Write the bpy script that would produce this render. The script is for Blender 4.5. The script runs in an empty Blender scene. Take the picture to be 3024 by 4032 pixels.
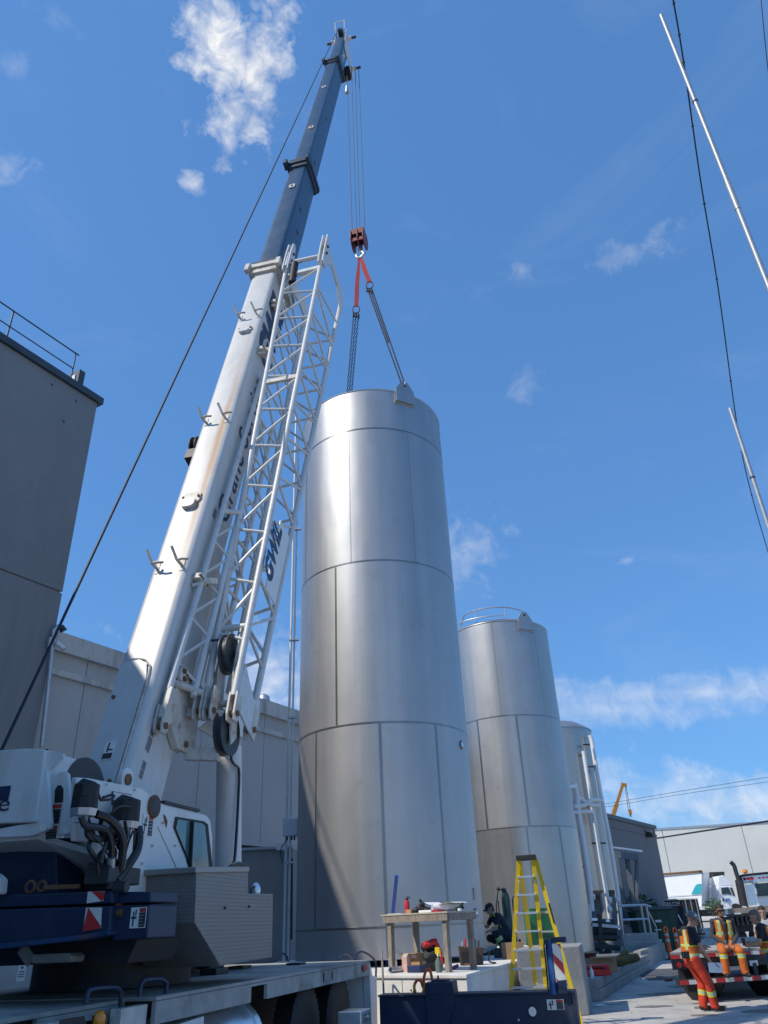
import bpy, math, random
import numpy as np
from mathutils import Vector, Matrix, noise as mnoise

random.seed(7)
SC = bpy.context.scene
COL = SC.collection

# ------------------------------------------------------------------ camera
F, CX, CY, CAMH = 2935.0, 1512.0, 2016.0, 1.7        # pixel units of the 3024 x 4032 photograph
PITCH, ROLL = math.atan(F / 5290.0), math.atan(231 / 5290.0)
fwd = np.array([0, math.cos(PITCH), math.sin(PITCH)])
up0 = np.array([0, -math.sin(PITCH), math.cos(PITCH)])
rt0 = np.array([1.0, 0, 0])
cr, sr_ = math.cos(ROLL), math.sin(ROLL)
rt = cr * rt0 - sr_ * up0
up = sr_ * rt0 + cr * up0
C = np.array([0, 0, CAMH])
cam_d = bpy.data.cameras.new('camera')
cam_d.sensor_fit = 'VERTICAL'; cam_d.sensor_height = 36.0; cam_d.sensor_width = 27.0
cam_d.lens = F / 4032.0 * 36.0
cam_d.clip_start = 0.05; cam_d.clip_end = 3000
cam = bpy.data.objects.new('camera', cam_d); COL.objects.link(cam)
M = Matrix.Identity(4)
for i in range(3):
    M[i][0], M[i][1], M[i][2], M[i][3] = rt[i], up[i], -fwd[i], C[i]
cam.matrix_world = M
SC.camera = cam

# ------------------------------------------------------------------ sun, sky, exposure
SUN_AZ, SUN_EL = math.radians(62), math.radians(48)   # azimuth measured from behind the camera towards the left
sun_dir = Vector((-math.cos(SUN_EL) * math.sin(SUN_AZ), -math.cos(SUN_EL) * math.cos(SUN_AZ), math.sin(SUN_EL)))
sl = bpy.data.lights.new('sun', 'SUN'); sl.energy = 4.2; sl.angle = math.radians(0.53); sl.color = (1.0, 0.93, 0.81)
so = bpy.data.objects.new('sun', sl); COL.objects.link(so)
so.rotation_euler = sun_dir.to_track_quat('Z', 'Y').to_euler()
so.location = sun_dir * 60
vs = SC.view_settings
vs.view_transform = 'Standard'; vs.look = 'None'; vs.exposure = 0.0; vs.gamma = 1.0; vs.use_curve_mapping = False

def ray(x, y): return fwd + rt * ((x - CX) / F) + up * ((CY - y) / F)
def P(x, y, Y): d = ray(x, y); return C + d * (Y / d[1])
def G(x, y, Z): d = ray(x, y); return C + d * ((Z - CAMH) / d[2])
def PL(x, y, p, n):
    d = ray(x, y); n = np.array(n, float); return C + d * (np.dot(np.array(p, float) - C, n) / np.dot(d, n))
def V3(*a): return np.array(a, float)

W = bpy.data.worlds.new('World'); SC.world = W; W.use_nodes = True
wt = W.node_tree; wn = wt.nodes; wl = wt.links; wn.clear()
def wnode(t, **k):
    n = wn.new(t)
    for a, b in k.items(): setattr(n, a, b)
    return n
sky = wnode('ShaderNodeTexSky', sky_type='NISHITA', sun_disc=False)
sky.sun_elevation = SUN_EL
sky.sun_rotation = math.atan2(sun_dir.x, sun_dir.y)
sky.altitude = 50; sky.air_density = 1.2; sky.dust_density = 0.25; sky.ozone_density = 3.0
tc = wnode('ShaderNodeTexCoord')
def wmath(op, a, b=None, clamp=False):
    n = wnode('ShaderNodeMath', operation=op, use_clamp=clamp)
    for i, v in enumerate((a, b)):
        if v is None: continue
        if isinstance(v, (int, float)): n.inputs[i].default_value = v
        else: wl.new(v, n.inputs[i])
    return n.outputs[0]
def wdot(vec):
    n = wnode('ShaderNodeVectorMath', operation='DOT_PRODUCT')
    wl.new(tc.outputs['Generated'], n.inputs[0]); n.inputs[1].default_value = vec
    return n.outputs['Value']
def wnoise(scale, detail, rough=0.6, dist=0.0, stretch=None):
    n = wnode('ShaderNodeTexNoise'); n.inputs['Scale'].default_value = scale
    n.inputs['Detail'].default_value = detail; n.inputs['Roughness'].default_value = rough
    n.inputs['Distortion'].default_value = dist
    if stretch:
        m = wnode('ShaderNodeMapping'); m.inputs['Scale'].default_value = stretch
        wl.new(tc.outputs['Generated'], m.inputs[0]); wl.new(m.outputs[0], n.inputs['Vector'])
    else: wl.new(tc.outputs['Generated'], n.inputs['Vector'])
    return n.outputs['Fac']
n_a = wnoise(11.0, 10, 0.66, 0.5)
n_b = wnoise(34.0, 9, 0.58, 0.5)
n_c = wnoise(3.2, 8, 0.6, 0.8, (1.0, 1.0, 2.6))
nmix = wmath('ADD', wmath('MULTIPLY', n_a, 0.55), wmath('MULTIPLY', n_b, 0.45))
def cloud(x, y, hw, hh, tilt, dens, soft, amp=1.0):
    """one cloud in the direction of (x, y): half width, half height in tangent units"""
    d = ray(x, y); d = d / np.linalg.norm(d)
    a = np.cross(d, up); a /= np.linalg.norm(a); b = np.cross(a, d)
    c_, s_ = math.cos(tilt), math.sin(tilt)
    a, b = a * c_ + b * s_, b * c_ - a * s_
    p = wdot(tuple(a / hw)); q = wdot(tuple(b / hh)); f = wdot(tuple(d))
    r2 = wmath('SQRT', wmath('ADD', wmath('MULTIPLY', p, p), wmath('MULTIPLY', q, q)))
    v = wmath('SUBTRACT', wmath('ADD', nmix, dens), wmath('MULTIPLY', r2, 0.30))
    m = wmath('DIVIDE', wmath('SUBTRACT', v, 0.5), soft, True)
    m = wmath('MULTIPLY', m, wmath('GREATER_THAN', f, 0.2))
    return wmath('MULTIPLY', m, amp)
clouds = [
    cloud(895, 250, 0.072, 0.085, 0.25, 0.21, 0.22, 1.0), cloud(950, 430, 0.066, 0.080, -0.3, 0.20, 0.24, 0.95),
    cloud(1020, 290, 0.048, 0.095, -0.25, 0.24, 0.22, 0.95),
    cloud(910, 520, 0.032, 0.075, -0.3, 0.17, 0.25, 0.85), cloud(770, 730, 0.045, 0.024, -0.55, 0.15, 0.25, 0.8),
    cloud(30, 690, 0.05, 0.045, 0.2, 0.13, 0.40, 0.5), cloud(50, 270, 0.06, 0.05, 0, 0.09, 0.5, 0.35), cloud(220, 90, 0.06, 0.04, 0, 0.10, 0.5, 0.35),
    cloud(2480, 1000, 0.17, 0.05, 0.15, 0.15, 0.45, 0.5), cloud(2050, 1065, 0.05, 0.03, 0.1, 0.08, 0.4, 0.4),
    cloud(1850, 2180, 0.11, 0.12, 0.6, 0.17, 0.45, 0.6), cloud(2060, 1520, 0.06, 0.05, 0.6, 0.07, 0.45, 0.4),
    cloud(1090, 2660, 0.14, 0.10, 0.1, 0.21, 0.4, 0.8), cloud(2720, 2725, 0.40, 0.030, 0.13, 0.24, 0.60, 0.8), cloud(2420, 2795, 0.24, 0.026, 0.08, 0.24, 0.60, 0.75),
    cloud(2460, 2210, 0.035, 0.015, 0.4, 0.12, 0.35, 0.6), cloud(420, 2480, 0.05, 0.03, -0.6, 0.10, 0.4, 0.5),
    cloud(2860, 3170, 0.34, 0.055, 0.1, 0.26, 0.42, 0.75), cloud(2650, 3060, 0.2, 0.02, 0.1, 0.1, 0.5, 0.4),
]
tot = clouds[0]
for c_ in clouds[1:]: tot = wmath('MAXIMUM', tot, c_)
thin = wmath('MULTIPLY', wmath('DIVIDE', wmath('SUBTRACT', n_c, 0.52), 0.4, True), 0.11)
tot = wmath('MAXIMUM', tot, thin)
mix = wnode('ShaderNodeMix', data_type='RGBA')
wl.new(tot, mix.inputs['Factor'])
skyg = wnode('ShaderNodeVectorMath', operation='MULTIPLY'); skyg.inputs[1].default_value = (0.68, 1.39, 2.42)   # the camera's deep blue rendering of a clear sky
gam = wnode('ShaderNodeGamma'); gam.inputs['Gamma'].default_value = 0.48
wl.new(sky.outputs[0], gam.inputs['Color']); wl.new(gam.outputs[0], skyg.inputs[0])
wl.new(skyg.outputs[0], mix.inputs['A'])
cl = wnode('ShaderNodeMix', data_type='RGBA'); wl.new(wmath('DIVIDE', wmath('SUBTRACT', n_b, 0.32), 0.36, True), cl.inputs['Factor'])
cl.inputs['A'].default_value = (4.4, 4.7, 5.3, 1); cl.inputs['B'].default_value = (6.6, 6.6, 6.6, 1)
wl.new(cl.outputs['Result'], mix.inputs['B'])
bg = wnode('ShaderNodeBackground'); bg.inputs['Strength'].default_value = 0.15
wl.new(mix.outputs['Result'], bg.inputs['Color'])
wo = wnode('ShaderNodeOutputWorld'); wl.new(bg.outputs[0], wo.inputs['Surface'])

# ------------------------------------------------------------------ materials
MATS = {}
def mat(name, col, rough=0.5, metal=0.0, var=0.12, scale=4.0, bump=0.0, bscale=None, dirt=None, dscale=1.2, damt=0.5,
        streak=None, spec=0.5, stretch=None, emit=None, aniso=0.0, vor=None, edge=None):
    if name in MATS: return MATS[name]
    m = bpy.data.materials.new(name); m.use_nodes = True
    nt = m.node_tree; ns = nt.nodes; L = nt.links
    b = ns['Principled BSDF']
    b.inputs['Roughness'].default_value = rough; b.inputs['Metallic'].default_value = metal
    b.inputs['Specular IOR Level'].default_value = spec
    geo = ns.new('ShaderNodeNewGeometry')
    vec = geo.outputs['Position']
    if stretch:
        mp = ns.new('ShaderNodeMapping'); mp.inputs['Scale'].default_value = stretch
        L.new(vec, mp.inputs[0]); vec = mp.outputs[0]
    nz = ns.new('ShaderNodeTexNoise'); nz.inputs['Scale'].default_value = scale; nz.inputs['Detail'].default_value = 6
    nz.inputs['Roughness'].default_value = 0.65
    L.new(vec, nz.inputs['Vector'])
    rp = ns.new('ShaderNodeValToRGB')
    c0 = [max(0, c * (1 - var)) for c in col]; c1 = [min(1, c * (1 + var)) for c in col]
    rp.color_ramp.elements[0].position = 0.3; rp.color_ramp.elements[1].position = 0.7
    rp.color_ramp.elements[0].color = (*c0, 1); rp.color_ramp.elements[1].color = (*c1, 1)
    L.new(nz.outputs['Fac'], rp.inputs[0])
    out = rp.outputs[0]
    if dirt:
        dn = ns.new('ShaderNodeTexNoise'); dn.inputs['Scale'].default_value = dscale; dn.inputs['Detail'].default_value = 8
        dn.inputs['Roughness'].default_value = 0.7
        if streak:
            mp2 = ns.new('ShaderNodeMapping'); mp2.inputs['Scale'].default_value = streak
            L.new(geo.outputs['Position'], mp2.inputs[0]); L.new(mp2.outputs[0], dn.inputs['Vector'])
        else: L.new(geo.outputs['Position'], dn.inputs['Vector'])
        dr = ns.new('ShaderNodeValToRGB'); dr.color_ramp.elements[0].position = 0.5; dr.color_ramp.elements[1].position = 0.75
        dr.color_ramp.elements[0].color = (0, 0, 0, 1); dr.color_ramp.elements[1].color = (damt, damt, damt, 1)
        L.new(dn.outputs['Fac'], dr.inputs[0])
        mx = ns.new('ShaderNodeMix'); mx.data_type = 'RGBA'
        L.new(dr.outputs[0], mx.inputs['Factor']); L.new(out, mx.inputs['A']); mx.inputs['B'].default_value = (*dirt, 1)
        out = mx.outputs['Result']
    L.new(out, b.inputs['Base Color'])
    if emit: b.inputs['Emission Color'].default_value = (*col, 1); b.inputs['Emission Strength'].default_value = emit
    if aniso: b.inputs['Anisotropic'].default_value = aniso
    rr = ns.new('ShaderNodeMapRange'); rr.inputs['To Min'].default_value = max(0.02, rough - 0.08); rr.inputs['To Max'].default_value = min(1, rough + 0.1)
    L.new(nz.outputs['Fac'], rr.inputs['Value']); L.new(rr.outputs[0], b.inputs['Roughness'])
    if bump:
        bn = ns.new('ShaderNodeTexNoise'); bn.inputs['Scale'].default_value = bscale or scale * 6; bn.inputs['Detail'].default_value = 5
        L.new(geo.outputs['Position'], bn.inputs['Vector'])
        bp = ns.new('ShaderNodeBump'); bp.inputs['Strength'].default_value = bump; bp.inputs['Distance'].default_value = 0.02
        L.new(bn.outputs['Fac'], bp.inputs['Height']); L.new(bp.outputs[0], b.inputs['Normal'])
    MATS[name] = m
    return m

RUST = (0.20, 0.085, 0.03)
m_white = mat('white_crane_paint', (0.68, 0.665, 0.635), 0.36, var=0.06, scale=2.2, dirt=(0.42, 0.33, 0.22), dscale=1.7, damt=0.45, streak=(1.6, 1.6, 0.35))
m_whiteclean = mat('white_tube_paint', (0.60, 0.60, 0.585), 0.38, var=0.06, scale=9, dirt=RUST, dscale=7, damt=0.25)
m_whiterust = mat('white_paint_rusty', (0.55, 0.52, 0.46), 0.5, var=0.15, scale=7, dirt=RUST, dscale=6, damt=0.85)
m_boomblue = mat('boom_blue_paint', (0.024, 0.056, 0.105), 0.33, var=0.12, scale=1.5, dirt=(0.10, 0.10, 0.11), dscale=1.2, damt=0.4, streak=(2, 2, 0.3))
m_collar = mat('collar_dark_paint', (0.028, 0.045, 0.065), 0.45, var=0.15, scale=4)
m_navy = mat('navy_frame_paint', (0.008, 0.024, 0.060), 0.5, var=0.25, scale=3, dirt=(0.05, 0.035, 0.03), dscale=3.0, damt=0.6)
m_logo = mat('navy_lettering', (0.012, 0.026, 0.075), 0.4, var=0.05)
m_rust = mat('rusty_steel', (0.16, 0.085, 0.04), 0.8, var=0.4, scale=9)
m_black = mat('black_rubber', (0.012, 0.012, 0.013), 0.6, var=0.3, scale=8)
m_blackgloss = mat('black_hose', (0.014, 0.015, 0.017), 0.38, var=0.2, scale=8)
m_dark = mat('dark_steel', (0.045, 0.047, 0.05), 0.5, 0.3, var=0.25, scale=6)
m_steel = mat('bare_steel', (0.45, 0.46, 0.47), 0.35, 0.9, var=0.15, scale=6)
m_galv = mat('galvanised_steel', (0.50, 0.52, 0.54), 0.42, 0.75, var=0.15, scale=8)
m_alu = mat('aluminium', (0.78, 0.79, 0.80), 0.32, 0.8, var=0.06, scale=5)
m_rope = mat('wire_rope', (0.010, 0.013, 0.022), 0.65, 0.0, var=0.2, scale=40)
m_red = mat('red_block_paint', (0.20, 0.03, 0.022), 0.5, var=0.25, scale=5, dirt=(0.05, 0.03, 0.03), dscale=5, damt=0.6)
m_sling = mat('red_webbing', (0.40, 0.045, 0.04), 0.8, var=0.15, scale=12)
m_chain = mat('chain_steel', (0.016, 0.015, 0.017), 0.6, 0.1, var=0.4, scale=30)
m_wall = mat('grey_stucco_wall', (0.235, 0.238, 0.242), 0.9, var=0.08, scale=0.5, bump=0.2, bscale=60, dirt=(0.165, 0.168, 0.172), dscale=0.9, damt=0.7, streak=(1.1, 1.1, 0.12))
m_wall2 = mat('grey_panel_wall', (0.46, 0.45, 0.43), 0.85, var=0.07, scale=0.7, bump=0.1, bscale=50, dirt=(0.34, 0.325, 0.30), dscale=0.8, damt=0.5, streak=(1.2, 1.2, 0.12))
m_parapet = mat('concrete_parapet', (0.56, 0.54, 0.50), 0.9, var=0.08, scale=2, bump=0.15, dirt=(0.16, 0.155, 0.15), dscale=1.6, damt=0.75, streak=(1.4, 1.4, 0.25))
m_trim = mat('dark_metal_trim', (0.055, 0.075, 0.09), 0.5, 0.2, var=0.15, scale=2)
m_wallR = mat('grey_block_wall', (0.165, 0.17, 0.178), 0.9, var=0.07, scale=0.8, bump=0.1)
m_far = mat('cream_tilt_up_wall', (0.62, 0.62, 0.58), 0.9, var=0.05, scale=0.25, dirt=(0.5, 0.49, 0.45), dscale=0.15, damt=0.5)
m_conc = mat('pale_concrete', (0.68, 0.66, 0.62), 0.88, var=0.10, scale=2.0, bump=0.25, bscale=25, dirt=(0.30, 0.29, 0.27), dscale=1.4, damt=0.6)
m_conc2 = mat('weathered_concrete', (0.30, 0.29, 0.27), 0.9, var=0.15, scale=2.5, bump=0.3, bscale=20, dirt=(0.2, 0.195, 0.185), dscale=2.2, damt=0.7)
m_wood = mat('lumber', (0.27, 0.23, 0.19), 0.85, var=0.35, scale=5, stretch=(6, 6, 1), bump=0.3, dirt=(0.13, 0.11, 0.09), dscale=5, damt=0.7)
m_wood2 = mat('plywood', (0.44, 0.40, 0.34), 0.8, var=0.2, scale=3, stretch=(1, 6, 6))
m_card = mat('cardboard', (0.42, 0.26, 0.14), 0.9, var=0.1, scale=5)
m_yellow = mat('yellow_fibreglass', (0.72, 0.50, 0.015), 0.42, var=0.06, scale=6)
m_orange = mat('orange_plastic', (0.80, 0.12, 0.02), 0.5, var=0.08, scale=6)
m_paper = mat('white_paper', (0.80, 0.80, 0.80), 0.7, var=0.02)
m_redp = mat('red_plastic', (0.55, 0.02, 0.025), 0.35, var=0.1, scale=6)
m_bluep = mat('blue_plastic', (0.015, 0.09, 0.42), 0.4, var=0.1, scale=6)
m_green = mat('green_paint', (0.035, 0.17, 0.06), 0.5, var=0.15, scale=4)
m_dgreen = mat('dumpster_green', (0.012, 0.06, 0.035), 0.5, var=0.25, scale=2)
m_truck = mat('white_truck_paint', (0.78, 0.79, 0.80), 0.35, var=0.04, scale=1.5)
m_glass = mat('dark_cab_glass', (0.025, 0.035, 0.04), 0.06, var=0.1, spec=0.8)
m_teal = mat('teal_print', (0.03, 0.36, 0.42), 0.4, var=0.05)
m_lamp_red = mat('red_lens', (0.35, 0.012, 0.015), 0.25, var=0.2, scale=20)
m_lamp_or = mat('orange_lens', (0.75, 0.25, 0.02), 0.25, var=0.15, scale=20)
m_tape_r = mat('red_reflective_tape', (0.52, 0.03, 0.03), 0.35, var=0.12, scale=20)
m_tape_w = mat('white_reflective_tape', (0.66, 0.66, 0.60), 0.35, var=0.1, scale=20)
m_pvc = mat('white_pipe_jacket', (0.72, 0.73, 0.74), 0.34, var=0.05, scale=5)
m_yel_crane = mat('yellow_crane_paint', (0.36, 0.16, 0.03), 0.5, var=0.1)
m_leaf = mat('leaf_green', (0.05, 0.10, 0.03), 0.6, var=0.35, scale=12)
m_sticker = mat('sticker_white', (0.70, 0.70, 0.68), 0.5, var=0.05)
m_stickd = mat('sticker_black', (0.03, 0.03, 0.035), 0.5, var=0.3, scale=60)
m_stickr = mat('sticker_red', (0.45, 0.04, 0.03), 0.5, var=0.1)

def stainless(name, base, rough, lo=0.8, metal=1.0):
    m = bpy.data.materials.new(name); m.use_nodes = True
    nt = m.node_tree; ns = nt.nodes; L = nt.links; b = ns['Principled BSDF']
    b.inputs['Metallic'].default_value = metal
    geo = ns.new('ShaderNodeNewGeometry')
    mp = ns.new('ShaderNodeMapping'); mp.inputs['Scale'].default_value = (2.2, 2.2, 0.10); L.new(geo.outputs['Position'], mp.inputs[0])
    n1 = ns.new('ShaderNodeTexNoise'); n1.inputs['Scale'].default_value = 1.0; n1.inputs['Detail'].default_value = 7; n1.inputs['Roughness'].default_value = 0.6
    L.new(mp.outputs[0], n1.inputs['Vector'])
    n2 = ns.new('ShaderNodeTexNoise'); n2.inputs['Scale'].default_value = 0.8; n2.inputs['Detail'].default_value = 5
    L.new(geo.outputs['Position'], n2.inputs['Vector'])
    n3 = ns.new('ShaderNodeTexNoise'); n3.inputs['Scale'].default_value = 90; n3.inputs['Detail'].default_value = 2
    mp3 = ns.new('ShaderNodeMapping'); mp3.inputs['Scale'].default_value = (1, 1, 0.15); L.new(geo.outputs['Position'], mp3.inputs[0]); L.new(mp3.outputs[0], n3.inputs['Vector'])
    rp = ns.new('ShaderNodeValToRGB')
    rp.color_ramp.elements[0].position = 0.32; rp.color_ramp.elements[1].position = 0.68
    rp.color_ramp.elements[0].color = (*[c * lo for c in base], 1); rp.color_ramp.elements[1].color = (*base, 1)
    L.new(n1.outputs['Fac'], rp.inputs[0])
    hs = ns.new('ShaderNodeHueSaturation'); L.new(rp.outputs[0], hs.inputs['Color'])
    mr = ns.new('ShaderNodeMapRange'); mr.inputs['To Min'].default_value = 0.86; mr.inputs['To Max'].default_value = 1.1
    L.new(n2.outputs['Fac'], mr.inputs['Value']); L.new(mr.outputs[0], hs.inputs['Value'])
    L.new(hs.outputs[0], b.inputs['Base Color'])
    m2 = ns.new('ShaderNodeMapRange'); m2.inputs['To Min'].default_value = rough - 0.06; m2.inputs['To Max'].default_value = rough + 0.08
    L.new(n1.outputs['Fac'], m2.inputs['Value']); L.new(m2.outputs[0], b.inputs['Roughness'])
    bp = ns.new('ShaderNodeBump'); bp.inputs['Strength'].default_value = 0.05; bp.inputs['Distance'].default_value = 0.01
    L.new(n3.outputs['Fac'], bp.inputs['Height'])
    nw = ns.new('ShaderNodeTexNoise'); nw.inputs['Scale'].default_value = 0.9; nw.inputs['Detail'].default_value = 2     # oil-canning of thin plate
    mpw = ns.new('ShaderNodeMapping'); mpw.inputs['Scale'].default_value = (1, 1, 0.45); L.new(geo.outputs['Position'], mpw.inputs[0]); L.new(mpw.outputs[0], nw.inputs['Vector'])
    bw = ns.new('ShaderNodeBump'); bw.inputs['Strength'].default_value = 0.35; bw.inputs['Distance'].default_value = 0.06
    L.new(nw.outputs['Fac'], bw.inputs['Height']); L.new(bp.outputs[0], bw.inputs['Normal']); L.new(bw.outputs[0], b.inputs['Normal'])
    ns4 = ns.new('ShaderNodeTexNoise'); ns4.inputs['Scale'].default_value = 1.7; ns4.inputs['Detail'].default_value = 8; ns4.inputs['Roughness'].default_value = 0.7
    L.new(geo.outputs['Position'], ns4.inputs['Vector'])
    sm = ns.new('ShaderNodeMapRange'); sm.inputs['From Min'].default_value = 0.56; sm.inputs['From Max'].default_value = 0.70; sm.inputs['To Min'].default_value = 0.0; sm.inputs['To Max'].default_value = 0.30
    L.new(ns4.outputs['Fac'], sm.inputs['Value'])
    mx = ns.new('ShaderNodeMix'); mx.data_type = 'RGBA'; L.new(sm.outputs[0], mx.inputs['Factor']); L.new(hs.outputs[0], mx.inputs['A']); mx.inputs['B'].default_value = (*[c * 0.62 for c in base], 1)
    L.new(mx.outputs['Result'], b.inputs['Base Color'])
    return m
m_ss = stainless('stainless_shell', (0.46, 0.46, 0.46), 0.45, 0.88, 0.84)
m_pole = mat('pole_steel', (0.34, 0.36, 0.38), 0.5, 0.5, var=0.15, scale=8)
m_sspol = stainless('polished_stainless', (0.46, 0.45, 0.43), 0.34, 0.88, 0.82)
m_weld = stainless('ground_weld_band', (0.33, 0.32, 0.30), 0.30, 0.8, 0.9)
m_weldl = stainless('pale_weld_band', (0.50, 0.49, 0.47), 0.36, 0.8, 0.7)

def treadplate():
    m = bpy.data.materials.new('tread_plate'); m.use_nodes = True
    nt = m.node_tree; ns = nt.nodes; L = nt.links; b = ns['Principled BSDF']
    b.inputs['Metallic'].default_value = 0.65; b.inputs['Roughness'].default_value = 0.42
    b.inputs['Base Color'].default_value = (0.30, 0.29, 0.275, 1)
    return m
m_tread = treadplate()
m_plate = mat('plain_alloy_plate', (0.245, 0.235, 0.22), 0.5, 0.45, var=0.08, scale=3)

# ------------------------------------------------------------------ mesh helpers
LOC = {}
def norm(v): v = np.array(v, float); return v / np.linalg.norm(v)
def frame(d):
    d = norm(d); a = np.array([0, 0, 1.0]) if abs(d[2]) < 0.95 else np.array([1.0, 0, 0])
    x = norm(np.cross(a, d)); return x, np.cross(d, x)
class MB:
    def __init__(s): s.v = []; s.f = []; s.mi = []
    def add(s, vs, fs, mi=0):
        o = len(s.v); s.v += [tuple(map(float, v)) for v in vs]; s.f += [tuple(o + i for i in f) for f in fs]; s.mi += [mi] * len(fs); return s
    def hexa(s, p, mi=0):      # 8 points: bottom ring 0-3 counter-clockwise, top ring 4-7
        return s.add(p, [(3, 2, 1, 0), (4, 5, 6, 7), (0, 1, 5, 4), (1, 2, 6, 5), (2, 3, 7, 6), (3, 0, 4, 7)], mi)
    def obox(s, o, ex, ey, ez, mi=0):   # corner-to-corner box from centre o with half vectors
        o, ex, ey, ez = [np.array(q, float) for q in (o, ex, ey, ez)]
        return s.hexa([o - ex - ey - ez, o + ex - ey - ez, o + ex + ey - ez, o - ex + ey - ez, o - ex - ey + ez, o + ex - ey + ez, o + ex + ey + ez, o - ex + ey + ez], mi)
    def box(s, c, sz, rz=0, mi=0):
        a = math.radians(rz); X = np.array([math.cos(a), math.sin(a), 0]); Y = np.array([-math.sin(a), math.cos(a), 0])
        return s.obox(c, X * sz[0] / 2, Y * sz[1] / 2, np.array([0, 0, sz[2] / 2]), mi)
    def bar(s, a, b, w, h=None, upv=None, mi=0):
        a, b = np.array(a, float), np.array(b, float); h = h or w; d = norm(b - a)
        if upv is None: x, y = frame(d)
        else: x = norm(np.cross(d, upv)); y = np.cross(x, d)
        return s.obox((a + b) / 2, x * w / 2, y * h / 2, (b - a) / 2, mi)
    def cyl(s, a, b, r0, r1=None, n=12, cap=True, mi=0):
        a, b = np.array(a, float), np.array(b, float); r1 = r0 if r1 is None else r1
        x, y = frame(b - a); vs = []; fs = []
        for i in range(n):
            t = 2 * math.pi * i / n; q = x * math.cos(t) + y * math.sin(t)
            vs += [a + q * r0, b + q * r1]
        for i in range(n):
            j = (i + 1) % n; fs.append((2 * i, 2 * j, 2 * j + 1, 2 * i + 1))
        if cap: fs += [tuple(2 * i for i in reversed(range(n))), tuple(2 * i + 1 for i in range(n))]
        return s.add(vs, fs, mi)
    def tube(s, pts, r, n=8, mi=0, cap=True):
        pts = [np.array(p, float) for p in pts]; vs = []; fs = []; k = len(pts)
        rs = r if isinstance(r, (list, tuple)) else [r] * k
        x, y = frame(pts[1] - pts[0])
        for i, p in enumerate(pts):
            d = norm(pts[min(i + 1, k - 1)] - pts[max(i - 1, 0)])
            x = norm(x - d * np.dot(x, d)); y = np.cross(d, x)
            for j in range(n):
                t = 2 * math.pi * j / n; vs.append(p + (x * math.cos(t) + y * math.sin(t)) * rs[i])
        for i in range(k - 1):
            for j in range(n):
                q = (j + 1) % n; fs.append((i * n + j, i * n + q, (i + 1) * n + q, (i + 1) * n + j))
        if cap: fs += [tuple(reversed(range(n))), tuple((k - 1) * n + j for j in range(n))]
        return s.add(vs, fs, mi)
    def prism(s, poly, off, mi=0):    # poly: list of 3-D points in one plane, extruded by off
        n = len(poly); off = np.array(off, float); pp = [np.array(p, float) for p in poly]
        nrm = sum(np.cross(pp[i] - pp[0], pp[(i + 1) % n] - pp[0]) for i in range(1, n - 1))
        if np.dot(nrm, off) > 0: pp = pp[::-1]
        vs = pp + [p + off for p in pp]
        fs = [tuple(range(n)), tuple(n + i for i in reversed(range(n)))]
        fs += [(i, n + i, n + (i + 1) % n, (i + 1) % n) for i in range(n)]
        return s.add(vs, fs, mi)
    def ring(s, c, axis, R, r, n=28, k=8, mi=0, sx=1.0):
        x, y = frame(axis); pts = []
        vs = []; fs = []; ax = norm(axis)
        for i in range(n):
            t = 2 * math.pi * i / n; e = x * math.cos(t) * sx + y * math.sin(t); ee = norm(e)
            for j in range(k):
                q = 2 * math.pi * j / k; vs.append(np.array(c) + e * R + (ee * math.cos(q) + ax * math.sin(q)) * r)
        for i in range(n):
            for j in range(k):
                a, b2 = (i + 1) % n, (j + 1) % k
                fs.append((i * k + j, a * k + j, a * k + b2, i * k + b2))
        return s.add(vs, fs, mi)
    def lathe(s, c, axis, prof, n=32, mi=0, cap=True):   # prof: (radius, along)
        x, y = frame(axis); ax = norm(axis); vs = []; fs = []; k = len(prof); c = np.array(c, float)
        for i in range(n):
            t = 2 * math.pi * i / n; e = x * math.cos(t) + y * math.sin(t)
            vs += [c + e * r + ax * h for r, h in prof]
        for i in range(n):
            j = (i + 1) % n
            for q in range(k - 1): fs.append((i * k + q, j * k + q, j * k + q + 1, i * k + q + 1))
        if cap:
            fs.append(tuple(i * k for i in reversed(range(n)))); fs.append(tuple(i * k + k - 1 for i in range(n)))
        return s.add(vs, fs, mi)
    def ball(s, c, r, n=12, m=8, mi=0):
        rx, ry, rz = (r, r, r) if isinstance(r, (int, float)) else r
        vs = [(c[0], c[1], c[2] - rz)]; fs = []
        for i in range(1, m):
            a = -math.pi / 2 + math.pi * i / m
            for j in range(n):
                t = 2 * math.pi * j / n; vs.append((c[0] + rx * math.cos(a) * math.cos(t), c[1] + ry * math.cos(a) * math.sin(t), c[2] + rz * math.sin(a)))
        vs.append((c[0], c[1], c[2] + rz)); last = len(vs) - 1
        for j in range(n):
            q = (j + 1) % n; fs.append((0, 1 + q, 1 + j)); fs.append((last, last - n + j, last - n + q))
            for i in range(m - 2): fs.append((1 + i * n + j, 1 + i * n + q, 1 + (i + 1) * n + q, 1 + (i + 1) * n + j))
        return s.add(vs, fs, mi)
    def build(s, name, mats, parent=None, smooth=False, bevel=0.0):
        me = bpy.data.meshes.new(name)
        off = LOC.get(parent.name, V3(0, 0, 0)) if parent else V3(0, 0, 0)
        me.from_pydata([tuple(np.array(v) - off) for v in s.v], [], s.f)
        mats = mats if isinstance(mats, (list, tuple)) else [mats]
        for m in mats: me.materials.append(m)
        if len(mats) > 1: me.polygons.foreach_set('material_index', s.mi)
        if smooth:
            me.polygons.foreach_set('use_smooth', [True] * len(me.polygons))
            me.set_sharp_from_angle(angle=math.radians(40))
        me.update()
        o = bpy.data.objects.new(name, me); COL.objects.link(o)
        if parent: o.parent = parent; LOC[o.name] = off
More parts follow.
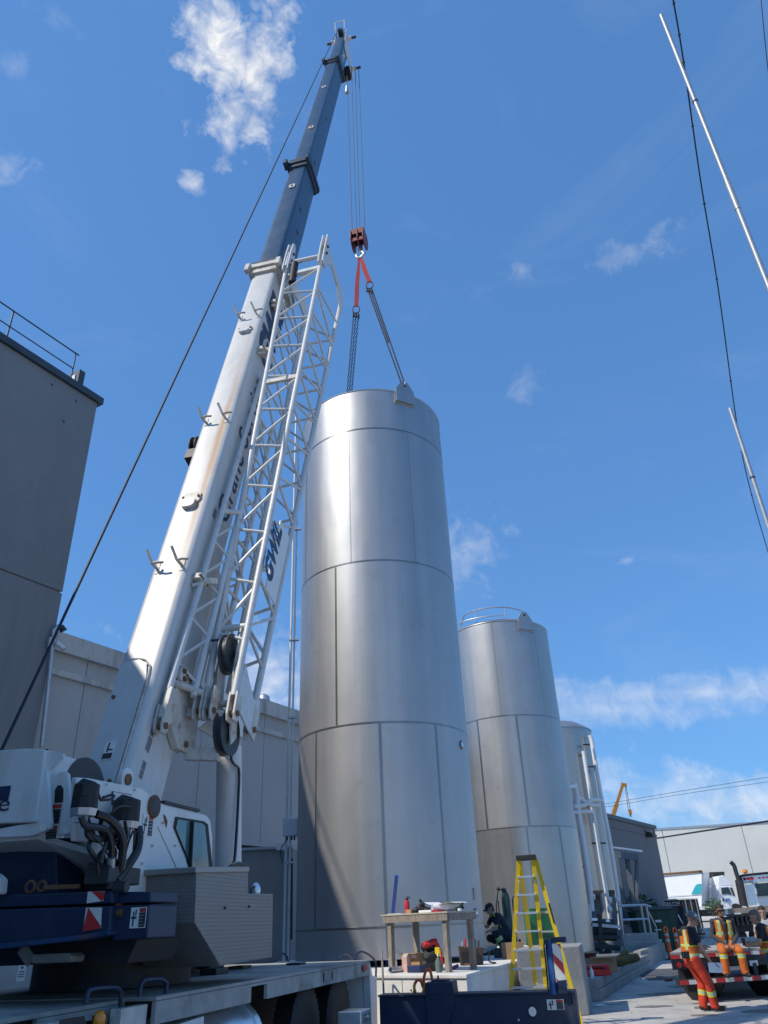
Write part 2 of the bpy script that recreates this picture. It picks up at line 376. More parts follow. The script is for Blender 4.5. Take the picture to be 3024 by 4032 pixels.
        if bevel:
            md = o.modifiers.new('bevel', 'BEVEL'); md.width = bevel; md.segments = 2; md.limit_method = 'ANGLE'
        return o
def tag(o, label, cat, group=None, kind=None):
    o['label'] = label; o['category'] = cat
    if group: o['group'] = group
    if kind: o['kind'] = kind
    return o
def thing(name, label, cat, loc, group=None):
    o = bpy.data.objects.new(name, None); COL.objects.link(o); o.location = tuple(float(q) for q in loc)
    o.empty_display_size = 0.2; LOC[o.name] = np.array(loc, float)
    return tag(o, label, cat, group)
def struct(o): o['kind'] = 'structure'; return o
def part(name, m, parent, fn, smooth=False, bevel=0.0):
    b = MB(); fn(b); return b.build(name, m, parent, smooth, bevel)
def text_mesh(txt, name, m, parent, origin, xd, yd, size, width=None, shear=0.0, thick=0.004, bold=0.0, align='LEFT'):
    cu = bpy.data.curves.new(name, 'FONT'); cu.body = txt; cu.size = 1.0; cu.align_x = align; cu.resolution_u = 3
    cu.offset = bold; cu.shear = shear
    ob = bpy.data.objects.new(name, cu); COL.objects.link(ob)
    bpy.context.view_layer.update()
    dg = bpy.context.evaluated_depsgraph_get()
    me = bpy.data.meshes.new_from_object(ob.evaluated_get(dg))
    bpy.data.objects.remove(ob); bpy.data.curves.remove(cu)
    vs = np.array([v.co[:] for v in me.vertices]); fs = [tuple(p.vertices) for p in me.polygons]
    bpy.data.meshes.remove(me)
    xd, yd = norm(xd), norm(yd); zd = np.cross(xd, yd)
    sx = size
    if width: sx = width / (vs[:, 0].max() - vs[:, 0].min())
    b = MB()
    w = [np.array(origin) + xd * q[0] * sx + yd * q[1] * size + zd * thick for q in vs]
    b.add(w, fs)
    return b.build(name, m, parent)
def round_rect(w, h, r, k=4):
    pts = []
    for cx, cy, a0 in ((w / 2 - r, h / 2 - r, 0), (-w / 2 + r, h / 2 - r, 90), (-w / 2 + r, -h / 2 + r, 180), (w / 2 - r, -h / 2 + r, 270)):
        for i in range(k + 1):
            a = math.radians(a0 + 90 * i / k); pts.append((cx + r * math.cos(a), cy + r * math.sin(a)))
    return pts
def bez(pts, n=14):
    """Catmull-Rom through points"""
    pts = [np.array(p, float) for p in pts]; q = [2 * pts[0] - pts[1]] + pts + [2 * pts[-1] - pts[-2]]; out = []
    for i in range(1, len(q) - 2):
        for k in range(n):
            t = k / n
            out.append(0.5 * ((2 * q[i]) + (-q[i - 1] + q[i + 1]) * t + (2 * q[i - 1] - 5 * q[i] + 4 * q[i + 1] - q[i + 2]) * t * t + (-q[i - 1] + 3 * q[i] - 3 * q[i + 1] + q[i + 2]) * t ** 3))
    out.append(pts[-1]); return out

# ================================================================== the setting
# ground: one sheet to the horizon, gently rising beyond the yard
gb = MB(); gx = [-400, -60, -20, 0, 4, 8, 14, 25, 60, 400]; gy = [-300, -30, 0, 12, 20, 30, 45, 60, 75, 110, 300, 900]
def gz(y): return 0.0 if y < 42 else min(1.0, (y - 42) / 33.0)
gv = [(x, y, gz(y)) for y in gy for x in gx]; nx = len(gx)
gb.add(gv, [(j * nx + i, j * nx + i + 1, (j + 1) * nx + i + 1, (j + 1) * nx + i) for j in range(len(gy) - 1) for i in range(nx - 1)])
m_ground = mat('worn_concrete_yard', (0.43, 0.41, 0.38), 0.9, var=0.14, scale=1.6, bump=0.3, bscale=35, dirt=(0.20, 0.19, 0.175), dscale=1.3, damt=0.95)
struct(gb.build('ground', m_ground))
m_asph = mat('asphalt', (0.075, 0.078, 0.085), 0.9, var=0.2, scale=3, bump=0.3, bscale=60, dirt=(0.16, 0.155, 0.15), dscale=0.5, damt=0.5)
def stain(b, x, y, r, seed):
    rs = random.Random(seed); n = 18; pts = []
    for i in range(n):
        q = 2 * math.pi * i / n; k = r * (0.7 + 0.6 * rs.random()); pts.append((x + k * 1.6 * math.cos(q), y + k * math.sin(q), 0.004))
    b.add(pts, [tuple(range(n))])
m_oil = mat('oil_stain', (0.15, 0.145, 0.135), 0.7, var=0.3, scale=3)
sb_ = MB()
for i, (x, y, r) in enumerate(((5.2, 18.9, .22), (4.6, 19.7, .12), (6.9, 17.2, .3), (5.6, 17.0, .15), (4.2, 18.4, .08), (6.3, 21.6, .35), (7.6, 23.5, .4))): stain(sb_, x, y, r, i)
so_ = sb_.build('oil_stains', m_oil); so_['kind'] = 'stuff'; so_['label'] = 'dark oil stains on the yard concrete'; so_['category'] = 'stain'
rb = MB(); rb.add([(7.2, 26, 0.006), (40, 24, 0.006), (60, 41.8, 0.006), (9, 41.8, 0.006)], [(0, 1, 2, 3)]); struct(rb.build('road', m_asph))

A = math.radians(29.5)
dA = V3(math.sin(A), math.cos(A), 0); dN = V3(math.cos(A), -math.sin(A), 0); UZ = V3(0, 0, 1)

# ---- tall grey building on the left
c0 = P(386, 1572, 19.5); c0[2] = 0
H0 = P(393, 1565, 19.5)[2] - 0.05
zg = PL(270, 2343, c0, dN)[2]
t = thing('tall_grey_building', 'tall grey windowless building with roof railing at the left edge', 'building', c0 - dN * 0.1)
LB = 34.0
def wallbox(b, z0, z1, t0, t1, d0, d1):
    p = lambda a, d, z: c0 - dA * a + dN * d + UZ * z
    b.hexa([p(t1, d0, z0), p(t1, d1, z0), p(t0, d1, z0), p(t0, d0, z0), p(t1, d0, z1), p(t1, d1, z1), p(t0, d1, z1), p(t0, d0, z1)])
part('wall_core', m_wall, t, lambda b: wallbox(b, 0, H0 - 0.06, 0.04, LB, -14, -0.05))
part('wall_panel', m_wall, t, lambda b: wallbox(b, 0, zg - 0.03, 0, LB, -0.049, 0))
part('wall_panel', m_wall, t, lambda b: wallbox(b, zg + 0.03, H0 - 0.05, 0, LB, -0.049, 0))
part('roof_trim', m_trim, t, lambda b: wallbox(b, H0 - 0.20, H0 + 0.04, -0.14, LB, -14.1, 0.12))
# unseen block added left of the camera: its roof edge shades the crane carrier
part('unseen_shade_block', m_wall, t, lambda b: b.prism([V3(-9.5, 9.0, 0), V3(-9.5, -22, 0), V3(-34, -22, 0), V3(-20, 9.0, 0)], UZ * 12.6))
rl = MB()
q0 = PL(299, 1392, c0 - dN * 0.15, dN); ztop = q0[2]; a0 = -np.dot(q0 - c0, dA)
zmid = PL(291, 1453, c0 - dN * 0.15, dN)[2]
def rp_(a, z, d=-0.15): return c0 - dA * a + dN * d + UZ * z
rl.tube(bez([rp_(a0, H0 + 0.04), rp_(a0, ztop - 0.12), rp_(a0 + 0.12, ztop), rp_(a0 + 1.0, ztop), rp_(a0 + 12, ztop)], 6), 0.024, 8)
rails = rl.build('top_rail', m_trim, t, True)
part('mid_rail', m_trim, t, lambda b: b.cyl(rp_(a0, zmid), rp_(a0 + 12, zmid), 0.02))
for k in range(1, 6): part('rail_post', m_trim, t, lambda b: b.cyl(rp_(a0 + 2.3 * k, H0), rp_(a0 + 2.3 * k, ztop), 0.028))
# dark framed hatch box on the roof
hx = a0 - 0.55
hb = part('roof_hatch_box', m_trim, t, lambda b: b.obox(rp_(hx + 0.05, H0 + 0.50, -1.2), dA * 0.11, dN * 0.85, UZ * 0.48))
part('hatch_panel', m_galv, hb, lambda b: b.obox(rp_(hx + 0.05 + 0.13, H0 + 0.45, -1.2), dA * 0.012, dN * 0.70, UZ * 0.36))
for q in ((205, 1515), (250, 1660), (300, 1580)):
    s_ = PL(*q, c0, dN); part('wall_stud', m_trim, t, lambda b: b.cyl(s_, s_ + dN * 0.02, 0.035))

# ---- long low grey building behind the crane and the tank
m0 = c0 - dN * 0.5
HM = PL(238, 2496, m0, dN)[2]
t = thing('low_grey_warehouse', 'long low grey panel warehouse with concrete parapet behind the crane', 'building', m0 + dA * 12)
zpb = PL(220, 2566, m0, dN)[2]; zb1 = PL(222, 2638, m0, dN)[2]; zb0 = PL(222, 2662, m0, dN)[2]
def mp(a, d, z): return m0 + dA * a + dN * d + UZ * z
def mbox(b, a0_, a1_, d0, d1, z0, z1):
    b.hexa([mp(a0_, d0, z0), mp(a0_, d1, z0), mp(a1_, d1, z0), mp(a1_, d0, z0), mp(a0_, d0, z1), mp(a0_, d1, z1), mp(a1_, d1, z1), mp(a1_, d0, z1)][::1])
LM = 30.0
part('wall_core', m_trim, t, lambda b: mbox(b, -1, LM, -10, -0.06, 0, HM - 0.1))
part('parapet', m_parapet, t, lambda b: mbox(b, -0.3, LM, -0.3, 0.16, zpb, HM))
part('wall_band', m_parapet, t, lambda b: mbox(b, 0.15, LM, -0.05, 0.10, zb0, zb1))
joints = [-1.0, 0.02]
for q in ((300, 2900), (785, 3000), (1034, 3050)):
    joints.append(float(np.dot(PL(*q, m0, dN) - m0, dA)))
js = sorted(joints); full = [js[0]]
for a_, b_ in zip(js[:-1], js[1:]):
    k = max(1, round((b_ - a_) / 2.6)); full += [a_ + (b_ - a_) * i / k for i in range(1, k + 1)]
while full[-1] < LM - 1: full.append(full[-1] + 2.6)
for a_, b_ in zip(full[:-1], full[1:]):
    part('wall_panel', m_wall2, t, lambda b: mbox(b, a_ + 0.012, b_ - 0.012, -0.055, 0, 0, zpb + 0.02))
for q in ((990, 2732), (1040, 2745)):
    s_ = PL(*q, m0 - dN * 0.8, dN)
    v = MB(); v.lathe(s_ - UZ * 0.6, UZ, [(0.13, 0), (0.13, 0.42), (0.24, 0.45), (0.22, 0.6), (0.12, 0.7), (0.01, 0.74)], 16); v.build('roof_vent', m_galv, t, True)
# dark loading recess edge
a_r0 = float(np.dot(PL(935, 3330, m0, dN) - m0, dA)); a_r1 = float(np.dot(PL(1125, 3330, m0, dN) - m0, dA)); z_r = PL(1000, 3332, m0, dN)[2]
part('dock_opening', m_black, t, lambda b: mbox(b, a_r0 - 0.3, a_r1 + 1.5, 0.002, 0.03, z_r - 0.55, z_r))
part('dock_lintel', m_wall2, t, lambda b: mbox(b, a_r0 - 0.4, a_r1 + 1.6, 0.001, 0.09, z_r, z_r + 0.12))

# gooseneck conduit with junction box and camera at the corner of the tall building
g0 = PL(210, 2490, c0 + dN * 0.12, dN)
t = thing('gooseneck_conduit', 'pale gooseneck conduit with cable head on the corner of the tall grey building', 'conduit', g0)
part('conduit', m_galv, t, lambda b: b.tube(bez([PL(163, 2940, c0 + dN * 0.12, dN), PL(198, 2620, c0 + dN * 0.12, dN), g0, PL(216, 2480, c0 + dN * 0.12, dN), PL(226, 2467, c0 + dN * 0.12, dN), PL(243, 2466, c0 + dN * 0.14, dN)], 8), 0.055, 10), True)
part('cable_head', m_dark, t, lambda b: b.cyl(PL(240, 2464, c0 + dN * 0.14, dN), PL(251, 2486, c0 + dN * 0.16, dN), 0.07, 0.10, 12), True)
part('junction_box', m_galv, t, lambda b: b.obox(PL(199, 2533, c0 + dN * 0.08, dN), dA * 0.10, dN * 0.07, UZ * 0.15), bevel=0.01)
cc = PL(222, 2534, c0 + dN * 0.2, dN)
t = thing('security_camera', 'small white security camera under the gooseneck conduit', 'camera', cc)
part('bracket', m_galv, t, lambda b: b.cyl(PL(208, 2522, c0 + dN * 0.1, dN), cc, 0.035, n=8))
part('housing', m_pvc, t, lambda b: b.cyl(cc - dA * 0.02 + UZ * 0.03, cc + dA * 0.22 - UZ * 0.10 + dN * 0.05, 0.075, 0.06, 12), True)
part('lens', m_black, t, lambda b: b.cyl(cc + dA * 0.22 - UZ * 0.10 + dN * 0.05, cc + dA * 0.235 - UZ * 0.107 + dN * 0.053, 0.045, n=12))

# wall sign and fire connection low on the tall building, seen under the counterweight
sg = PL(83, 3832, c0 + dN * 0.02, dN)
t = thing('wall_sign', 'small white notice with red emblem on the grey wall', 'sign', sg)
part('panel', m_sticker, t, lambda b: b.obox(sg, dA * 0.11, dN * 0.01, UZ * 0.16))
part('emblem', m_stickr, t, lambda b: b.obox(sg + UZ * 0.11 + dN * 0.012, dA * 0.03, dN * 0.002, UZ * 0.025))
for k in range(3): part('text_line', m_stickd, t, lambda b: b.obox(sg + UZ * (0.03 - 0.05 * k) + dN * 0.012, dA * 0.075, dN * 0.001, UZ * 0.009))
fc = PL(200, 3838, c0 + dN * 0.1, dN)
t = thing('fire_connection', 'twin fire hose connection with yellow riser on the grey wall', 'standpipe', fc)
part('body', m_red, t, lambda b: b.cyl(fc - dA * 0.22, fc + dA * 0.22, 0.05), True)
for s in (-1, 1): part('cap', m_galv, t, lambda b: b.cyl(fc + dA * 0.22 * s, fc + dA * 0.22 * s + dN * 0.14, 0.08), True)
part('riser', m_yellow, t, lambda b: b.cyl(fc - UZ * 0.05, fc - UZ * 1.0, 0.035))

# tan enclosure beside the tank with its conduits
e0 = PL(1130, 3370, V3(-2.9, 24.5, 0), (0, 1, 0))
t = thing('utility_enclosure', 'plain taupe sheet steel enclosure standing between warehouse and tank', 'enclosure', (-4.5, 25.2, 0))
m_taupe = mat('taupe_panel', (0.28, 0.265, 0.25), 0.7, var=0.08, scale=1.5)
ex0 = P(935, 3350, 24.5); ex1 = P(1152, 3340, 24.5)
part('cabinet', m_taupe, t, lambda b: b.hexa([V3(ex0[0], 24.5, 0), V3(ex1[0], 24.5, 0), V3(ex1[0] + .3, 26, 0), V3(ex0[0], 26, 0), V3(ex0[0], 24.5, ex0[2]), V3(ex1[0], 24.5, ex1[2]), V3(ex1[0] + .3, 26, ex1[2]), V3(ex0[0], 26, ex0[2])]), bevel=0.01)
part('lid', m_wall2, t, lambda b: b.bar(V3(ex0[0] - .05, 24.6, ex0[2] + 0.03), V3(ex1[0], 24.6, ex1[2] + 0.03), 0.4, 0.07))
lb_ = P(1107, 3336, 24.3)
part('label_plate', m_sticker, t, lambda b: b.box(lb_, (0.28, 0.03, 0.16)))
part('hinge_strip', m_dark, t, lambda b: b.cyl(P(1150, 3380, 24.46), P(1148, 3700, 24.46), 0.03))

# conduit pair that runs up beside the first tank
TC1 = V3(-0.285, 20.3, 0); TR = 2.23
t = thing('conduit_riser', 'pair of stainless conduits with clamps running up the left of the tallest tank', 'pipe', P(1146, 3800, 22.2))
cx0 = P(1146, 3800, 22.2); zt_ = P(1170, 1630, 22.2)[2]
xb = float(np.mean([P(1150, 2700, 22.2)[0], P(1168, 1700, 22.2)[0]]))
for k, dx in enumerate((-0.07, 0.075)):
    part('conduit', m_pvc, t, lambda b: b.cyl((xb + dx * .7, 22.2 + 0.06 * k, 0.6), (xb + dx * .7, 22.2 + 0.06 * k, zt_ - 0.9 * k), 0.036 - 0.006 * k, n=12), True)
for zz in (3.3, 7.2, 9.6, 13.5):
    part('clamp', m_galv, t, lambda b: b.box((xb + 0.05, 22.2, zz), (0.30, 0.12, 0.05)))
bx_ = P(1146, 3258, 22.0)
t = thing('junction_box', 'grey electrical box on the conduits beside the tallest tank', 'electrical box', bx_)
part('enclosure', m_galv, t, lambda b: b.box(bx_, (0.40, 0.18, 0.46)), bevel=0.02)
for dx in (-0.1, 0.02, 0.1): part('gland', m_black, t, lambda b: b.cyl(bx_ + V3(dx, 0, -0.23), bx_ + V3(dx, 0, -0.32), 0.025))
part('cable', m_black, t, lambda b: b.tube(bez([bx_ + V3(-0.1, 0, -0.3), bx_ + V3(-0.26, -0.02, -0.55), bx_ + V3(-0.2, 0, -0.9)], 8), 0.012, 6), True)

# ---- stainless tanks
def cyl_az(x, y, c, R):
    d = ray(x, y); a = d[:2] @ d[:2]; b = -2 * d[:2] @ c[:2] ; cc = c[:2] @ c[:2] - R * R
    t_ = (-b - math.sqrt(max(0, b * b - 4 * a * cc))) / (2 * a); p = C + d * t_
    return math.atan2(p[1] - c[1], p[0] - c[0]), p[2]
def shell(b, c, R, z0, z1, n=128):
    vs = []; fs = []
    for i in range(n):
        a = 2 * math.pi * i / n; vs += [(c[0] + R * math.cos(a), c[1] + R * math.sin(a), z0), (c[0] + R * math.cos(a), c[1] + R * math.sin(a), z1)]
    for i in range(n): j = (i + 1) % n; fs.append((2 * i, 2 * j, 2 * j + 1, 2 * i + 1))
    b.add(vs, fs)
def band(b, c, R, z0, z1, a0=None, a1=None, n=None):
    if a0 is None: a0, a1, n = 0, 2 * math.pi, 128
    n = n or 2; vs = []; fs = []
    for i in range(n + 1):
        a = a0 + (a1 - a0) * i / n
        for rr, z in ((R - .01, z0), (R, z0 + .004), (R, z1 - .004), (R - .01, z1)): vs.append((c[0] + rr * math.cos(a), c[1] + rr * math.sin(a), z))
    for i in range(n):
        for k in range(3): fs.append((i * 4 + k, (i + 1) * 4 + k, (i + 1) * 4 + k + 1, i * 4 + k + 1))
    b.add(vs, fs)
def vseam(t, c, R, az, z0, z1, w, m):
    part('vertical_weld', m, t, lambda b: band(b, c, R + 0.004, z0 + .03, z1 - .03, az - w / R / 2, az + w / R / 2, 2), True)
def lug(t, c, R, az, z, w=0.62, h=0.85):
    e = V3(math.cos(az), math.sin(az), 0); s = V3(-math.sin(az), math.cos(az), 0)
    o = V3(c[0], c[1], 0) + e * (R + 0.012)
    lo = part('lug_pad', m_weldl, t, lambda b: b.prism([o + s * x + UZ * (z + y) for x, y in ((-w * .56, -.48), (w * .56, -.48), (w * .56, -.05), (-w * .56, -.05))], -e * 0.03))
    pts = [(-w / 2, -.42), (w / 2, -.42), (w / 2, .05), (w * .16, h * .42), (-w * .16, h * .42), (-w / 2, .05)]
    part('lifting_lug', m_ss, t, lambda b: b.prism([o + e * 0.004 + s * x + UZ * (z + y) for x, y in pts], e * 0.06))
    part('lug_eye', m_dark, t, lambda b: b.cyl(o + e * 0.066 + UZ * (z + h * .26), o + e * 0.07 + UZ * (z + h * .26), 0.055, n=16))
    return o + UZ * (z + h * .26) + e * 0.03
def tank(name, label, c, R, zs, mats, zseam_w=0.05):
    t = thing(name, label, 'tank', (c[0], c[1], zs[0]))
    for i, (a, b_) in enumerate(zip(zs[:-1], zs[1:])):
        part('shell_course', mats[min(i, len(mats) - 1)], t, lambda b: shell(b, c, R - 0.0015 * (i % 2), a, b_), True)
    for z in zs[1:-1]:
        part('girth_weld', m_weld, t, lambda b: band(b, c, R + 0.005, z - zseam_w / 2, z + zseam_w / 2), True)
    return t
Z1 = [1.08, 1.676, 5.978, 10.27, 14.587, 16.02]
t1 = tank('stainless_tank', 'tallest stainless steel tank hanging from the crane chains', TC1, TR, Z1, [m_ss])
part('top_head', m_ss, t1, lambda b: b.lathe((TC1[0], TC1[1], 15.35), UZ, [(TR - .02, 0), (1.8, .3), (1.0, .5), (.01, .58)], 96, cap=False), True)
part('rim', m_sspol, t1, lambda b: b.ring((TC1[0], TC1[1], 16.02), UZ, TR - 0.015, 0.03, 128, 8), True)
part('bottom_head', m_ss, t1, lambda b: b.lathe((TC1[0], TC1[1], 1.08), UZ, [(.01, .02), (TR - .002, .02)], 96, cap=False), True)
for (x, y), k, w, m in [((1338, 1640), 4, .035, m_weldl), ((1726, 1690), 4, .05, m_weld), ((1374, 1800), 3, .04, m_weldl), ((1617, 1850), 3, .05, m_weldl), ((1205, 2100), 3, .04, m_weld),
                        ((1323, 2500), 2, .07, m_weld), ((1584, 2450), 2, .07, m_weldl), ((1243, 3200), 1, .05, m_weld), ((1505, 3150), 1, .085, m_weld), ((1740, 3200), 1, .07, m_weld), ((1525, 3700), 0, .07, m_weld)]:
    vseam(t1, TC1, TR, cyl_az(x, y, TC1, TR)[0], Z1[k], Z1[k + 1], w * .75, m)
az_l = cyl_az(1592, 1575, TC1, TR)[0]
lugA = lug(t1, TC1, TR, az_l, 16.05)
lugB = lug(t1, TC1, TR, az_l + math.pi, 16.05)
def port(t, c, R, x, y, r):
    a, z = cyl_az(x, y, c, R); e = V3(math.cos(a), math.sin(a), 0); o = V3(c[0], c[1], 0) + e * R + UZ * z
    pf = part('port_flange', m_sspol, t, lambda b: b.ring(o + e * .02, e, r, r * .28, 24, 8), True)
    part('port_cap', m_alu, pf, lambda b: b.cyl(o, o + e * .03, r * .75, n=20), True)
port(t1, TC1, TR, 1818, 2933, 0.085); port(t1, TC1, TR, 1874, 3592, 0.07)
for x, y in ((1868, 3520),):
    a, z = cyl_az(x, y, TC1, TR); e = V3(math.cos(a), math.sin(a), 0)
    part('name_plate', m_wood2, t1, lambda b: b.obox(V3(TC1[0], TC1[1], z) + e * (TR + .01), V3(-e[1], e[0], 0) * .06, e * .01, UZ * .12))

# second tank
az2 = math.radians(12.45 - math.degrees(math.asin(2.23 / 33.75))); TC2 = V3(33.75 * math.sin(az2), 33.75 * math.cos(az2), 0)
Z2 = [0.15, 0.58, 4.85, 9.12, 13.25]
t2 = tank('stainless_tank', 'second stainless steel tank, with hoop rail on its roof, behind the ladder', TC2, TR, Z2, [m_sspol, m_sspol, m_ss, m_ss])
part('top_head', m_ss, t2, lambda b: b.lathe((TC2[0], TC2[1], 13.25), UZ, [(TR, 0), (TR - .12, .12), (1.6, .28), (.8, .4), (.01, .45)], 96, cap=False), True)
part('rim', m_sspol, t2, lambda b: b.ring((TC2[0], TC2[1], 13.25), UZ, TR - 0.01, 0.03, 96, 8), True)
for (x, y), k, w, m in [((1950, 2600), 3, .09, m_weldl), ((2128, 2640), 3, .10, m_weldl), ((1885, 2900), 2, .10, m_weld), ((2048, 2950), 2, .11, m_weld), ((2090, 3400), 1, .09, m_weld), ((2230, 3450), 1, .09, m_weld)]:
    vseam(t2, TC2, TR, cyl_az(x, y, TC2, TR)[0], Z2[k], Z2[k + 1], w * .8, m)
lug(t2, TC2, TR, cyl_az(2066, 2460, TC2, TR)[0], 13.25, 0.72, 1.0)
hz_ = 13.5
h0 = V3(TC2[0] - .3, TC2[1] - 0.6, 0)
part('hoop_rail', m_galv, t2, lambda b: b.tube([h0 + V3(1.55 * math.cos(a), 1.55 * math.sin(a), 13.92 - 0.5 * max(0, abs(math.cos(a)) - .86) / .14) for a in [math.pi * (1 + i / 30) for i in range(31)]], 0.03, 8), True)
part('mid_hoop', m_galv, t2, lambda b: b.tube([h0 + V3(1.9 * math.cos(a), 1.6 * math.sin(a), 13.50) for a in [math.pi * (0.95 + 0.6 * i / 30) for i in range(31)]], 0.025, 8), True)
for a in (195, 235, 285, 330):
    q = h0 + V3(1.55 * math.cos(math.radians(a)), 1.55 * math.sin(math.radians(a)), 0)
    part('rail_post', m_galv, t2, lambda b: b.cyl(q + UZ * 13.3, q + UZ * 13.9, 0.025))

# third tank on legs, with white jacketed pipes
R3 = 1.8; D3 = 41.0; az3 = math.radians(14.5 - math.degrees(math.asin(R3 / D3))); TC3 = V3(D3 * math.sin(az3), D3 * math.cos(az3), 0)
Z3 = [2.75, 6.6, 10.15]
t3 = tank('domed_tank', 'smaller domed stainless tank on legs with white pipes on its side', TC3, R3, Z3, [m_sspol, m_sspol], 0.05)
part('dome', m_ss, t3, lambda b: b.lathe((TC3[0], TC3[1], 10.15), UZ, [(R3 + .02, -.03), (R3 + .02, .02), (R3 - .15, .14), (1.2, .42), (.6, .58), (.01, .64)], 96, cap=False), True)
part('cone', m_sspol, t3, lambda b: b.lathe((TC3[0], TC3[1], 2.75), UZ, [(.15, -1.1), (.9, -.55), (R3, 0)], 64), True)
for a in (210, 300, 30, 120):
    q = TC3 + V3(1.5 * math.cos(math.radians(a)), 1.5 * math.sin(math.radians(a)), 0)
    part('leg', m_galv, t3, lambda b: b.cyl(q + UZ * 0.1, q + UZ * 3.3, 0.17, n=14), True)
def jpipe(pts, r, Y):
    w = [P(x, y, Y_) for x, y, Y_ in pts]
    part('jacketed_pipe', m_pvc, t3, lambda b: b.tube(w if len(w) == 2 else bez(w, 5), r, 12), True)
Yp = 37.0
jpipe([(2322, 2895, 38.6), (2330, 2920, 38.6), (2345, 3010, 38.6), (2360, 3100, 38.6), (2400, 3310, 38.6), (2422, 3450, 38.6), (2438, 3570, 38.6), (2445, 3660, 38.6)], 0.11, Yp)
jpipe([(2297, 2958, 38.2), (2310, 3040, 38.2), (2325, 3130, 38.2), (2345, 3250, 38.2), (2365, 3380, 38.2), (2390, 3530, 38.2), (2407, 3665, 38.2)], 0.095, Yp)
jpipe([(2261, 3085, 37.4), (2270, 3135, 37.4), (2277, 3200, 37.4), (2300, 3350, 37.4), (2318, 3480, 37.4), (2330, 3588, 37.4)], 0.135, Yp)
jpipe([(2235, 3097, 36.5), (2262, 3096, 37.3)], 0.10, Yp)
jpipe([(2264, 3140, 37.4), (2290, 3146, 37.6), (2320, 3168, 37.8), (2356, 3170, 38.2)], 0.095, Yp)
jpipe([(2258, 3176, 37.2), (2300, 3170, 37.6), (2330, 3150, 37.8), (2372, 3152, 38.3)], 0.09, Yp)
jpipe([(2255, 3200, 37.2), (2300, 3196, 37.5), (2332, 3200, 37.9), (2340, 3240, 38.0)], 0.085, Yp)
for (x, y, Y_), (x2, y2, Y2) in [((2297, 2932, 38.2), (2322, 2932, 38.4)), ((2280, 2974, 39.0), (2297, 2972, 38.2)), ((2305, 3020, 38.6), (2342, 3018, 38.5)), ((2330, 3320, 38.4), (2385, 3320, 38.6)), ((2300, 3415, 37.6), (2262, 3413, 38.5)), ((2308, 3560, 37.4), (2322, 3562, 37.4))]:
    part('pipe_bracket', m_dark, t3, lambda b: b.bar(P(x, y, Y_), P(x2, y2, Y2), 0.06, 0.07))
for x, y in ((2336, 3532), (2402, 3545), (2436, 3545), (2402, 3582)):
    part('valve_stub', m_pvc, t3, lambda b: b.cyl(P(x - 8, y, 37.4), P(x + 6, y, 37.4), 0.13, n=12), True)
# skid framework under the third tank
t = thing('pump_skid', 'dark steel pump skid with pipework under the domed tank', 'pump skid', G(2380, 3790, 0.15))
for (x0, y0, x1, y1, w, m) in [(2318, 3640, 2440, 3650, .12, m_galv), (2318, 3690, 2440, 3690, .14, m_dark), (2322, 3560, 2330, 3770, .12, m_galv), (2360, 3600, 2366, 3780, .16, m_dark), (2330, 3720, 2440, 3735, .2, m_dark), (2330, 3620, 2352, 3620, .10, m_alu), (2385, 3625, 2400, 3625, .10, m_alu), (2340, 3770, 2400, 3715, .10, m_galv), (2400, 3725, 2435, 3790, .10, m_galv)]:
    part('frame_member', m, t, lambda b: b.bar(P(x0, y0, 36.5), P(x1, y1, 36.5), w))
part('pump_body', m_dark, t, lambda b: b.cyl(P(2335, 3660, 37), P(2420, 3662, 37), 0.42, n=20), True)
part('motor', m_dark, t, lambda b: b.cyl(P(2330, 3745, 36.8), P(2400, 3745, 36.8), 0.3, n=20), True)

# ---- concrete pad under the tanks, block, retaining wall
PZ = 0.95
pad = [(-3.4, 17.8), (-0.33, 15.48), (1.02, 14.46), (1.42, 15.74), (2.42, 18.54), (3.35, 21.2), (5.9, 28.4), (0, 31), (-3.5, 24)]
t = thing('tank_pad', 'raised pale concrete pad under the hanging tank and the work table', 'concrete pad', (0, 18, 0))
part('slab', m_conc, t, lambda b: b.prism([V3(x, y, 0.0) for x, y in pad], UZ * (PZ - 0.06)))
def grow(pts, d):
    c = np.mean(np.array(pts), axis=0); return [tuple(np.array(p) + norm(np.array(p) - c) * d) for p in pts]
part('coping', m_conc, t, lambda b: b.prism([V3(x, y, PZ - 0.058) for x, y in grow(pad, 0.035)], UZ * 0.058), bevel=0.012)
e_ = V3(0.8, -0.6, 0); nf = V3(-0.6, -0.8, 0)
for (x0, z0, x1, z1) in ((0.36, .02, 0.36, .88), (1.0, .02, 1.0, .88), (0.55, .48, 1.35, .48)):
    o = V3(-0.33, 15.48, 0); part('form_joint', m_conc2, t, lambda b: b.bar(o + e_ * x0 + UZ * z0 + nf * .003, o + e_ * x1 + UZ * z1 + nf * .003, 0.012))
for xx in (0.55, 1.05, 1.4):
    o = V3(-0.33, 15.48, 0.72) + e_ * xx; part('tie_hole', m_dark, t, lambda b: b.cyl(o, o + nf * 0.006, 0.018, n=8))
t = thing('concrete_block', 'tall smooth grey concrete block right of the yellow ladder', 'concrete block', (3.0, 18.6, 0))
part('block', m_conc2, t, lambda b: b.hexa([V3(2.28, 17.55, 0), V3(3.63, 17.8, 0), V3(4.15, 19.9, 0), V3(2.9, 19.7, 0), V3(2.28, 17.55, 1.19), V3(3.62, 17.8, 1.19), V3(4.13, 19.9, 1.19), V3(2.9, 19.7, 1.19)]), bevel=0.02)

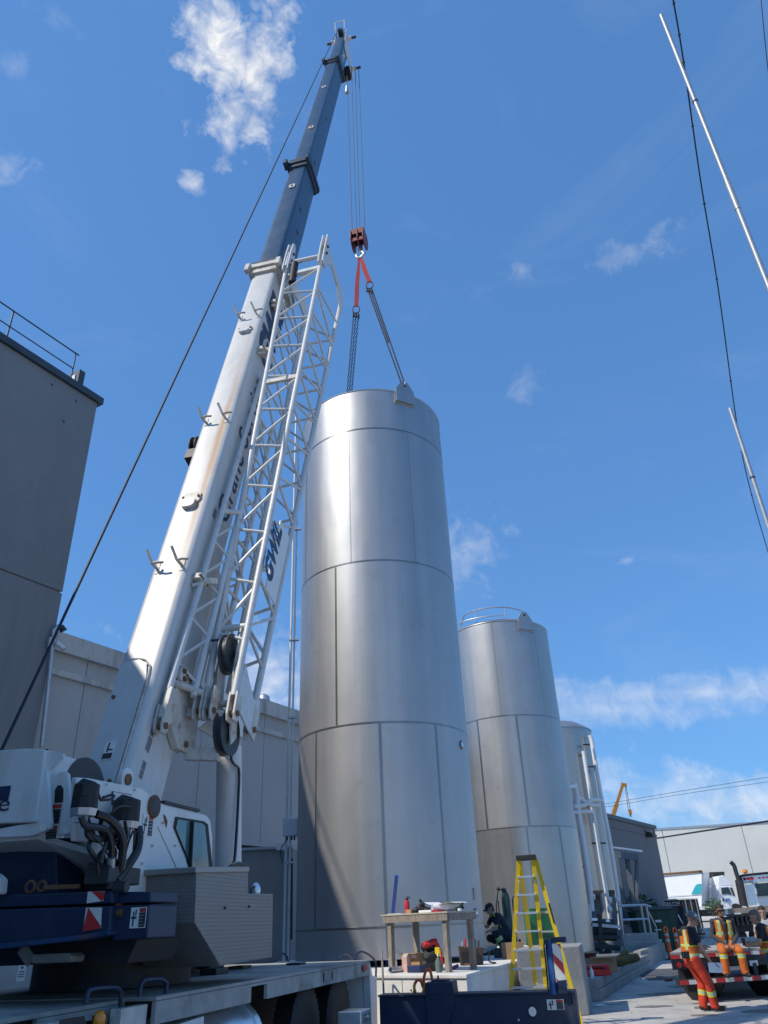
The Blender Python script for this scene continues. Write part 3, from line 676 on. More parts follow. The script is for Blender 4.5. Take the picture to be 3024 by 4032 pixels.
# retaining wall of stacked blocks with the slab behind
w0 = G(2367, 3943, 0); w1 = G(2565, 3812, 0); wd = norm(w1 - w0); wnrm = V3(wd[1], -wd[0], 0)
LW = 13.0
tw = thing('block_retaining_wall', 'low retaining wall of stacked concrete blocks by the red tool case', 'wall', w0)
k = 0; a = 0.0
for row, (z0, z1, ins) in enumerate(((0, .215, 0.0), (.22, .43, 0.04))):
    a = -0.0 if row == 0 else -0.0; L_ = 1.25 if row == 0 else 0.7; i = 0
    while a < LW:
        b1 = min(LW, a + (L_ if i == 0 else 1.25))
        part('block', m_conc2, tw, lambda b: b.hexa([w0 + wd * (a + .008) - wnrm * .6 + UZ * z0, w0 + wd * (a + .008) - wnrm * ins + UZ * z0, w0 + wd * (b1 - .008) - wnrm * ins + UZ * z0, w0 + wd * (b1 - .008) - wnrm * .6 + UZ * z0,
                                                  w0 + wd * (a + .008) - wnrm * .6 + UZ * z1, w0 + wd * (a + .008) - wnrm * ins + UZ * z1, w0 + wd * (b1 - .008) - wnrm * ins + UZ * z1, w0 + wd * (b1 - .008) - wnrm * .6 + UZ * z1]), bevel=0.015)
        a = b1; i += 1
part('front_block', m_conc2, tw, lambda b: b.hexa([w0 - V3(1.6, -.05, 0), w0 - V3(.02, 0, 0), w0 + wd * .5 - wnrm * .61, w0 + wd * .5 - V3(1.6, -.05, 0), w0 - V3(1.6, -.05, 0) + UZ * .43, w0 - V3(.02, 0, 0) + UZ * .43, w0 + wd * .5 - wnrm * .61 + UZ * .43, w0 + wd * .5 - V3(1.6, -.05, 0) + UZ * .43]), bevel=0.015)
part('deck_slab', m_conc, tw, lambda b: b.prism([w0 + wd * .3 - wnrm * .605 + UZ * .2, w0 + wd * LW - wnrm * .605 + UZ * .2, w0 + wd * LW - wnrm * 6 + UZ * .2, w0 + wd * 2.8 - wnrm * 3.2 + UZ * .2, w0 + wd * .5 - V3(1.6, -.05, 0) + UZ * .2], UZ * .222))
# containment wall and plinth further back
q0, q1, q2 = P(2322, 3755, 30.0), P(2500, 3752, 31.0), P(2603, 3712, 37.0)
t = thing('containment_wall', 'low curved concrete containment wall in front of the domed tank', 'wall', q1 * V3(1, 1, 0))
part('wall', m_conc2, t, lambda b: (b.bar(V3(q0[0] - 1, q0[1], (q0[2]) / 2), V3(q1[0], q1[1], q1[2] / 2), 0.25, q1[2], UZ), b.bar(V3(q1[0], q1[1], q1[2] / 2) + V3(.1, .1, 0), V3(q2[0], q2[1], q2[2] / 2), 0.25, q2[2] - .02, UZ)))
pq0, pq1 = P(2455, 3710, 36.0), P(2598, 3706, 37.5)
t = thing('stair_plinth', 'stepped pale concrete plinth carrying the galvanised guard rail', 'concrete plinth', ((pq0 + pq1) / 2) * V3(1, 1, 0))
part('lower_step', m_conc2, t, lambda b: b.hexa([V3(pq0[0], pq0[1], 0), V3(pq1[0], pq1[1], 0), V3(pq1[0] + 1, pq1[1] + 3, 0), V3(pq0[0] + 1, pq0[1] + 3, 0), pq0, pq1, pq1 + V3(1, 3, 0), pq0 + V3(1, 3, 0)]), bevel=0.02)
pr0, pr1 = P(2448, 3682, 37.2), P(2575, 3677, 38.3)
part('upper_step', m_conc2, t, lambda b: b.hexa([V3(pr0[0], pr0[1], 0), V3(pr1[0], pr1[1], 0), V3(pr1[0] + 1, pr1[1] + 3, 0), V3(pr0[0] + 1, pr0[1] + 3, 0), pr0, pr1, pr1 + V3(1, 3, 0), pr0 + V3(1, 3, 0)]), bevel=0.02)
t = thing('guard_rail', 'galvanised pipe guard rail on the concrete plinth', 'railing', P(2500, 3682, 37.6))
g_ = lambda x, y: P(x, y, 37.4 + (x - 2436) / 130)
part('top_rail', m_galv, t, lambda b: b.tube([g_(2436, 3567), g_(2540, 3563), g_(2562, 3570)], 0.05, 8), True)
part('mid_rail', m_galv, t, lambda b: b.tube([g_(2445, 3623), g_(2535, 3618), g_(2552, 3620)], 0.045, 8), True)
for x0, y0, x1, y1 in ((2436, 3567, 2453, 3680), (2523, 3564, 2542, 3678), (2544, 3566, 2563, 3675)):
    part('post', m_galv, t, lambda b: b.cyl(g_(x0, y0), g_(x1, y1), 0.05, n=8), True)
part('stair_rail', m_galv, t, lambda b: b.tube([g_(2552, 3590), g_(2583, 3650), g_(2590, 3700)], 0.035, 8), True)

# ---- grey block building on the right, canopy, cream building, far things
gc = P(2575, 3251, 58.0); HG = gc[2]; gc[2] = 0
gA = math.radians(33.0); gD = V3(math.sin(gA), math.cos(gA), 0); gN = V3(math.cos(gA), -math.sin(gA), 0)
t = thing('grey_block_building', 'plain grey building with coping behind the domed tank', 'building', gc)
def gbx(b, a0_, a1_, d0, d1, z0, z1):
    f = lambda a, d, z: gc - gD * a + gN * d + UZ * z
    b.hexa([f(a1_, d0, z0), f(a1_, d1, z0), f(a0_, d1, z0), f(a0_, d0, z0), f(a1_, d0, z1), f(a1_, d1, z1), f(a0_, d1, z1), f(a0_, d0, z1)])
part('wall', m_wallR, t, lambda b: gbx(b, 0, 26, -12, 0, -0.2, HG - .1))
part('coping', m_trim, t, lambda b: gbx(b, -.12, 26, -12.1, .12, HG - .25, HG))
part('wall_ledge', m_wallR, t, lambda b: gbx(b, -.04, 26, -1, .06, HG - .75, HG - .6))
lp = PL(2562, 3286, gc + gN * .3, gN)
part('wall_lamp', m_dark, t, lambda b: b.obox(lp, gD * .28, gN * .25, UZ * .16), bevel=0.03)
part('lamp_arm', m_dark, t, lambda b: b.bar(lp, lp - gN * .4 + UZ * .3, .08))
m_csteel = mat('dull_steel', (0.16, 0.18, 0.20), 0.6, 0.3, var=0.15, scale=4)
t = thing('steel_canopy', 'galvanised steel canopy frame with thin roof on the grey building', 'canopy', P(2450, 3640, 45))
cn = lambda x, y, k=0: P(x, y, 44 + k)
part('roof_sheet', m_galv, t, lambda b: b.hexa([cn(2398, 3337), cn(2522, 3356), cn(2530, 3352, 4), cn(2405, 3335, 4), cn(2398, 3333), cn(2522, 3352), cn(2530, 3348, 4), cn(2405, 3331, 4)]))
part('beam', m_csteel, t, lambda b: b.bar(cn(2400, 3362), cn(2512, 3376), .2, .32, UZ))
for x0, y0, x1, y1, w, k in ((2420, 3350, 2462, 3580, .22, 0), (2467, 3362, 2505, 3580, .20, 1), (2508, 3375, 2503, 3560, .16, 1), (2430, 3400, 2480, 3590, .12, 2), (2470, 3420, 2510, 3590, .12, 2)):
    part('post', m_csteel, t, lambda b: b.bar(cn(x0, y0, k), cn(x1, y1 + 60, k), w))
# cream building far right
f0 = P(2540, 3268, 92.0); HF = f0[2]; f0[2] = 0
fdir = norm(V3(0.978, -0.208, 0)); fnrm = V3(-0.208, -0.978, 0)
t = thing('cream_warehouse', 'long cream tilt up panel warehouse lit by sun at the far right', 'building', f0)
part('wall_core', m_far, t, lambda b: b.prism([f0 - fdir * 25 + UZ * 0, f0 + fdir * 70, f0 + fdir * 70 - fnrm * 25, f0 - fdir * 25 - fnrm * 25], UZ * (HF - .1)))
fj = [-25, -10]
for q in ((2612, 3300), (2930, 3300)):
    p_ = PL(*q, f0, fnrm); fj.append(float(np.dot(p_ - f0, fdir)))
st = fj[-1] - fj[-2]; fj += [fj[-1] + st * k for k in range(1, 6)]
for a_, b_ in zip(fj[:-1], fj[1:]):
    part('wall_panel', m_far, t, lambda b: b.obox(f0 + fdir * (a_ + b_) / 2 + fnrm * .06 + UZ * (HF / 2 - .1), fdir * ((b_ - a_) / 2 - .04), fnrm * .055, UZ * (HF / 2)))
part('coping', m_galv, t, lambda b: b.obox(f0 + fdir * 22 + fnrm * 0 + UZ * (HF), fdir * 48, fnrm * .2, UZ * .1))
# power cable and thin wires
def wire(name, label, pts, r, cat='cable', beads=0, m=None):
    t = thing(name, label, cat, pts[0]); L_ = bez(pts, 10)
    part('strand', m or m_rope, t, lambda b: b.tube(L_, r, 6), True)
    return t, L_
wire('power_cable', 'dark cable crossing the cream warehouse wall', [P(2560, 3305, 75), P(2750, 3275, 66), P(3060, 3228, 55)], 0.07)
wire('thin_wire', 'upper faint wire in the sky left of the cloud bank at the right', [P(2370, 3168, 130), P(2700, 3112, 130), P(3100, 3048, 130)], 0.035)
wire('thin_wire', 'lower faint wire in the sky above the grey block building', [P(2370, 3180, 125), P(2700, 3125, 125), P(3100, 3068, 125)], 0.03)
tw_, L_ = wire('overhead_cable', 'long black overhead cable with clips crossing the silver poles', [P(2640, -60, 11), P(2672, 120, 12), P(2700, 300, 13), P(2760, 720, 16), P(2830, 1150, 20), P(2905, 1690, 27), P(2960, 1950, 32), P(3050, 2260, 40)], 0.022)
for i in range(4, len(L_) - 4, 7):
    part('clip', m_dark, tw_, lambda b: b.ball(L_[i], 0.045, 8, 6))
wire('overhead_cable', 'short stretch of thin cable in the top right corner', [P(2993, -40, 14), P(3012, 160, 15), P(3040, 420, 17)], 0.014)
# silver poles
for (xt, yt, xb_, yb_, Yp_, r, lab) in ((2603, 60, 3024, 1110, 12.0, .055, 'taller galvanised pole rising at the upper right'), (2874, 1608, 3024, 2080, 24.0, .075, 'lower galvanised pole at the right edge')):
    pt = P(xt, yt, Yp_)
    t = thing('galvanised_pole', lab, 'pole', (pt[0], pt[1], 0), 'galvanised poles')
    h = pt[2]
    part('shaft', m_pole, t, lambda b: b.cyl((pt[0], pt[1], 0), (pt[0], pt[1], h), r * 1.15, r, 16), True)
    part('sleeve', m_pole, t, lambda b: b.cyl((pt[0], pt[1], h * .66), (pt[0], pt[1], h * .70), r * 1.25, n=16), True)
    part('clamp', m_dark, t, lambda b: b.cyl((pt[0], pt[1], h * .83), (pt[0], pt[1], h * .83 + .05), r * 1.3, n=16), True)
# far orange crane
t = thing('distant_crane', 'distant orange telescopic crane boom above the grey building', 'crane', (P(2415, 3190, 150)[0], 150, 0))
q0_, q1_ = P(2408, 3230, 150), P(2452, 3090, 150)
part('lower_boom', m_yel_crane, t, lambda b: b.bar(q0_ - (q1_ - q0_) * 2, q0_ + (q1_ - q0_) * .45, 0.7))
part('upper_boom', m_yel_crane, t, lambda b: b.bar(q0_ + (q1_ - q0_) * .45, q1_, .5))
part('boom_head', m_yel_crane, t, lambda b: b.bar(P(2446, 3088, 150), P(2467, 3092, 150), .55))
for dx in (0, 8): part('hoist_rope', m_rope, t, lambda b: b.cyl(P(2462 + dx * .4, 3096, 150), P(2474 + dx, 3190, 150), .05, n=6))
part('hook_block', m_yel_crane, t, lambda b: b.box(P(2481, 3198, 150), (.5, .5, .9)))
part('hook', m_dark, t, lambda b: b.cyl(P(2482, 3206, 150), P(2484, 3216, 150), .12))

# ================================================================== the mobile crane
AZ = math.radians(12.5); EL = math.radians(72.6)
U = V3(math.sin(AZ), math.cos(AZ), 0); RR = V3(math.cos(AZ), -math.sin(AZ), 0)
O = V3(-3.34, 9.35, 0); P0 = O + UZ * 2.8
D = U * math.cos(EL) + UZ * math.sin(EL); N = -U * math.sin(EL) + UZ * math.cos(EL)
def Sp(u, r, z): return O + U * u + RR * r + UZ * z
def Bs(s, r, n): return P0 + D * s + RR * (r - 0.0032 * s) + N * n
def SU(x, y, u): return PL(x, y, O + U * u, U)
def SR(x, y, r): return PL(x, y, O + RR * r, RR)
TZ = 1.23
R0 = G(1453, 3780, TZ); L0 = G(615, 3925, TZ)
tu = norm(R0 - L0); tr = V3(tu[1], -tu[0], 0)
def T(a, b, z): return V3(R0[0], R0[1], 0) - tu * a - tr * b + UZ * z
crane = thing('mobile_crane', 'white and blue telescopic truck crane lifting the tallest tank', 'crane', (O[0], O[1], 0))

# boom paint with a rust run down its back
def boom_mat():
    m = mat('boom_white_paint', (0.555, 0.55, 0.535), 0.38, var=0.05, scale=2.0, dirt=(0.40, 0.33, 0.23), dscale=1.6, damt=0.5, streak=(2.5, 2.5, 0.3))
    nt = m.node_tree; ns = nt.nodes; L = nt.links; b = ns['Principled BSDF']
    src = b.inputs['Base Color'].links[0].from_socket
    geo = ns.new('ShaderNodeNewGeometry')
    def dotn(vec, off):
        v = ns.new('ShaderNodeVectorMath'); v.operation = 'DOT_PRODUCT'; L.new(geo.outputs['Position'], v.inputs[0]); v.inputs[1].default_value = tuple(vec)
        a = ns.new('ShaderNodeMath'); a.operation = 'SUBTRACT'; L.new(v.outputs['Value'], a.inputs[0]); a.inputs[1].default_value = off; return a.outputs[0]
    def mth(op, a, bb=None, clamp=False):
        n = ns.new('ShaderNodeMath'); n.operation = op; n.use_clamp = clamp
        for i, q in enumerate((a, bb)):
            if q is None: continue
            if isinstance(q, (int, float)): n.inputs[i].default_value = q
            else: L.new(q, n.inputs[i])
        return n.outputs[0]
    r = dotn(RR, float(P0 @ RR)); nn = dotn(N, float(P0 @ N)); s = dotn(D, float(P0 @ D))
    nz = ns.new('ShaderNodeTexNoise'); nz.inputs['Scale'].default_value = 1.3; nz.inputs['Detail'].default_value = 7
    cmb = ns.new('ShaderNodeCombineXYZ'); L.new(mth('MULTIPLY', r, 5.0), cmb.inputs[0]); L.new(mth('MULTIPLY', s, 0.55), cmb.inputs[1]); L.new(nn, cmb.inputs[2])
    L.new(cmb.outputs[0], nz.inputs['Vector'])
    off = mth('ABSOLUTE', mth('SUBTRACT', mth('ADD', r, mth('MULTIPLY', mth('SUBTRACT', nz.outputs['Fac'], 0.5), 0.12)), 0.13))
    line = mth('SUBTRACT', 1.0, mth('DIVIDE', off, 0.10), True)
    line = mth('MULTIPLY', line, mth('GREATER_THAN', nn, 0.2))
    fade = mth('SUBTRACT', 1.0, mth('DIVIDE', mth('ABSOLUTE', mth('SUBTRACT', s, 6.3)), 4.5), True)
    fac = mth('MULTIPLY', mth('MULTIPLY', line, fade), mth('MULTIPLY', nz.outputs['Fac'], 1.9), True)
    mx = ns.new('ShaderNodeMix'); mx.data_type = 'RGBA'; L.new(fac, mx.inputs['Factor']); L.new(src, mx.inputs['A']); mx.inputs['B'].default_value = (0.46, 0.24, 0.09, 1)
    L.new(mx.outputs['Result'], b.inputs['Base Color'])
    return m
m_boomw = boom_mat()
def sect(name, m, s0, s1, w, h, rad, par=crane, n0=0.0, bevel=0.0):
    def fn(b):
        prof = round_rect(w, h, rad, 5); n = len(prof); vs = []
        for s in (s0, s1): vs += [Bs(s, x, y + n0) for x, y in prof]
        fs = [(i, n + i, n + (i + 1) % n, (i + 1) % n) for i in range(n)] + [tuple(range(n)), tuple(n + i for i in reversed(range(n)))]
        b.add(vs, [f[::-1] for f in fs])
    return part(name, m, par, fn, True)
boom = sect('boom_base_section', m_boomw, -0.35, 13.25, 0.62, 0.92, 0.10)
sect('boom_section', m_boomblue, 13.2, 20.3, 0.57, 0.87, 0.09)
sect('boom_section', m_boomblue, 20.2, 32.9, 0.53, 0.81, 0.08)
top_sec = sect('boom_section', m_boomblue, 32.7, 37.4, 0.47, 0.70, 0.06)
def collar(m, s, w, h, ear, thick=0.30):
    c_ = sect('boom_collar', m, s, s + thick * .55, w, h, 0.06)
    sect('collar_flange', m, s + thick * .55 + .002, s + thick, w + 0.10, h + 0.10, 0.06, c_)
    for sg in (-1, 1):
        part('collar_ear', m, c_, lambda b: b.obox(Bs(s + .18, sg * (w / 2 + .02), h / 2 + .05), RR * .05, N * ear, D * .16))
    part('wear_pad_bar', m_dark, c_, lambda b: b.obox(Bs(s + thick + .06, 0, h / 2 - .01), RR * (w / 2 - .06), N * .06, D * .05))
    return c_
collar(m_whiterust, 13.1, 0.74, 1.06, .06, .36)
collar(m_collar, 20.15, 0.68, 0.98, .12, .42)
collar(m_collar, 32.6, 0.61, 0.90, .10, .42)
# lettering on the boom side
text_mesh('Crane Service', 'lettering', m_logo, boom, Bs(5.15, 0.313, -0.26), D, N, 0.60, 4.1, bold=0.0)
text_mesh('GWIL', 'lettering', m_logo, boom, Bs(9.75, 0.313, -0.36), D, N, 0.98, 2.7, shear=0.25, bold=0.05)
# rope guides (forked hooks), lug covers and rating plates along the base section
for i, s in enumerate((3.72, 7.3, 11.05)):
    for sg in (-1, 1):
        def gfn(b):
            o = Bs(s, sg * 0.20, 0.46)
            side = RR * sg
            lf = -RR
            b.tube([o + lf * .02, o + N * .13 + lf * .04, o + N * .25 + lf * .11 + D * .17], 0.024, 6)
            b.tube([o + N * .12 + lf * .04, o + N * .14 - lf * .06 - D * .01, o + N * .13 - lf * .15 - D * .02], 0.022, 6)
            b.bar(o - D * .12, o + D * .10, .05, .02, N)
        part('rope_guide', m_whiterust, boom, gfn, True)
def cover(s, w, hh):
    k = part('lug_cover', m_whiterust, boom, lambda b: b.prism([Bs(s + y, x, 0.462) for x, y in round_rect(w, hh, hh * .3, 4)], N * 0.03))
    part('cover_plate', m_boomw, boom, lambda b: b.prism([Bs(s - hh * .55 + y, x - .01, 0.465) for x, y in round_rect(w * .74, hh * .8, hh * .3, 4)], N * 0.07))
    for x in (-w * .42, w * .42): part('cover_bolt', m_rust, boom, lambda b: b.cyl(Bs(s, x, .49), Bs(s, x, .52), .022, n=8))
cover(10.5, .30, .16); cover(5.2, .32, .26)
for s, sec_h, w in ((18.6, .437, .14), (24.0, .407, .13), (28.9, .407, .13)):
    part('pin_ring', m_whiterust, crane, lambda b: b.prism([Bs(s + y, x + .02, sec_h + .002) for x, y in round_rect(w * 1.3, w * 1.7, .05, 4)], N * .03))
    part('pin_hole', m_dark, crane, lambda b: b.prism([Bs(s + y, x + .02, sec_h + .034) for x, y in round_rect(w * .6, w * .9, .035, 4)], N * .003))
for s, r_, n_ in ((16.4, .287, -.05), (21.6, .267, 0), (26.0, .267, .02), (17.6, .287, .1)):
    part('side_hole', m_dark, crane, lambda b: b.cyl(Bs(s, r_, n_), Bs(s, r_ + .006, n_), .07, n=14))
text_mesh('GWIL', 'lettering', m_sticker, top_sec, Bs(34.6, 0.237, -0.13), D, N, 0.36, 1.2, shear=0.25, bold=0.03)
# inspection panel at the boom foot
part('foot_panel', m_boomw, boom, lambda b: b.prism([Bs(y, x, 0.462) for x, y in ((-.26, -.2), (.18, -.2), (.18, 1.75), (.12, 1.98), (0, 2.05), (-.26, 2.05))], N * 0.025))
part('foot_panel_edge', m_whiterust, boom, lambda b: b.tube(bez([Bs(-.1, .2, .475), Bs(1.7, .2, .475), Bs(1.98, .13, .475), Bs(2.07, 0, .475), Bs(2.07, -.22, .475)], 6), .014, 6), True)
for s, r_ in ((.35, -.2), (.35, .12), (1.5, -.2)): part('panel_bolt', m_rust, boom, lambda b: b.cyl(Bs(s, r_, .487), Bs(s, r_, .51), .025, n=8))
m_stickg = mat('faded_grey_sticker', (0.16, 0.16, 0.165), 0.6, var=0.3, scale=30)
def decal(par, o, ex, ey, w, h, kind=0):
    nz_ = np.cross(norm(ex), norm(ey)); ex, ey = norm(ex), norm(ey)
    s_ = part('decal', m_sticker, par, lambda b: b.obox(o + nz_ * .003, ex * w / 2, ey * h / 2, nz_ * .002))
    def q(name, m, x0, y0, x1, y1): part(name, m, s_, lambda b: b.obox(o + nz_ * .0065 + ex * (x0 + x1) / 2 * w + ey * (y0 + y1) / 2 * h, ex * (x1 - x0) / 2 * w, ey * (y1 - y0) / 2 * h, nz_ * .001))
    if kind == 0:      # pictogram panel plus black text block with red header
        q('text_block', m_stickd, .06, -.46, .47, .24); q('header', m_stickr, .06, .26, .47, .46)
        q('pictogram', m_stickd, -.34, -.42, -.26, .3); q('pictogram', m_stickd, -.44, -.05, -.1, .05); q('pictogram', m_stickd, -.2, .1, -.12, .4)
        for k in range(4): q('text_line', m_sticker, .1, -.36 + k * .15, .43, -.33 + k * .15)
    elif kind == 2:
        q('text_block', m_stickd, -.44, -.46, .44, -.16); q('pictogram', m_stickd, -.2, -.1, -.05, .42); q('pictogram', m_stickd, -.05, -.02, .36, .06)
    elif kind == 3:
        q('text_block', m_stickg, -.48, -.48, .48, .0); q('text_block', m_stickg, -.48, .03, .48, .48)
    else:
        q('text_block', m_stickd, -.46, -.46, .46, .22); q('header', m_stickr, -.46, .25, .46, .46)
        for k in range(4): q('text_line', m_sticker, -.38, -.36 + k * .15, .36, -.33 + k * .15)
    return s_
decal(boom, Bs(.75, -.02, .49), RR, D, .14, .24, 2)
decal(boom, Bs(1.05, .312, .22), N, -D, .10, .42, 3); decal(boom, Bs(.62, .312, .20), N, -D, .08, .22, 3); decal(boom, Bs(5.05, .312, .2), N, -D, .10, .2, 3)
part('cable_reel', m_black, crane, lambda b: b.lathe(Bs(7.05, -.50, .05), RR, [(.26, -.06), (.26, -.04), (.12, -.035), (.12, .035), (.26, .04), (.26, .06)], 28), True)
part('reel_bracket', m_dark, crane, lambda b: b.obox(Bs(6.72, -.45, .05), RR * .12, N * .22, D * .12))

# boom head
hd = part('boom_head', m_whiteclean, crane, lambda b: [b.prism([Bs(s, r_, n_) for s, n_ in ((36.2, .18), (37.5, .36), (38.6, .42), (38.75, .2), (38.2, -.1), (37.3, -.75), (36.75, -1.35), (36.2, -1.35), (36.3, -.8), (36.7, -.36), (36.1, -.34))], RR * .03) for r_ in (-.27, .245)], bevel=0.01)
for r_ in (-.13, 0.0, .13):
    part('lower_sheave', m_dark, hd, lambda b: b.lathe(Bs(36.62, r_, -1.02), RR, [(.33, -.05), (.33, -.035), (.27, 0), (.33, .035), (.33, .05)], 24), True)
for r_ in (-.05, .07):
    part('top_sheave', m_dark, hd, lambda b: b.lathe(Bs(38.15, r_, .30), RR, [(.30, -.05), (.30, -.035), (.25, 0), (.30, .035), (.30, .05)], 24), True)
part('rope_keeper', m_whiteclean, hd, lambda b: (b.bar(Bs(38.2, -.26, .5), Bs(38.95, -.26, .72), .04), b.bar(Bs(38.2, .20, .5), Bs(38.95, .20, .72), .04), b.cyl(Bs(38.95, -.28, .72), Bs(38.95, .24, .72), .025)))
for s, n_, r0_, r1_ in ((37.75, .15, .24, .50), (37.75, .15, -.50, -.25), (36.85, -.95, .24, .48)):
    pj = part('jib_pin_boss', m_whiteclean, hd, lambda b: b.cyl(Bs(s, r0_, n_), Bs(s, r1_, n_), .11, .09, 14), True)
    e_ = 1 if r0_ > 0 else -1; q_ = r1_ if e_ > 0 else r0_
    part('jib_pin', m_dark, pj, lambda b: b.cyl(Bs(s, q_, n_), Bs(s, q_ + e_ * .22, n_), .06, n=12), True)
# hoist rope along the boom back
RY = 20.75
part('hoist_rope', m_rope, crane, lambda b: b.cyl(PL(-20, 3010, O - RR * .1, RR), Bs(38.2, -.05, .6), .017, .017, 6), True)
rope_top = [P(x, 262, RY) for x in (1366, 1383, 1398, 1412)]; rope_bot = [P(x, y, RY) for x, y in ((1387, 918), (1404, 905), (1417, 900), (1437, 912))]
for i in range(4):
    part('hoist_rope', m_rope, crane, lambda b: b.cyl(rope_top[i] if i else P(1367, 300, RY), rope_bot[i], .014, n=6), True)
part('wedge_socket', m_galv, crane, lambda b: b.cyl(P(1366, 338, RY), P(1366.5, 366, RY), .05, .10, 10), True)

# ---- stowed lattice jib
jib = bpy.data.objects.new('stowed_jib', None)
jb = MB(); jb.obox(Bs(13.35, .6, .50), RR * .07, N * .09, D * .35); jib = jb.build('lattice_jib', m_whiteclean, crane, bevel=0.01)
def lerp(a, b_, t_): return tuple(a[i] + (b_[i] - a[i]) * t_ for i in range(3))
c1 = ((2.0, .60, -.36), (13.1, .60, .50)); c2 = ((1.9, 1.03, -.36), (13.3, 1.47, .50))
c3 = ((2.2, 1.03, -1.02), (13.8, 1.47, -.98)); c4 = ((2.4, .60, -1.0), (13.6, .60, -.86))
def lattice(par, chords, rc, rb, nb, s_lo, s_hi, closed=True, flip=0):
    k = len(chords)
    for a, b_ in chords: part('chord', m_whiteclean, par, lambda b: b.cyl(Bs(*a), Bs(*b_), rc, n=10), True)
    for f in range(k if closed else k - 1):
        ca, cb = chords[f], chords[(f + 1) % k]
        at = lambda c_, s: Bs(*lerp(c_[0], c_[1], (s - c_[0][0]) / (c_[1][0] - c_[0][0])))
        for i in range(nb):
            sa = s_lo + (s_hi - s_lo) * i / nb; sb = s_lo + (s_hi - s_lo) * (i + 1) / nb
            q = (sb - sa)
            part('brace', m_whiteclean, par, lambda b: b.cyl(at(ca, sa + q * .05), at(cb, sa - q * .12), rb, n=6), True)
            part('brace', m_whiteclean, par, lambda b: b.cyl(at(ca, sa + q * .12), at(cb, sb - q * .18), rb, n=6), True)
lattice(jib, [c1, c2, c3, c4], .052, .026, 10, 2.9, 12.9)
# nested second section, between boom and jib
c5 = ((1.7, .40, .24), (9.3, .42, .02)); c6 = ((1.8, .56, -.12), (5.4, .57, -.13)); c7 = ((1.9, .56, -.62), (8.4, .56, -.6)); c8 = ((1.8, .36, -.5), (8.4, .36, -.55))
sec2 = part('jib_tip_section', m_whiterust, crane, lambda b: b.obox(Bs(1.5, .42, .18), RR * .05, N * .10, D * .22), bevel=0.01)
lattice(sec2, [c5, c6], .047, .023, 4, 2.1, 5.2, False); lattice(sec2, [c7, c8], .040, .021, 6, 2.2, 8.0, False)
part('cross_tube', m_whiteclean, sec2, lambda b: b.cyl(Bs(5.15, .40, .14), Bs(5.3, .62, -.1), .045, n=10), True)
# clevis ends, gusset plates, sheaves at the bottom
def clevis(par, s, r, n, ln=.36, w=.16, m=m_whiterust):
    for dr in (-.05, .05):
        part('clevis', m, par, lambda b: b.prism([Bs(s + y, r + dr - .012, n + x) for x, y in ((-w / 2, 0), (-w * .42, -ln * .8), (-w * .2, -ln), (w * .2, -ln), (w * .42, -ln * .8), (w / 2, 0))], RR * .024))
    part('clevis_pin', m_rust, par, lambda b: b.cyl(Bs(s - ln * .72, r - .085, n), Bs(s - ln * .72, r + .085, n), .042, n=12), True)
clevis(jib, 2.05, .60, -.30, .50, .24); clevis(jib, 2.0, .74, -.30, .46, .2); clevis(jib, 1.95, 1.03, -.42, .40, .2); clevis(jib, 2.1, 1.03, -1.02, .48, .2)
clevis(sec2, 1.45, .40, .20, .36, .2); clevis(sec2, 1.55, .36, -.45, .36, .18)
part('end_plate', m_whiteclean, jib, lambda b: b.prism([Bs(s, 1.06, n_) for s, n_ in ((2.45, -.40), (2.1, -.36), (1.75, -.45), (1.68, -.75), (1.62, -1.1), (2.25, -1.08), (2.15, -.85))], RR * .03), bevel=0.008)
part('spreader_tube', m_whiterust, sec2, lambda b: b.cyl(Bs(1.85, .34, .22), Bs(1.9, .62, -.2), .05, n=10), True)
lp_ = part('link_plate', m_whiterust, sec2, lambda b: b.prism([Bs(2.02 + y, .42, .02 + x) for x, y in round_rect(.34, .22, .06, 4)], RR * .05))
for dx, dy in ((-.1, .03), (.0, .05), (.1, .03), (.05, -.06)): part('link_pin', m_rust, lp_, lambda b: b.cyl(Bs(2.02 + dy, .47, .02 + dx), Bs(2.02 + dy, .5, .02 + dx), .035, n=12))
part('cross_tube', m_whiteclean, jib, lambda b: b.cyl(Bs(3.05, .58, -.32), Bs(3.05, 1.08, -.32), .05, n=12), True)
part('cross_tube', m_whiteclean, jib, lambda b: b.cyl(Bs(1.95, .58, -.6), Bs(1.95, 1.05, -.6), .05, n=12), True)
m_sheave = mat('worn_sheave', (0.035, 0.045, 0.05), 0.5, 0.1, var=0.3, scale=8, dirt=(0.12, 0.11, 0.10), dscale=5, damt=0.6)
def sheave(s, r, n, rad):
    sh = part('sheave', m_sheave, jib, lambda b: b.lathe(Bs(s, r, n), RR, [(rad, -.06), (rad, -.045), (rad * .86, -.02), (rad * .86, .02), (rad, .045), (rad, .06)], 36), True)
    part('sheave_web', m_dark, sh, lambda b: b.lathe(Bs(s, r, n), RR, [(rad * .8, .05), (rad * .5, .064), (.06, .07), (.01, .1)], 28, cap=False), True)
sheave(2.62, .82, -.38, .29); sheave(1.55, .86, -.68, .31)
for r_ in (.72, .95): part('sheave_bracket', m_whiterust, jib, lambda b: b.prism([Bs(s, r_, n_) for s, n_ in ((3.0, -.28), (3.0, -.42), (2.3, -.55), (1.5, -.78), (1.35, -.66), (1.6, -.52), (2.3, -.32))], RR * .02))
part('keeper_bar', m_dark, jib, lambda b: b.cyl(Bs(2.75, .58, -.18), Bs(2.75, .9, -.18), .018, n=8), True)
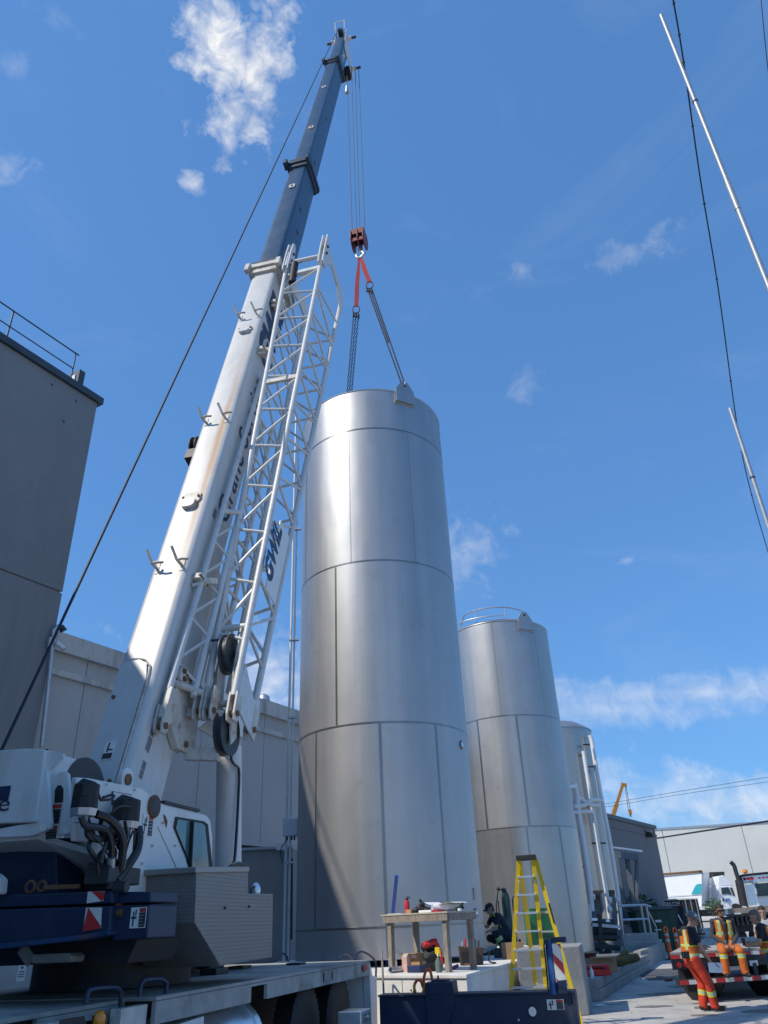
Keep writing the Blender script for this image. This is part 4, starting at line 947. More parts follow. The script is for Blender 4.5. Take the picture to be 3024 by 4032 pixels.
# bracket block that ties jib to boom, low down
part('jib_support', m_whiterust, crane, lambda b: (b.prism([Bs(s, .32, n_) for s, n_ in ((2.1, -.3), (2.0, .1), (1.4, .15), (1.15, -.3), (1.3, -.75), (1.9, -.6))], RR * .10), b.bar(Bs(1.7, .35, -.35), Bs(1.7, 1.0, -.55), .16, .12), b.bar(Bs(1.25, .35, -.62), Bs(1.25, .8, -.72), .12, .16)), bevel=0.01)
for s in (3.6, 11.9, 9.9):
    part('stow_bracket', m_whiterust, crane, lambda b: (b.obox(Bs(s, .36, .20), RR * .09, N * .12, D * .05), b.bar(Bs(s, .32, .22), Bs(s + .06, .60, .05 if s < 5 else .2), .05, .1), b.bar(Bs(s - .16, .33, .28), Bs(s + .02, .48, .16), .04, .05)), bevel=0.006)
    part('bracket_pin', m_dark, crane, lambda b: b.cyl(Bs(s, .44, .34), Bs(s, .44, .06), .02, n=8))
# top end of the jib: lugs, cross tubes, side gusset, roller
for r_, n_, ext in ((.60, .52, 1.0), (1.47, .52, 1.1)):
    b0 = 13.1
    part('jib_lug', m_whiteclean, jib, lambda b: (b.prism([Bs(s, r_ - .06, n_ + n2) for s, n2 in ((b0 - .3, -.10), (b0 + .5, -.16), (b0 + ext, -.07), (b0 + ext + .12, 0), (b0 + ext, .08), (b0 + .5, .10), (b0 - .3, .08))], RR * .035),
                                                  b.prism([Bs(s, r_ + .05, n_ + n2) for s, n2 in ((b0 - .3, -.10), (b0 + .5, -.16), (b0 + ext, -.07), (b0 + ext + .12, 0), (b0 + ext, .08), (b0 + .5, .10), (b0 - .3, .08))], RR * .035)), bevel=0.006)
    for ss in (b0 + .25, b0 + .6): part('lug_spacer', m_dark, jib, lambda b: b.cyl(Bs(ss, r_ - .1, n_ - .02), Bs(ss, r_ + .12, n_ - .02), .035, n=10), True)
part('cross_tube', m_whiteclean, jib, lambda b: b.cyl(Bs(13.35, .60, .46), Bs(13.35, 1.47, .46), .055, n=12), True)
part('cross_tube', m_whiteclean, jib, lambda b: b.bar(Bs(12.75, .60, .42), Bs(12.8, 1.47, .42), .10, .13, D))
part('side_gusset', m_whiteclean, jib, lambda b: (b.prism([Bs(s, 1.46, n_) for s, n_ in ((12.9, .46), (14.1, .5), (14.12, .40), (14.12, .0), (14.12, -.80), (13.9, -1.03), (13.2, -1.04), (13.45, -.82), (13.75, -.55), (13.80, -.05), (13.45, .20), (13.0, .30))], RR * .05)), bevel=0.008)
part('side_gusset', m_whiteclean, jib, lambda b: (b.prism([Bs(s, .60, n_) for s, n_ in ((12.6, .40), (13.2, .4), (13.3, -.1), (13.6, -.85), (13.0, -.92), (12.95, -.4))], RR * .05)), bevel=0.008)
part('roller', m_black, jib, lambda b: b.cyl(Bs(12.35, .80, .42), Bs(13.15, .80, .5), .085, n=16), True)
part('roller_bracket', m_dark, jib, lambda b: b.bar(Bs(13.15, .62, .50), Bs(13.15, .98, .52), .03))
part('jib_walk_bar', m_whiterust, jib, lambda b: b.bar(Bs(8.75, .62, .16), Bs(8.75, 1.3, .16), .06, .12, D))
for s in (5.4, 5.62, 3.6):
    for c_ in (c1, c2): part('tape_band', m_black, jib, lambda b: b.cyl(Bs(*lerp(c_[0], c_[1], (s - 2) / 11.1)), Bs(*lerp(c_[0], c_[1], (s + .05 - 2) / 11.1)), .048, n=10), True)
# name board on the jib side
sb = [SR(x, y, 1.17) for x, y in ((1101, 2049), (1136, 2119), (1079, 2382), (1042, 2320))]
brd = part('name_board', m_sticker, jib, lambda b: b.prism(sb, RR * .02))
xd_ = norm(sb[0] - sb[3]); yd_ = np.cross(RR, xd_)
text_mesh('GWIL', 'lettering', m_logo, brd, (sb[3] * .72 + sb[2] * .28) + xd_ * .16 + RR * .022, xd_, yd_, .47, 1.22, shear=0.2, bold=0.05)

# ---- superstructure
sup = part('turntable', m_dark, crane, lambda b: b.cyl(Sp(.4, 0, TZ + .01), Sp(.4, 0, 1.5), .85, n=40), True)
plate = [(296, 3312), (347, 3316), (400, 3405), (500, 3580), (790, 3600), (745, 3418), (648, 3180), (560, 3104), (354, 3064), (300, 3060)]
PR = 1.06
for r_ in (PR, -1.0):
    sh_ = RR * (r_ - PR)
    sidep = part('side_plate', m_white, crane, lambda b: b.prism([SR(x, y, PR) + sh_ for x, y in plate], -RR * .05), bevel=0.012)
part('frame_floor', m_white, crane, lambda b: b.prism([Sp(-1.9, -.95, 2.52), Sp(-1.9, .45, 2.52), Sp(-.9, .9, 2.3), Sp(.9, .9, 1.6), Sp(.9, -.95, 1.6), Sp(-.9, -.95, 2.3)], UZ * .05))
part('turret_base', m_navy, crane, lambda b: b.prism([Sp(-1.0, -.9, 1.5), Sp(-1.0, .45, 1.5), Sp(3.9, .45, 1.5), Sp(3.9, -.9, 1.5)], UZ * .25))
po = SR(604, 3176, PR + .005)
part('pivot_boss', m_rust, crane, lambda b: b.ring(po + RR * .01, RR, .095, .020, 28, 8), True)
part('pivot_pin', m_dark, crane, lambda b: b.cyl(po - RR * .02, po + RR * .03, .085, n=24), True)
p2_ = SR(486, 3071, .52)
pb_ = part('pin_link', m_white, crane, lambda b: b.prism([p2_ + U * x + UZ * y for x, y in round_rect(.24, .24, .11, 5)], RR * .05))
part('link_pin', m_rust, pb_, lambda b: b.cyl(p2_ + RR * .05, p2_ + RR * .07, .06, n=16), True)
wn0 = [SR(x, y, PR + .003) for x, y in ((440, 3115), (516, 3128), (516, 3170), (440, 3170))]
part('access_opening', m_dark, crane, lambda b: b.prism(wn0, RR * .004))
part('opening_panel', m_white, crane, lambda b: b.prism([SR(x, y, PR + .008) for x, y in ((446, 3118), (514, 3131), (514, 3158), (446, 3150))], RR * .004))
d0 = SR(580, 3250, PR + .003); decal(crane, d0, U, UZ, .20, .20, 0)
# winch housing (rear face towards us) and its brackets
Uc = -2.0
cov = part('winch_cover', m_white, crane, lambda b: b.prism([SU(x, y, Uc) for x, y in ((-620, 2990), (-200, 2962), (0, 2953), (100, 2946), (178, 2951), (166, 3060), (143, 3237), (-620, 3262))], U * .65), bevel=0.015)
text_mesh('GWIL', 'lettering', m_logo, cov, SU(-560, 3185, Uc - .006), RR, UZ, .62, (SU(28, 3180, Uc) - SU(-560, 3180, Uc)) @ RR, bold=0.06)
text_mesh('Crane Service', 'lettering', m_logo, cov, SU(-560, 3240, Uc - .006), RR, UZ, .21, (SU(18, 3230, Uc) - SU(-560, 3230, Uc)) @ RR)
part('cover_wing', m_white, crane, lambda b: b.prism([SU(x, y, Uc + .06) for x, y in ((190, 2951), (250, 2967), (247, 2980), (196, 3032), (183, 3028))], U * .03))
part('cover_gap', m_black, crane, lambda b: b.prism([SU(x, y, Uc + .12) for x, y in ((178, 2948), (192, 2950), (184, 3040), (172, 3040))], U * .05))
part('cover_post', m_white, crane, lambda b: b.prism([SU(x, y, Uc + .03) for x, y in ((178, 3025), (184, 3030), (200, 3240), (196, 3262), (165, 3278), (120, 3292), (-40, 3300), (-40, 3270), (60, 3250), (146, 3238))], U * .05), bevel=0.008)
part('drum', m_dark, crane, lambda b: b.lathe(Sp(-1.3, -.4, 2.98), RR, [(.37, 0), (.37, .04), (.26, .05), (.26, .8), (.37, .81), (.37, .85)], 32), True)
brk = part('winch_bracket', m_white, crane, lambda b: b.prism([SU(x, y, -1.82) for x, y in ((226, 3046), (238, 3039), (260, 3039), (266, 3046), (287, 3245), (281, 3285), (204, 3290), (200, 3244), (216, 3244))], U * .05), bevel=0.008)
part('bracket_slot', m_black, brk, lambda b: b.prism([SU(x, y, -1.825) for x, y in ((213, 3170), (216, 3110), (226, 3092), (240, 3092), (249, 3106), (248, 3150), (244, 3174))], U * .004))
d1 = SU(221, 3205, -1.826); decal(brk, d1, RR, UZ, .11, .19, 1)
d2 = SU(203, 3279, -1.83); decal(brk, d2, RR, UZ, .13, .12, 1)
for x, y in ((170, 3257), (263, 3266)): part('bracket_bolt', m_white, brk, lambda b: b.cyl(SU(x, y, Uc + .02 if x < 200 else -1.822), SU(x, y, Uc - .0 if x < 200 else -1.85), .035, n=14), True)
# hydraulic motors with flanges and hoses
def motor(px, py, w, h, r_):
    o = SR(px, py, r_)
    mo = part('hydraulic_motor', m_black, crane, lambda b: (b.cyl(o + UZ * h * .5, o - UZ * h * .28, w * .50, w * .52, 10), b.cyl(o + RR * .02 + UZ * h * .62, o + UZ * h * .4, w * .30, w * .46, 10), b.box(o + U * w * .35 + UZ * h * .1, (w * .4, w * .45, h * .7), 12), b.box(o - U * w * .3 + UZ * h * .25 + RR * .03, (w * .3, w * .4, h * .4), 30)), bevel=0.012)
    part('motor_flange', m_galv, mo, lambda b: b.cyl(o - UZ * h * .28, o - UZ * h * .50, w * .56, w * .50, 8))
    part('port_block', m_galv, mo, lambda b: (b.box(o - UZ * h * .60 - U * w * .1, (w * .5, w * .4, h * .2)), b.cyl(o - UZ * h * .62 + U * w * .2, o - UZ * h * .8 + U * w * .2, w * .14)))
    return o
mo1 = motor(335, 3150, .215, .26, 1.22); mo2 = motor(495, 3206, .25, .25, 1.22)
def hose(pts, r=.028, m=None, r_=1.30):
    part('hydraulic_hose', m or m_blackgloss, crane, lambda b: b.tube(bez([SR(x, y, r_ + dz) for x, y, dz in pts], 6), r, 8), True)
hose([(320, 3215, 0), (335, 3250, .02), (370, 3255, .03), (420, 3270, .03), (438, 3320, .02), (438, 3375, 0), (430, 3420, -.05)])
hose([(380, 3205, 0), (430, 3225, .05), (470, 3270, .06), (483, 3320, .05), (480, 3380, .03), (470, 3430, 0)], .036)
hose([(545, 3255, 0), (548, 3300, .02), (540, 3350, .03), (510, 3400, .03), (480, 3440, 0), (455, 3470, 0)], .040)
hose([(345, 3255, -.05), (350, 3290, -.03), (390, 3305, -.02), (420, 3300, -.05)], .03)
hose([(395, 3150, 0), (430, 3148, .02), (448, 3138, .02), (440, 3130, 0), (405, 3140, -.02)], .012)
hose([(434, 3215, 0), (450, 3190, .03), (480, 3175, .03), (520, 3180, .02), (545, 3210, 0)], .010)
hose([(532, 3270, 0), (528, 3330, 0), (526, 3370, 0)], .014); hose([(525, 3270, 0), (505, 3320, 0), (490, 3380, 0)], .010); hose([(380, 3100, 0), (388, 3130, 0), (398, 3150, 0)], .012)
hose([(395, 3400, 0), (410, 3340, 0), (425, 3310, 0), (455, 3315, 0), (470, 3340, 0)], .018)
for k in range(9):      # the tangle of thin control lines
    x0, y0 = random.uniform(340, 540), random.uniform(3200, 3260); x1, y1 = random.uniform(380, 500), random.uniform(3400, 3460)
    hose([(x0, y0, random.uniform(-.1, .05)), (x0 + random.uniform(-40, 40), y0 + 60, random.uniform(-.1, .06)), ((x0 + x1) / 2 + random.uniform(-45, 45), (y0 + y1) / 2 + 20, random.uniform(-.1, .06)), (x1, y1, -.05)], random.choice((.008, .011, .014, .02)))
for x, y in ((420, 3090), (530, 3110), (640, 3240), (600, 3330), (690, 3330), (560, 3400), (440, 3200), (380, 3300)):
    part('plate_bolt', m_whiterust, crane, lambda b: b.cyl(SR(x, y, PR), SR(x, y, PR + .012), .014, n=8))
part('plate_weld', m_whiterust, crane, lambda b: b.tube([SR(x, y, PR + .002) for x, y in ((620, 3255), (660, 3340), (700, 3430))], .006, 5), True)
part('rust_patch', m_rust, crane, lambda b: b.prism([SR(x, y, PR + .002) for x, y in ((642, 3205), (652, 3212), (660, 3235), (655, 3262), (648, 3240), (645, 3225))], RR * .001))
for x, y in ((437, 3395), (478, 3405), (548, 3295), (482, 3385)): part('hose_fitting', m_galv, crane, lambda b: b.cyl(SR(x, y - 18, 1.31), SR(x - 1, y + 18, 1.29), .036, n=10), True)
part('valve_bank', m_dark, crane, lambda b: (b.obox(SR(445, 3450, 1.2), U * .26, RR * .12, UZ * .07), b.obox(SR(410, 3425, 1.15), U * .12, RR * .10, UZ * .06)), bevel=0.01)
deckm_ = mat('grey_tan_steel', (0.20, 0.18, 0.15), 0.6, 0.2, var=0.2, scale=5)
# pedestal, counterweight slabs with hazard markers
part('pedestal', m_navy, crane, lambda b: b.prism([SU(x, y, -1.62) for x, y in ((-150, 3300), (30, 3306), (222, 3312), (226, 3560), (-150, 3560))], U * .4), bevel=0.01)
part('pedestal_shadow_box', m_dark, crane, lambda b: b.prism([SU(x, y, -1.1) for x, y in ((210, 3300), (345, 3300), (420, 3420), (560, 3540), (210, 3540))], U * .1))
part('frame_gusset', m_whiterust, crane, lambda b: b.prism([SU(x, y, -1.12) for x, y in ((290, 3318), (348, 3318), (412, 3412), (395, 3440))], U * .03))
part('lift_lug', m_rust, crane, lambda b: (b.box(SU(245, 3492, -1.9), (.30, .06, .035), 12), b.ring(SU(120, 3492, -1.9), U, .045, .014), b.ring(SU(165, 3490, -1.9), U, .04, .014)))
part('tool_pouch', m_white, crane, lambda b: b.prism([SU(x, y, -2.02) for x, y in ((-60, 3440), (12, 3440), (36, 3462), (30, 3522), (-60, 3524))], -U * .12), bevel=0.02)
m_navy2 = mat('scuffed_blue_paint', (0.012, 0.05, 0.13), 0.5, var=0.3, scale=4, dirt=(0.12, 0.07, 0.04), dscale=2.5, damt=0.9)
cw = part('counterweight', m_navy, crane, lambda b: b.prism([SU(x, y, -2.0) for x, y in ((-900, 3560), (0, 3524), (441, 3508), (443, 3557), (0, 3573), (-900, 3602))], U * .7), bevel=0.015)
cw2 = part('counterweight', m_navy, crane, lambda b: b.prism([SU(x, y, -2.01) for x, y in ((-900, 3612), (0, 3580), (438, 3566), (432, 3672), (300, 3694), (0, 3726), (-900, 3770))], U * .7), bevel=0.015)
part('slab_lip', m_navy2, crane, lambda b: b.prism([SU(x, y, -2.03) for x, y in ((-900, 3762), (0, 3716), (300, 3684), (430, 3664), (428, 3680), (300, 3703), (0, 3736), (-900, 3784))], U * .3), bevel=0.006)
cw3 = part('counterweight', m_navy, crane, lambda b: b.prism([SU(x, y, -1.9) for x, y in ((450, 3512), (594, 3510), (592, 3552), (450, 3560))], U * .5), bevel=0.012)
cw4 = part('counterweight', m_navy, crane, lambda b: b.prism([SU(x, y, -1.91) for x, y in ((448, 3566), (588, 3562), (580, 3694), (440, 3704))], U * .5), bevel=0.012)
part('tie_rod', m_rust, crane, lambda b: (b.cyl(SU(466, 3512, -1.86), SU(466, 3690, -1.86), .045, n=12), b.cyl(SU(446, 3596, -1.90), SU(486, 3594, -1.90), .035)))
part('work_lamp', m_dark, crane, lambda b: (b.lathe(SU(440, 3490, -1.95), UZ, [(.02, -.03), (.05, -.02), (.055, .02), (.03, .035)], 18), b.cyl(SU(455, 3493, -1.95), SU(500, 3492, -1.95), .05, .045, 14)), True)
part('slinger_ring', m_black, crane, lambda b: b.prism([SU(x, y, -1.7) for x, y in ((80, 3735), (160, 3792), (320, 3788), (500, 3792), (540, 3700), (80, 3700))], U * .8))
part('belly_bracket', deckm_, crane, lambda b: (b.prism([SU(x, y, -1.95) for x, y in ((130, 3758), (270, 3752), (284, 3766), (275, 3790), (128, 3795), (118, 3785))], U * .2), b.bar(SU(85, 3732, -1.9), SU(125, 3788, -1.9), .03, .1)), bevel=0.01)
def hazard(par, pts, u_):
    a, b2, c2_, d2_ = [SU(x, y, u_) for x, y in pts]   # tl, tr, br, bl
    h = part('hazard_marker', m_tape_w, par, lambda b: b.prism([a, b2, c2_, d2_], -U * .004))
    part('hazard_stripe', m_tape_r, h, lambda b: b.prism([a * .85 + b2 * .15 - U * .005, c2_ * .9 + b2 * .1 - U * .005, c2_ - U * .005, d2_ - U * .005, d2_ * .85 + a * .15 - U * .005], -U * .002))
hazard(cw2, ((340, 3574), (402, 3573), (398, 3655), (327, 3667)), -2.014)
hb_ = [SU(x, y, -2.004) for x, y in ((347, 3511), (412, 3509), (408, 3547), (342, 3557))]
hm_ = part('hazard_marker', m_tape_w, cw, lambda b: b.prism(hb_, -U * .004)); part('hazard_stripe', m_tape_r, hm_, lambda b: b.prism([SU(x, y, -2.009) for x, y in ((362, 3511), (411, 3510), (410, 3542), (398, 3547))], -U * .002))
decal(cw4, SU(545, 3613, -1.914), RR, UZ, .145, .155, 0)
# tread plate tool locker
tb = [(774, 3436), (978, 3429), (976, 3518), (1075, 3520), (1071, 3770), (868, 3803), (767, 3633)]
tbx = part('tool_locker', m_plate, crane, lambda b: b.prism([SR(x, y, 1.6) for x, y in tb], -RR * .82), bevel=0.006)
tc0 = SR(774, 3436, 1.6); tc1 = SR(767, 3633, 1.6)
lid_a = SR(772, 3424, 1.62); lid_b = SR(982, 3422, 1.62)
part('locker_lid', m_tread, tbx, lambda b: b.prism([lid_a + UZ * .025, lid_b + UZ * .025, lid_b - UZ * .03, lid_a - UZ * .03], -RR * .86), bevel=0.008)
def lug_face(b, o, ex, ey, nx_, ny_, nrm, skip=None):
    ex_, ey_ = np.array(ex), np.array(ey); lx, ly = norm(ex_), norm(ey_)
    for i in range(nx_):
        for j in range(ny_):
            c_ = o + ex_ * ((i + .5) / nx_) + ey_ * ((j + .5) / ny_)
            if skip and skip(c_): continue
            d_ = norm(lx + ly * (1 if (i + j) % 2 else -1)); q_ = np.cross(nrm, d_)
            L_, W_ = .014, .0045
            b.add([c_ - d_ * L_, c_ + q_ * W_, c_ + d_ * L_, c_ - q_ * W_, c_ + nrm * .004], [(0, 3, 4), (3, 2, 4), (2, 1, 4), (1, 0, 4)])
tpoly = [((SR(x, y, 1.6) - O) @ U, SR(x, y, 1.6)[2]) for x, y in tb]
def inpoly(p, poly):
    r = False; j = len(poly) - 1
    for i in range(len(poly)):
        (xi, yi), (xj, yj) = poly[i], poly[j]
        if (yi > p[1]) != (yj > p[1]) and p[0] < (xj - xi) * (p[1] - yi) / (yj - yi) + xi: r = not r
        j = i
    return r
lg = part('tread_lugs', m_tread, tbx, lambda b: (lug_face(b, tc1 - RR * .80 - U * .001, RR * .78, (tc0 - tc1), 24, 13, -U), lug_face(b, Sp(-1.0, 1.601, 1.38), U * 2.2, UZ * .95, 60, 26, RR, lambda c_: not inpoly(((c_ - O) @ U, c_[2]), tpoly))))
lg['kind'] = 'stuff'
for x, y in ((886, 3575), (981, 3570)): part('locker_bolt', m_dark, tbx, lambda b: b.cyl(SR(x, y, 1.60), SR(x, y, 1.612), .014, n=8))
# operator cab
cabp = [(600, 3150), (644, 3162), (770, 3193), (815, 3208), (832, 3228), (840, 3300), (838, 3428), (600, 3428)]
cab = part('operator_cab', m_white, crane, lambda b: b.prism([SR(x, y, 1.02) for x, y in cabp], -RR * .5), bevel=0.03)
fr = [(690, 3216), (800, 3234), (816, 3246), (834, 3420), (752, 3424), (682, 3258)]
gl = [(700, 3226), (794, 3242), (806, 3252), (822, 3420), (758, 3424), (692, 3262)]
m_glassg = mat('green_tinted_glass', (0.10, 0.17, 0.165), 0.08, var=0.35, scale=2.5, spec=0.9)
cf = part('window_frame', m_black, cab, lambda b: b.prism([SR(x, y, 1.022) for x, y in fr], RR * .012))
part('window_glass', m_glassg, cab, lambda b: b.prism([SR(x, y, 1.036) for x, y in gl], RR * .004))
part('window_pillar', m_black, cab, lambda b: b.bar(SR(752, 3234, 1.045), SR(742, 3425, 1.045), .02, .075, RR))
part('roof_edge', m_dark, cab, lambda b: b.bar(SR(640, 3158, 1.0), SR(778, 3192, 1.0), .06, .03))
part('mirror', m_alu, crane, lambda b: b.ball(SR(1006, 3508, 1.5), (.06, .04, .09), 14, 10), True)
part('mirror_loop', m_black, crane, lambda b: b.tube(bez([SR(x, y, 1.5) for x, y in ((988, 3520), (990, 3500), (1005, 3490), (1022, 3500), (1026, 3518))], 6), .012, 6), True)
# lift cylinder with its hose, bracket under the boom
cy0, cy1 = Sp(3.45, 0, 1.5), Sp(3.08, 0, 4.35)
part('lift_cylinder', m_white, crane, lambda b: b.cyl(cy0, cy1, .20, n=32), True)
part('cylinder_cap', m_whiterust, crane, lambda b: b.cyl(cy1, cy1 + norm(cy1 - cy0) * .14, .225, .15, n=24), True)
for r_ in (-.2, .16): part('cylinder_bracket', m_white, crane, lambda b: b.prism([Bs(1.2, r_, -.44), Bs(4.6, r_, -.44), Sp(3.2, r_, 5.0), Sp(3.25, r_, 4.5), Sp(2.85, r_, 4.45), Sp(1.9, r_, 4.5)], RR * .04))
part('pilot_line', m_blackgloss, crane, lambda b: b.tube(bez([SR(x, y, .22) for x, y in ((913, 2945), (911, 2990), (925, 3012), (941, 3035), (938, 3150), (930, 3300), (922, 3390), (905, 3412), (888, 3428))], 5), .022, 8), True)
part('hose_loop', m_blackgloss, crane, lambda b: b.tube(bez([SR(x, y, .9) for x, y in ((905, 3425), (918, 3408), (940, 3402), (958, 3412), (970, 3432))], 6), .03, 8), True)

# ---- carrier: deck, fascia, wheels, outrigger
deckm = mat('worn_deck_paint', (0.36, 0.35, 0.32), 0.88, 0.0, var=0.2, scale=3, dirt=(0.07, 0.065, 0.06), dscale=1.3, damt=0.85, spec=0.25)
part('deck', deckm, crane, lambda b: b.prism([T(0, 0, TZ - .03), T(6.42, 0, TZ - .03), T(6.42, 2.9, TZ - .03), T(0, 2.9, TZ - .03)], UZ * .03))
part('deck', deckm, crane, lambda b: b.prism([T(6.43, .30, TZ - .04), T(14, .30, TZ - .04), T(14, 2.9, TZ - .04), T(6.43, 2.9, TZ - .04)], UZ * .03))
part('deck_edge', deckm, crane, lambda b: b.prism([T(0, -.005, TZ - .035), T(6.42, -.005, TZ - .035), T(6.42, -.005, TZ - .205), T(4.45, -.005, TZ - .205), T(4.45, -.005, TZ - .06), T(4.02, -.005, TZ - .06), T(4.02, -.005, TZ - .205), T(0, -.005, TZ - .205)], -tr * .04))
part('deck_edge', deckm, crane, lambda b: b.prism([T(6.44, .295, TZ - .045), T(7.6, .295, TZ - .045), T(7.6, .295, TZ - .12), T(6.44, .295, TZ - .12)], -tr * .04))
for a, b_, w_, h_, m_ in ((1.2, 2.2, .5, .06, m_dark), (2.6, 2.0, .7, .10, m_black), (3.0, 1.2, .35, .07, m_dark), (1.6, 1.5, .3, .04, m_rust), (.9, .9, .25, .03, m_dark)):
    part('deck_fitting', m_, crane, lambda b: b.obox(T(a, b_, TZ + h_ / 2), tu * w_ / 2, tr * .12, UZ * h_ / 2), bevel=.01)
for a in (2.15, 1.8): part('edge_slot', m_black, crane, lambda b: b.box(T(a, -.007, TZ - .11), (.02, .02, .10), 0))
part('side_board', deckm, crane, lambda b: b.prism([T(7.55, .1, TZ - .06), T(12.5, .1, TZ - .06), T(12.5, .1, TZ - .45), T(7.55, .1, TZ - .45)], -tr * .1))
lp0 = PL(390, 4015, T(8, .085, 1), tr)
part('marker_lamp', m_lamp_or, crane, lambda b: b.ball(lp0, (.05, .075, .065), 16, 10), True)
part('lamp_bezel', m_black, crane, lambda b: b.prism([PL(x, y, T(8, .095, 1), tr) for x, y in ((362, 4000), (420, 3985), (428, 4010), (420, 4040), (365, 4050))], tr * .004))
part('hand_hole', m_black, crane, lambda b: b.prism([PL(x, y, T(8, .096, 1), tr) for x, y in ((236, 4015), (330, 4000), (338, 4030), (330, 4060), (236, 4070))], tr * .004))
part('deck_post', m_whiterust, crane, lambda b: b.prism([T(6.45, .06, TZ - .05), T(6.85, .06, TZ - .05), T(6.85, .06, .2), T(6.45, .06, .2)], -tr * .1))
part('rear_plate', m_white, crane, lambda b: b.prism([T(0, -.01, TZ - .01), T(.0, -.01, TZ - .2), T(-.02, -.01, .2), T(-.34, -.01, .2), T(-.38, -.01, .98), T(-.16, -.01, 1.0)], -tr * .12), bevel=0.01)
part('rear_cross', m_white, crane, lambda b: b.prism([T(-.02, .1, TZ - .04), T(-.02, 2.8, TZ - .04), T(-.02, 2.8, .5), T(-.02, .1, .5)], tu * .3))
lq = PL(1434, 3811, T(0, -.02, 1), tr)
part('marker_lamp', m_lamp_red, crane, lambda b: b.prism([lq - tu * x + UZ * y for x, y in round_rect(.20, .085, .035, 4)], tr * .02))
def hoop(px, Y_a, r=.018, m=None):
    part('grab_hoop', m or m_navy, crane, lambda b: b.tube(bez([np.array(p) for p in px], 6), r, 8), True)
hoop([PL(x, y, T(-.1, .25, 1), tr) for x, y in ((1397, 3780), (1405, 3757), (1423, 3748), (1445, 3755), (1470, 3775), (1480, 3795), (1480, 3850)) ], 0)
hoop([PL(x, y, T(0, 1.0, 1), tr) for x, y in ((1336, 3780), (1345, 3760), (1362, 3755), (1378, 3765), (1390, 3780))], 0)
hoop([PL(x, y, T(0, 2.6, 1), tr) for x, y in ((1085, 3785), (1100, 3760), (1115, 3755), (1128, 3765), (1135, 3785))], 0)
hoop([PL(x, y, T(7, .1, 1), tr) for x, y in ((548, 3925), (556, 3875), (575, 3858), (630, 3855), (652, 3868), (655, 3885), (640, 4010), (638, 4060))], 0, .020)
hoop([PL(x, y, T(7.5, .2, 1), tr) for x, y in ((336, 3955), (348, 3905), (370, 3893), (450, 3888), (470, 3900), (476, 3930), (468, 4060))], 0, .020)
def wheel(a, b_):
    o = T(a, b_, .53)
    w = part('wheel', m_black, crane, lambda b: b.lathe(o, tr, [(.30, -.14), (.46, -.15), (.52, -.12), (.53, 0), (.52, .12), (.46, .15), (.30, .14)], 40), True)
    tl = MB()
    for k in range(40):
        t_ = 2 * math.pi * k / 40; rad = tu * math.cos(t_) + UZ * math.sin(t_); tan_ = -tu * math.sin(t_) + UZ * math.cos(t_)
        for sg in (-1, 1): tl.obox(o + rad * .53 + tr * .07 * sg, tr * .055, tan_ * .024, rad * .012)
    q = tl.build('tread_blocks', m_black, w); q['kind'] = 'stuff'
    part('rim', m_dark, w, lambda b: b.lathe(o, tr, [(.29, .12), (.26, .04), (.14, .02), (.12, .10), (.01, .11)], 28, cap=False), True)
for a in (.85, 2.2): wheel(a, .35)
for a in (.85, 2.2): wheel(a, 2.5)
part('chassis', m_dark, crane, lambda b: b.prism([T(-.0, .9, .45), T(14, .9, .45), T(14, 2.0, .45), T(-.0, 2.0, .45)], UZ * .72))
part('fuel_tank', m_alu, crane, lambda b: b.cyl(T(5.6, .42, .62), T(4.0, .42, .62), .40, n=32), True)
part('tank_strap', m_alu, crane, lambda b: b.lathe(T(4.1, .42, .62), tu, [(.405, -.06), (.42, -.06), (.42, .06), (.405, .06)], 32), True)
part('side_cover', m_white, crane, lambda b: b.prism([T(6.38, -.0, .97), T(5.5, -.0, 1.0), T(5.5, -.0, .4), T(6.38, -.0, .4)], -tr * .1))
cb = PL(1395, 4005, T(.2, -.35, 1), tr)
part('polished_box', m_alu, crane, lambda b: b.obox(cb + UZ * -.14, tr * .16, tu * .22, UZ * .22), bevel=0.008)
part('box_latch', m_steel, crane, lambda b: (b.obox(cb + tr * .165 - tu * .02, tr * .01, tu * .16, UZ * .05), b.ball(cb + tr * .185, .025)))
# outrigger beam
q0 = P(1490, 3920, 13.6); otr = norm(V3(tr[0], tr[1], 0))
zt = q0[2]; BL = float(((P(2250, 3908, 12.75) - q0) @ otr))
def OB(x, y, z): return V3(q0[0], q0[1], 0) + otr * x + V3(-otr[1], otr[0], 0) * y + UZ * z
ob = part('outrigger_beam', m_navy, crane, lambda b: b.obox(OB(BL / 2, .2, zt - .27), otr * BL / 2, V3(-otr[1], otr[0], 0) * .16, UZ * .25), bevel=0.008)
part('top_flange', m_navy, ob, lambda b: b.obox(OB(BL / 2, .19, zt - .008), otr * (BL / 2 + .01), V3(-otr[1], otr[0], 0) * .19, UZ * .012))
part('beam_box', m_navy, ob, lambda b: b.prism([OB(x, .0, z) for x, z in ((.74, zt + .15), (1.17, zt + .15), (1.19, zt - .12), (1.0, zt - .5), (.74, zt - .5))], V3(-otr[1], otr[0], 0) * .36), bevel=0.008)
part('beam_box_cap', m_navy, ob, lambda b: b.obox(OB(.95, .18, zt + .165), otr * .12, V3(-otr[1], otr[0], 0) * .12, UZ * .012))
part('lock_eye', m_dark, ob, lambda b: b.ring(OB(.93, .1, zt + .20), otr, .032, .009, 18, 6), True)
hx_ = float((PL(2098, 3983, OB(0, .035, 0), (-otr[1], otr[0], 0)) - OB(0, 0, 0)) @ otr); hz2 = PL(2098, 3983, OB(0, .035, 0), (-otr[1], otr[0], 0))[2]
part('beam_hole', m_alu, ob, lambda b: b.cyl(OB(hx_, .038, hz2), OB(hx_, .03, hz2), .06, n=20))
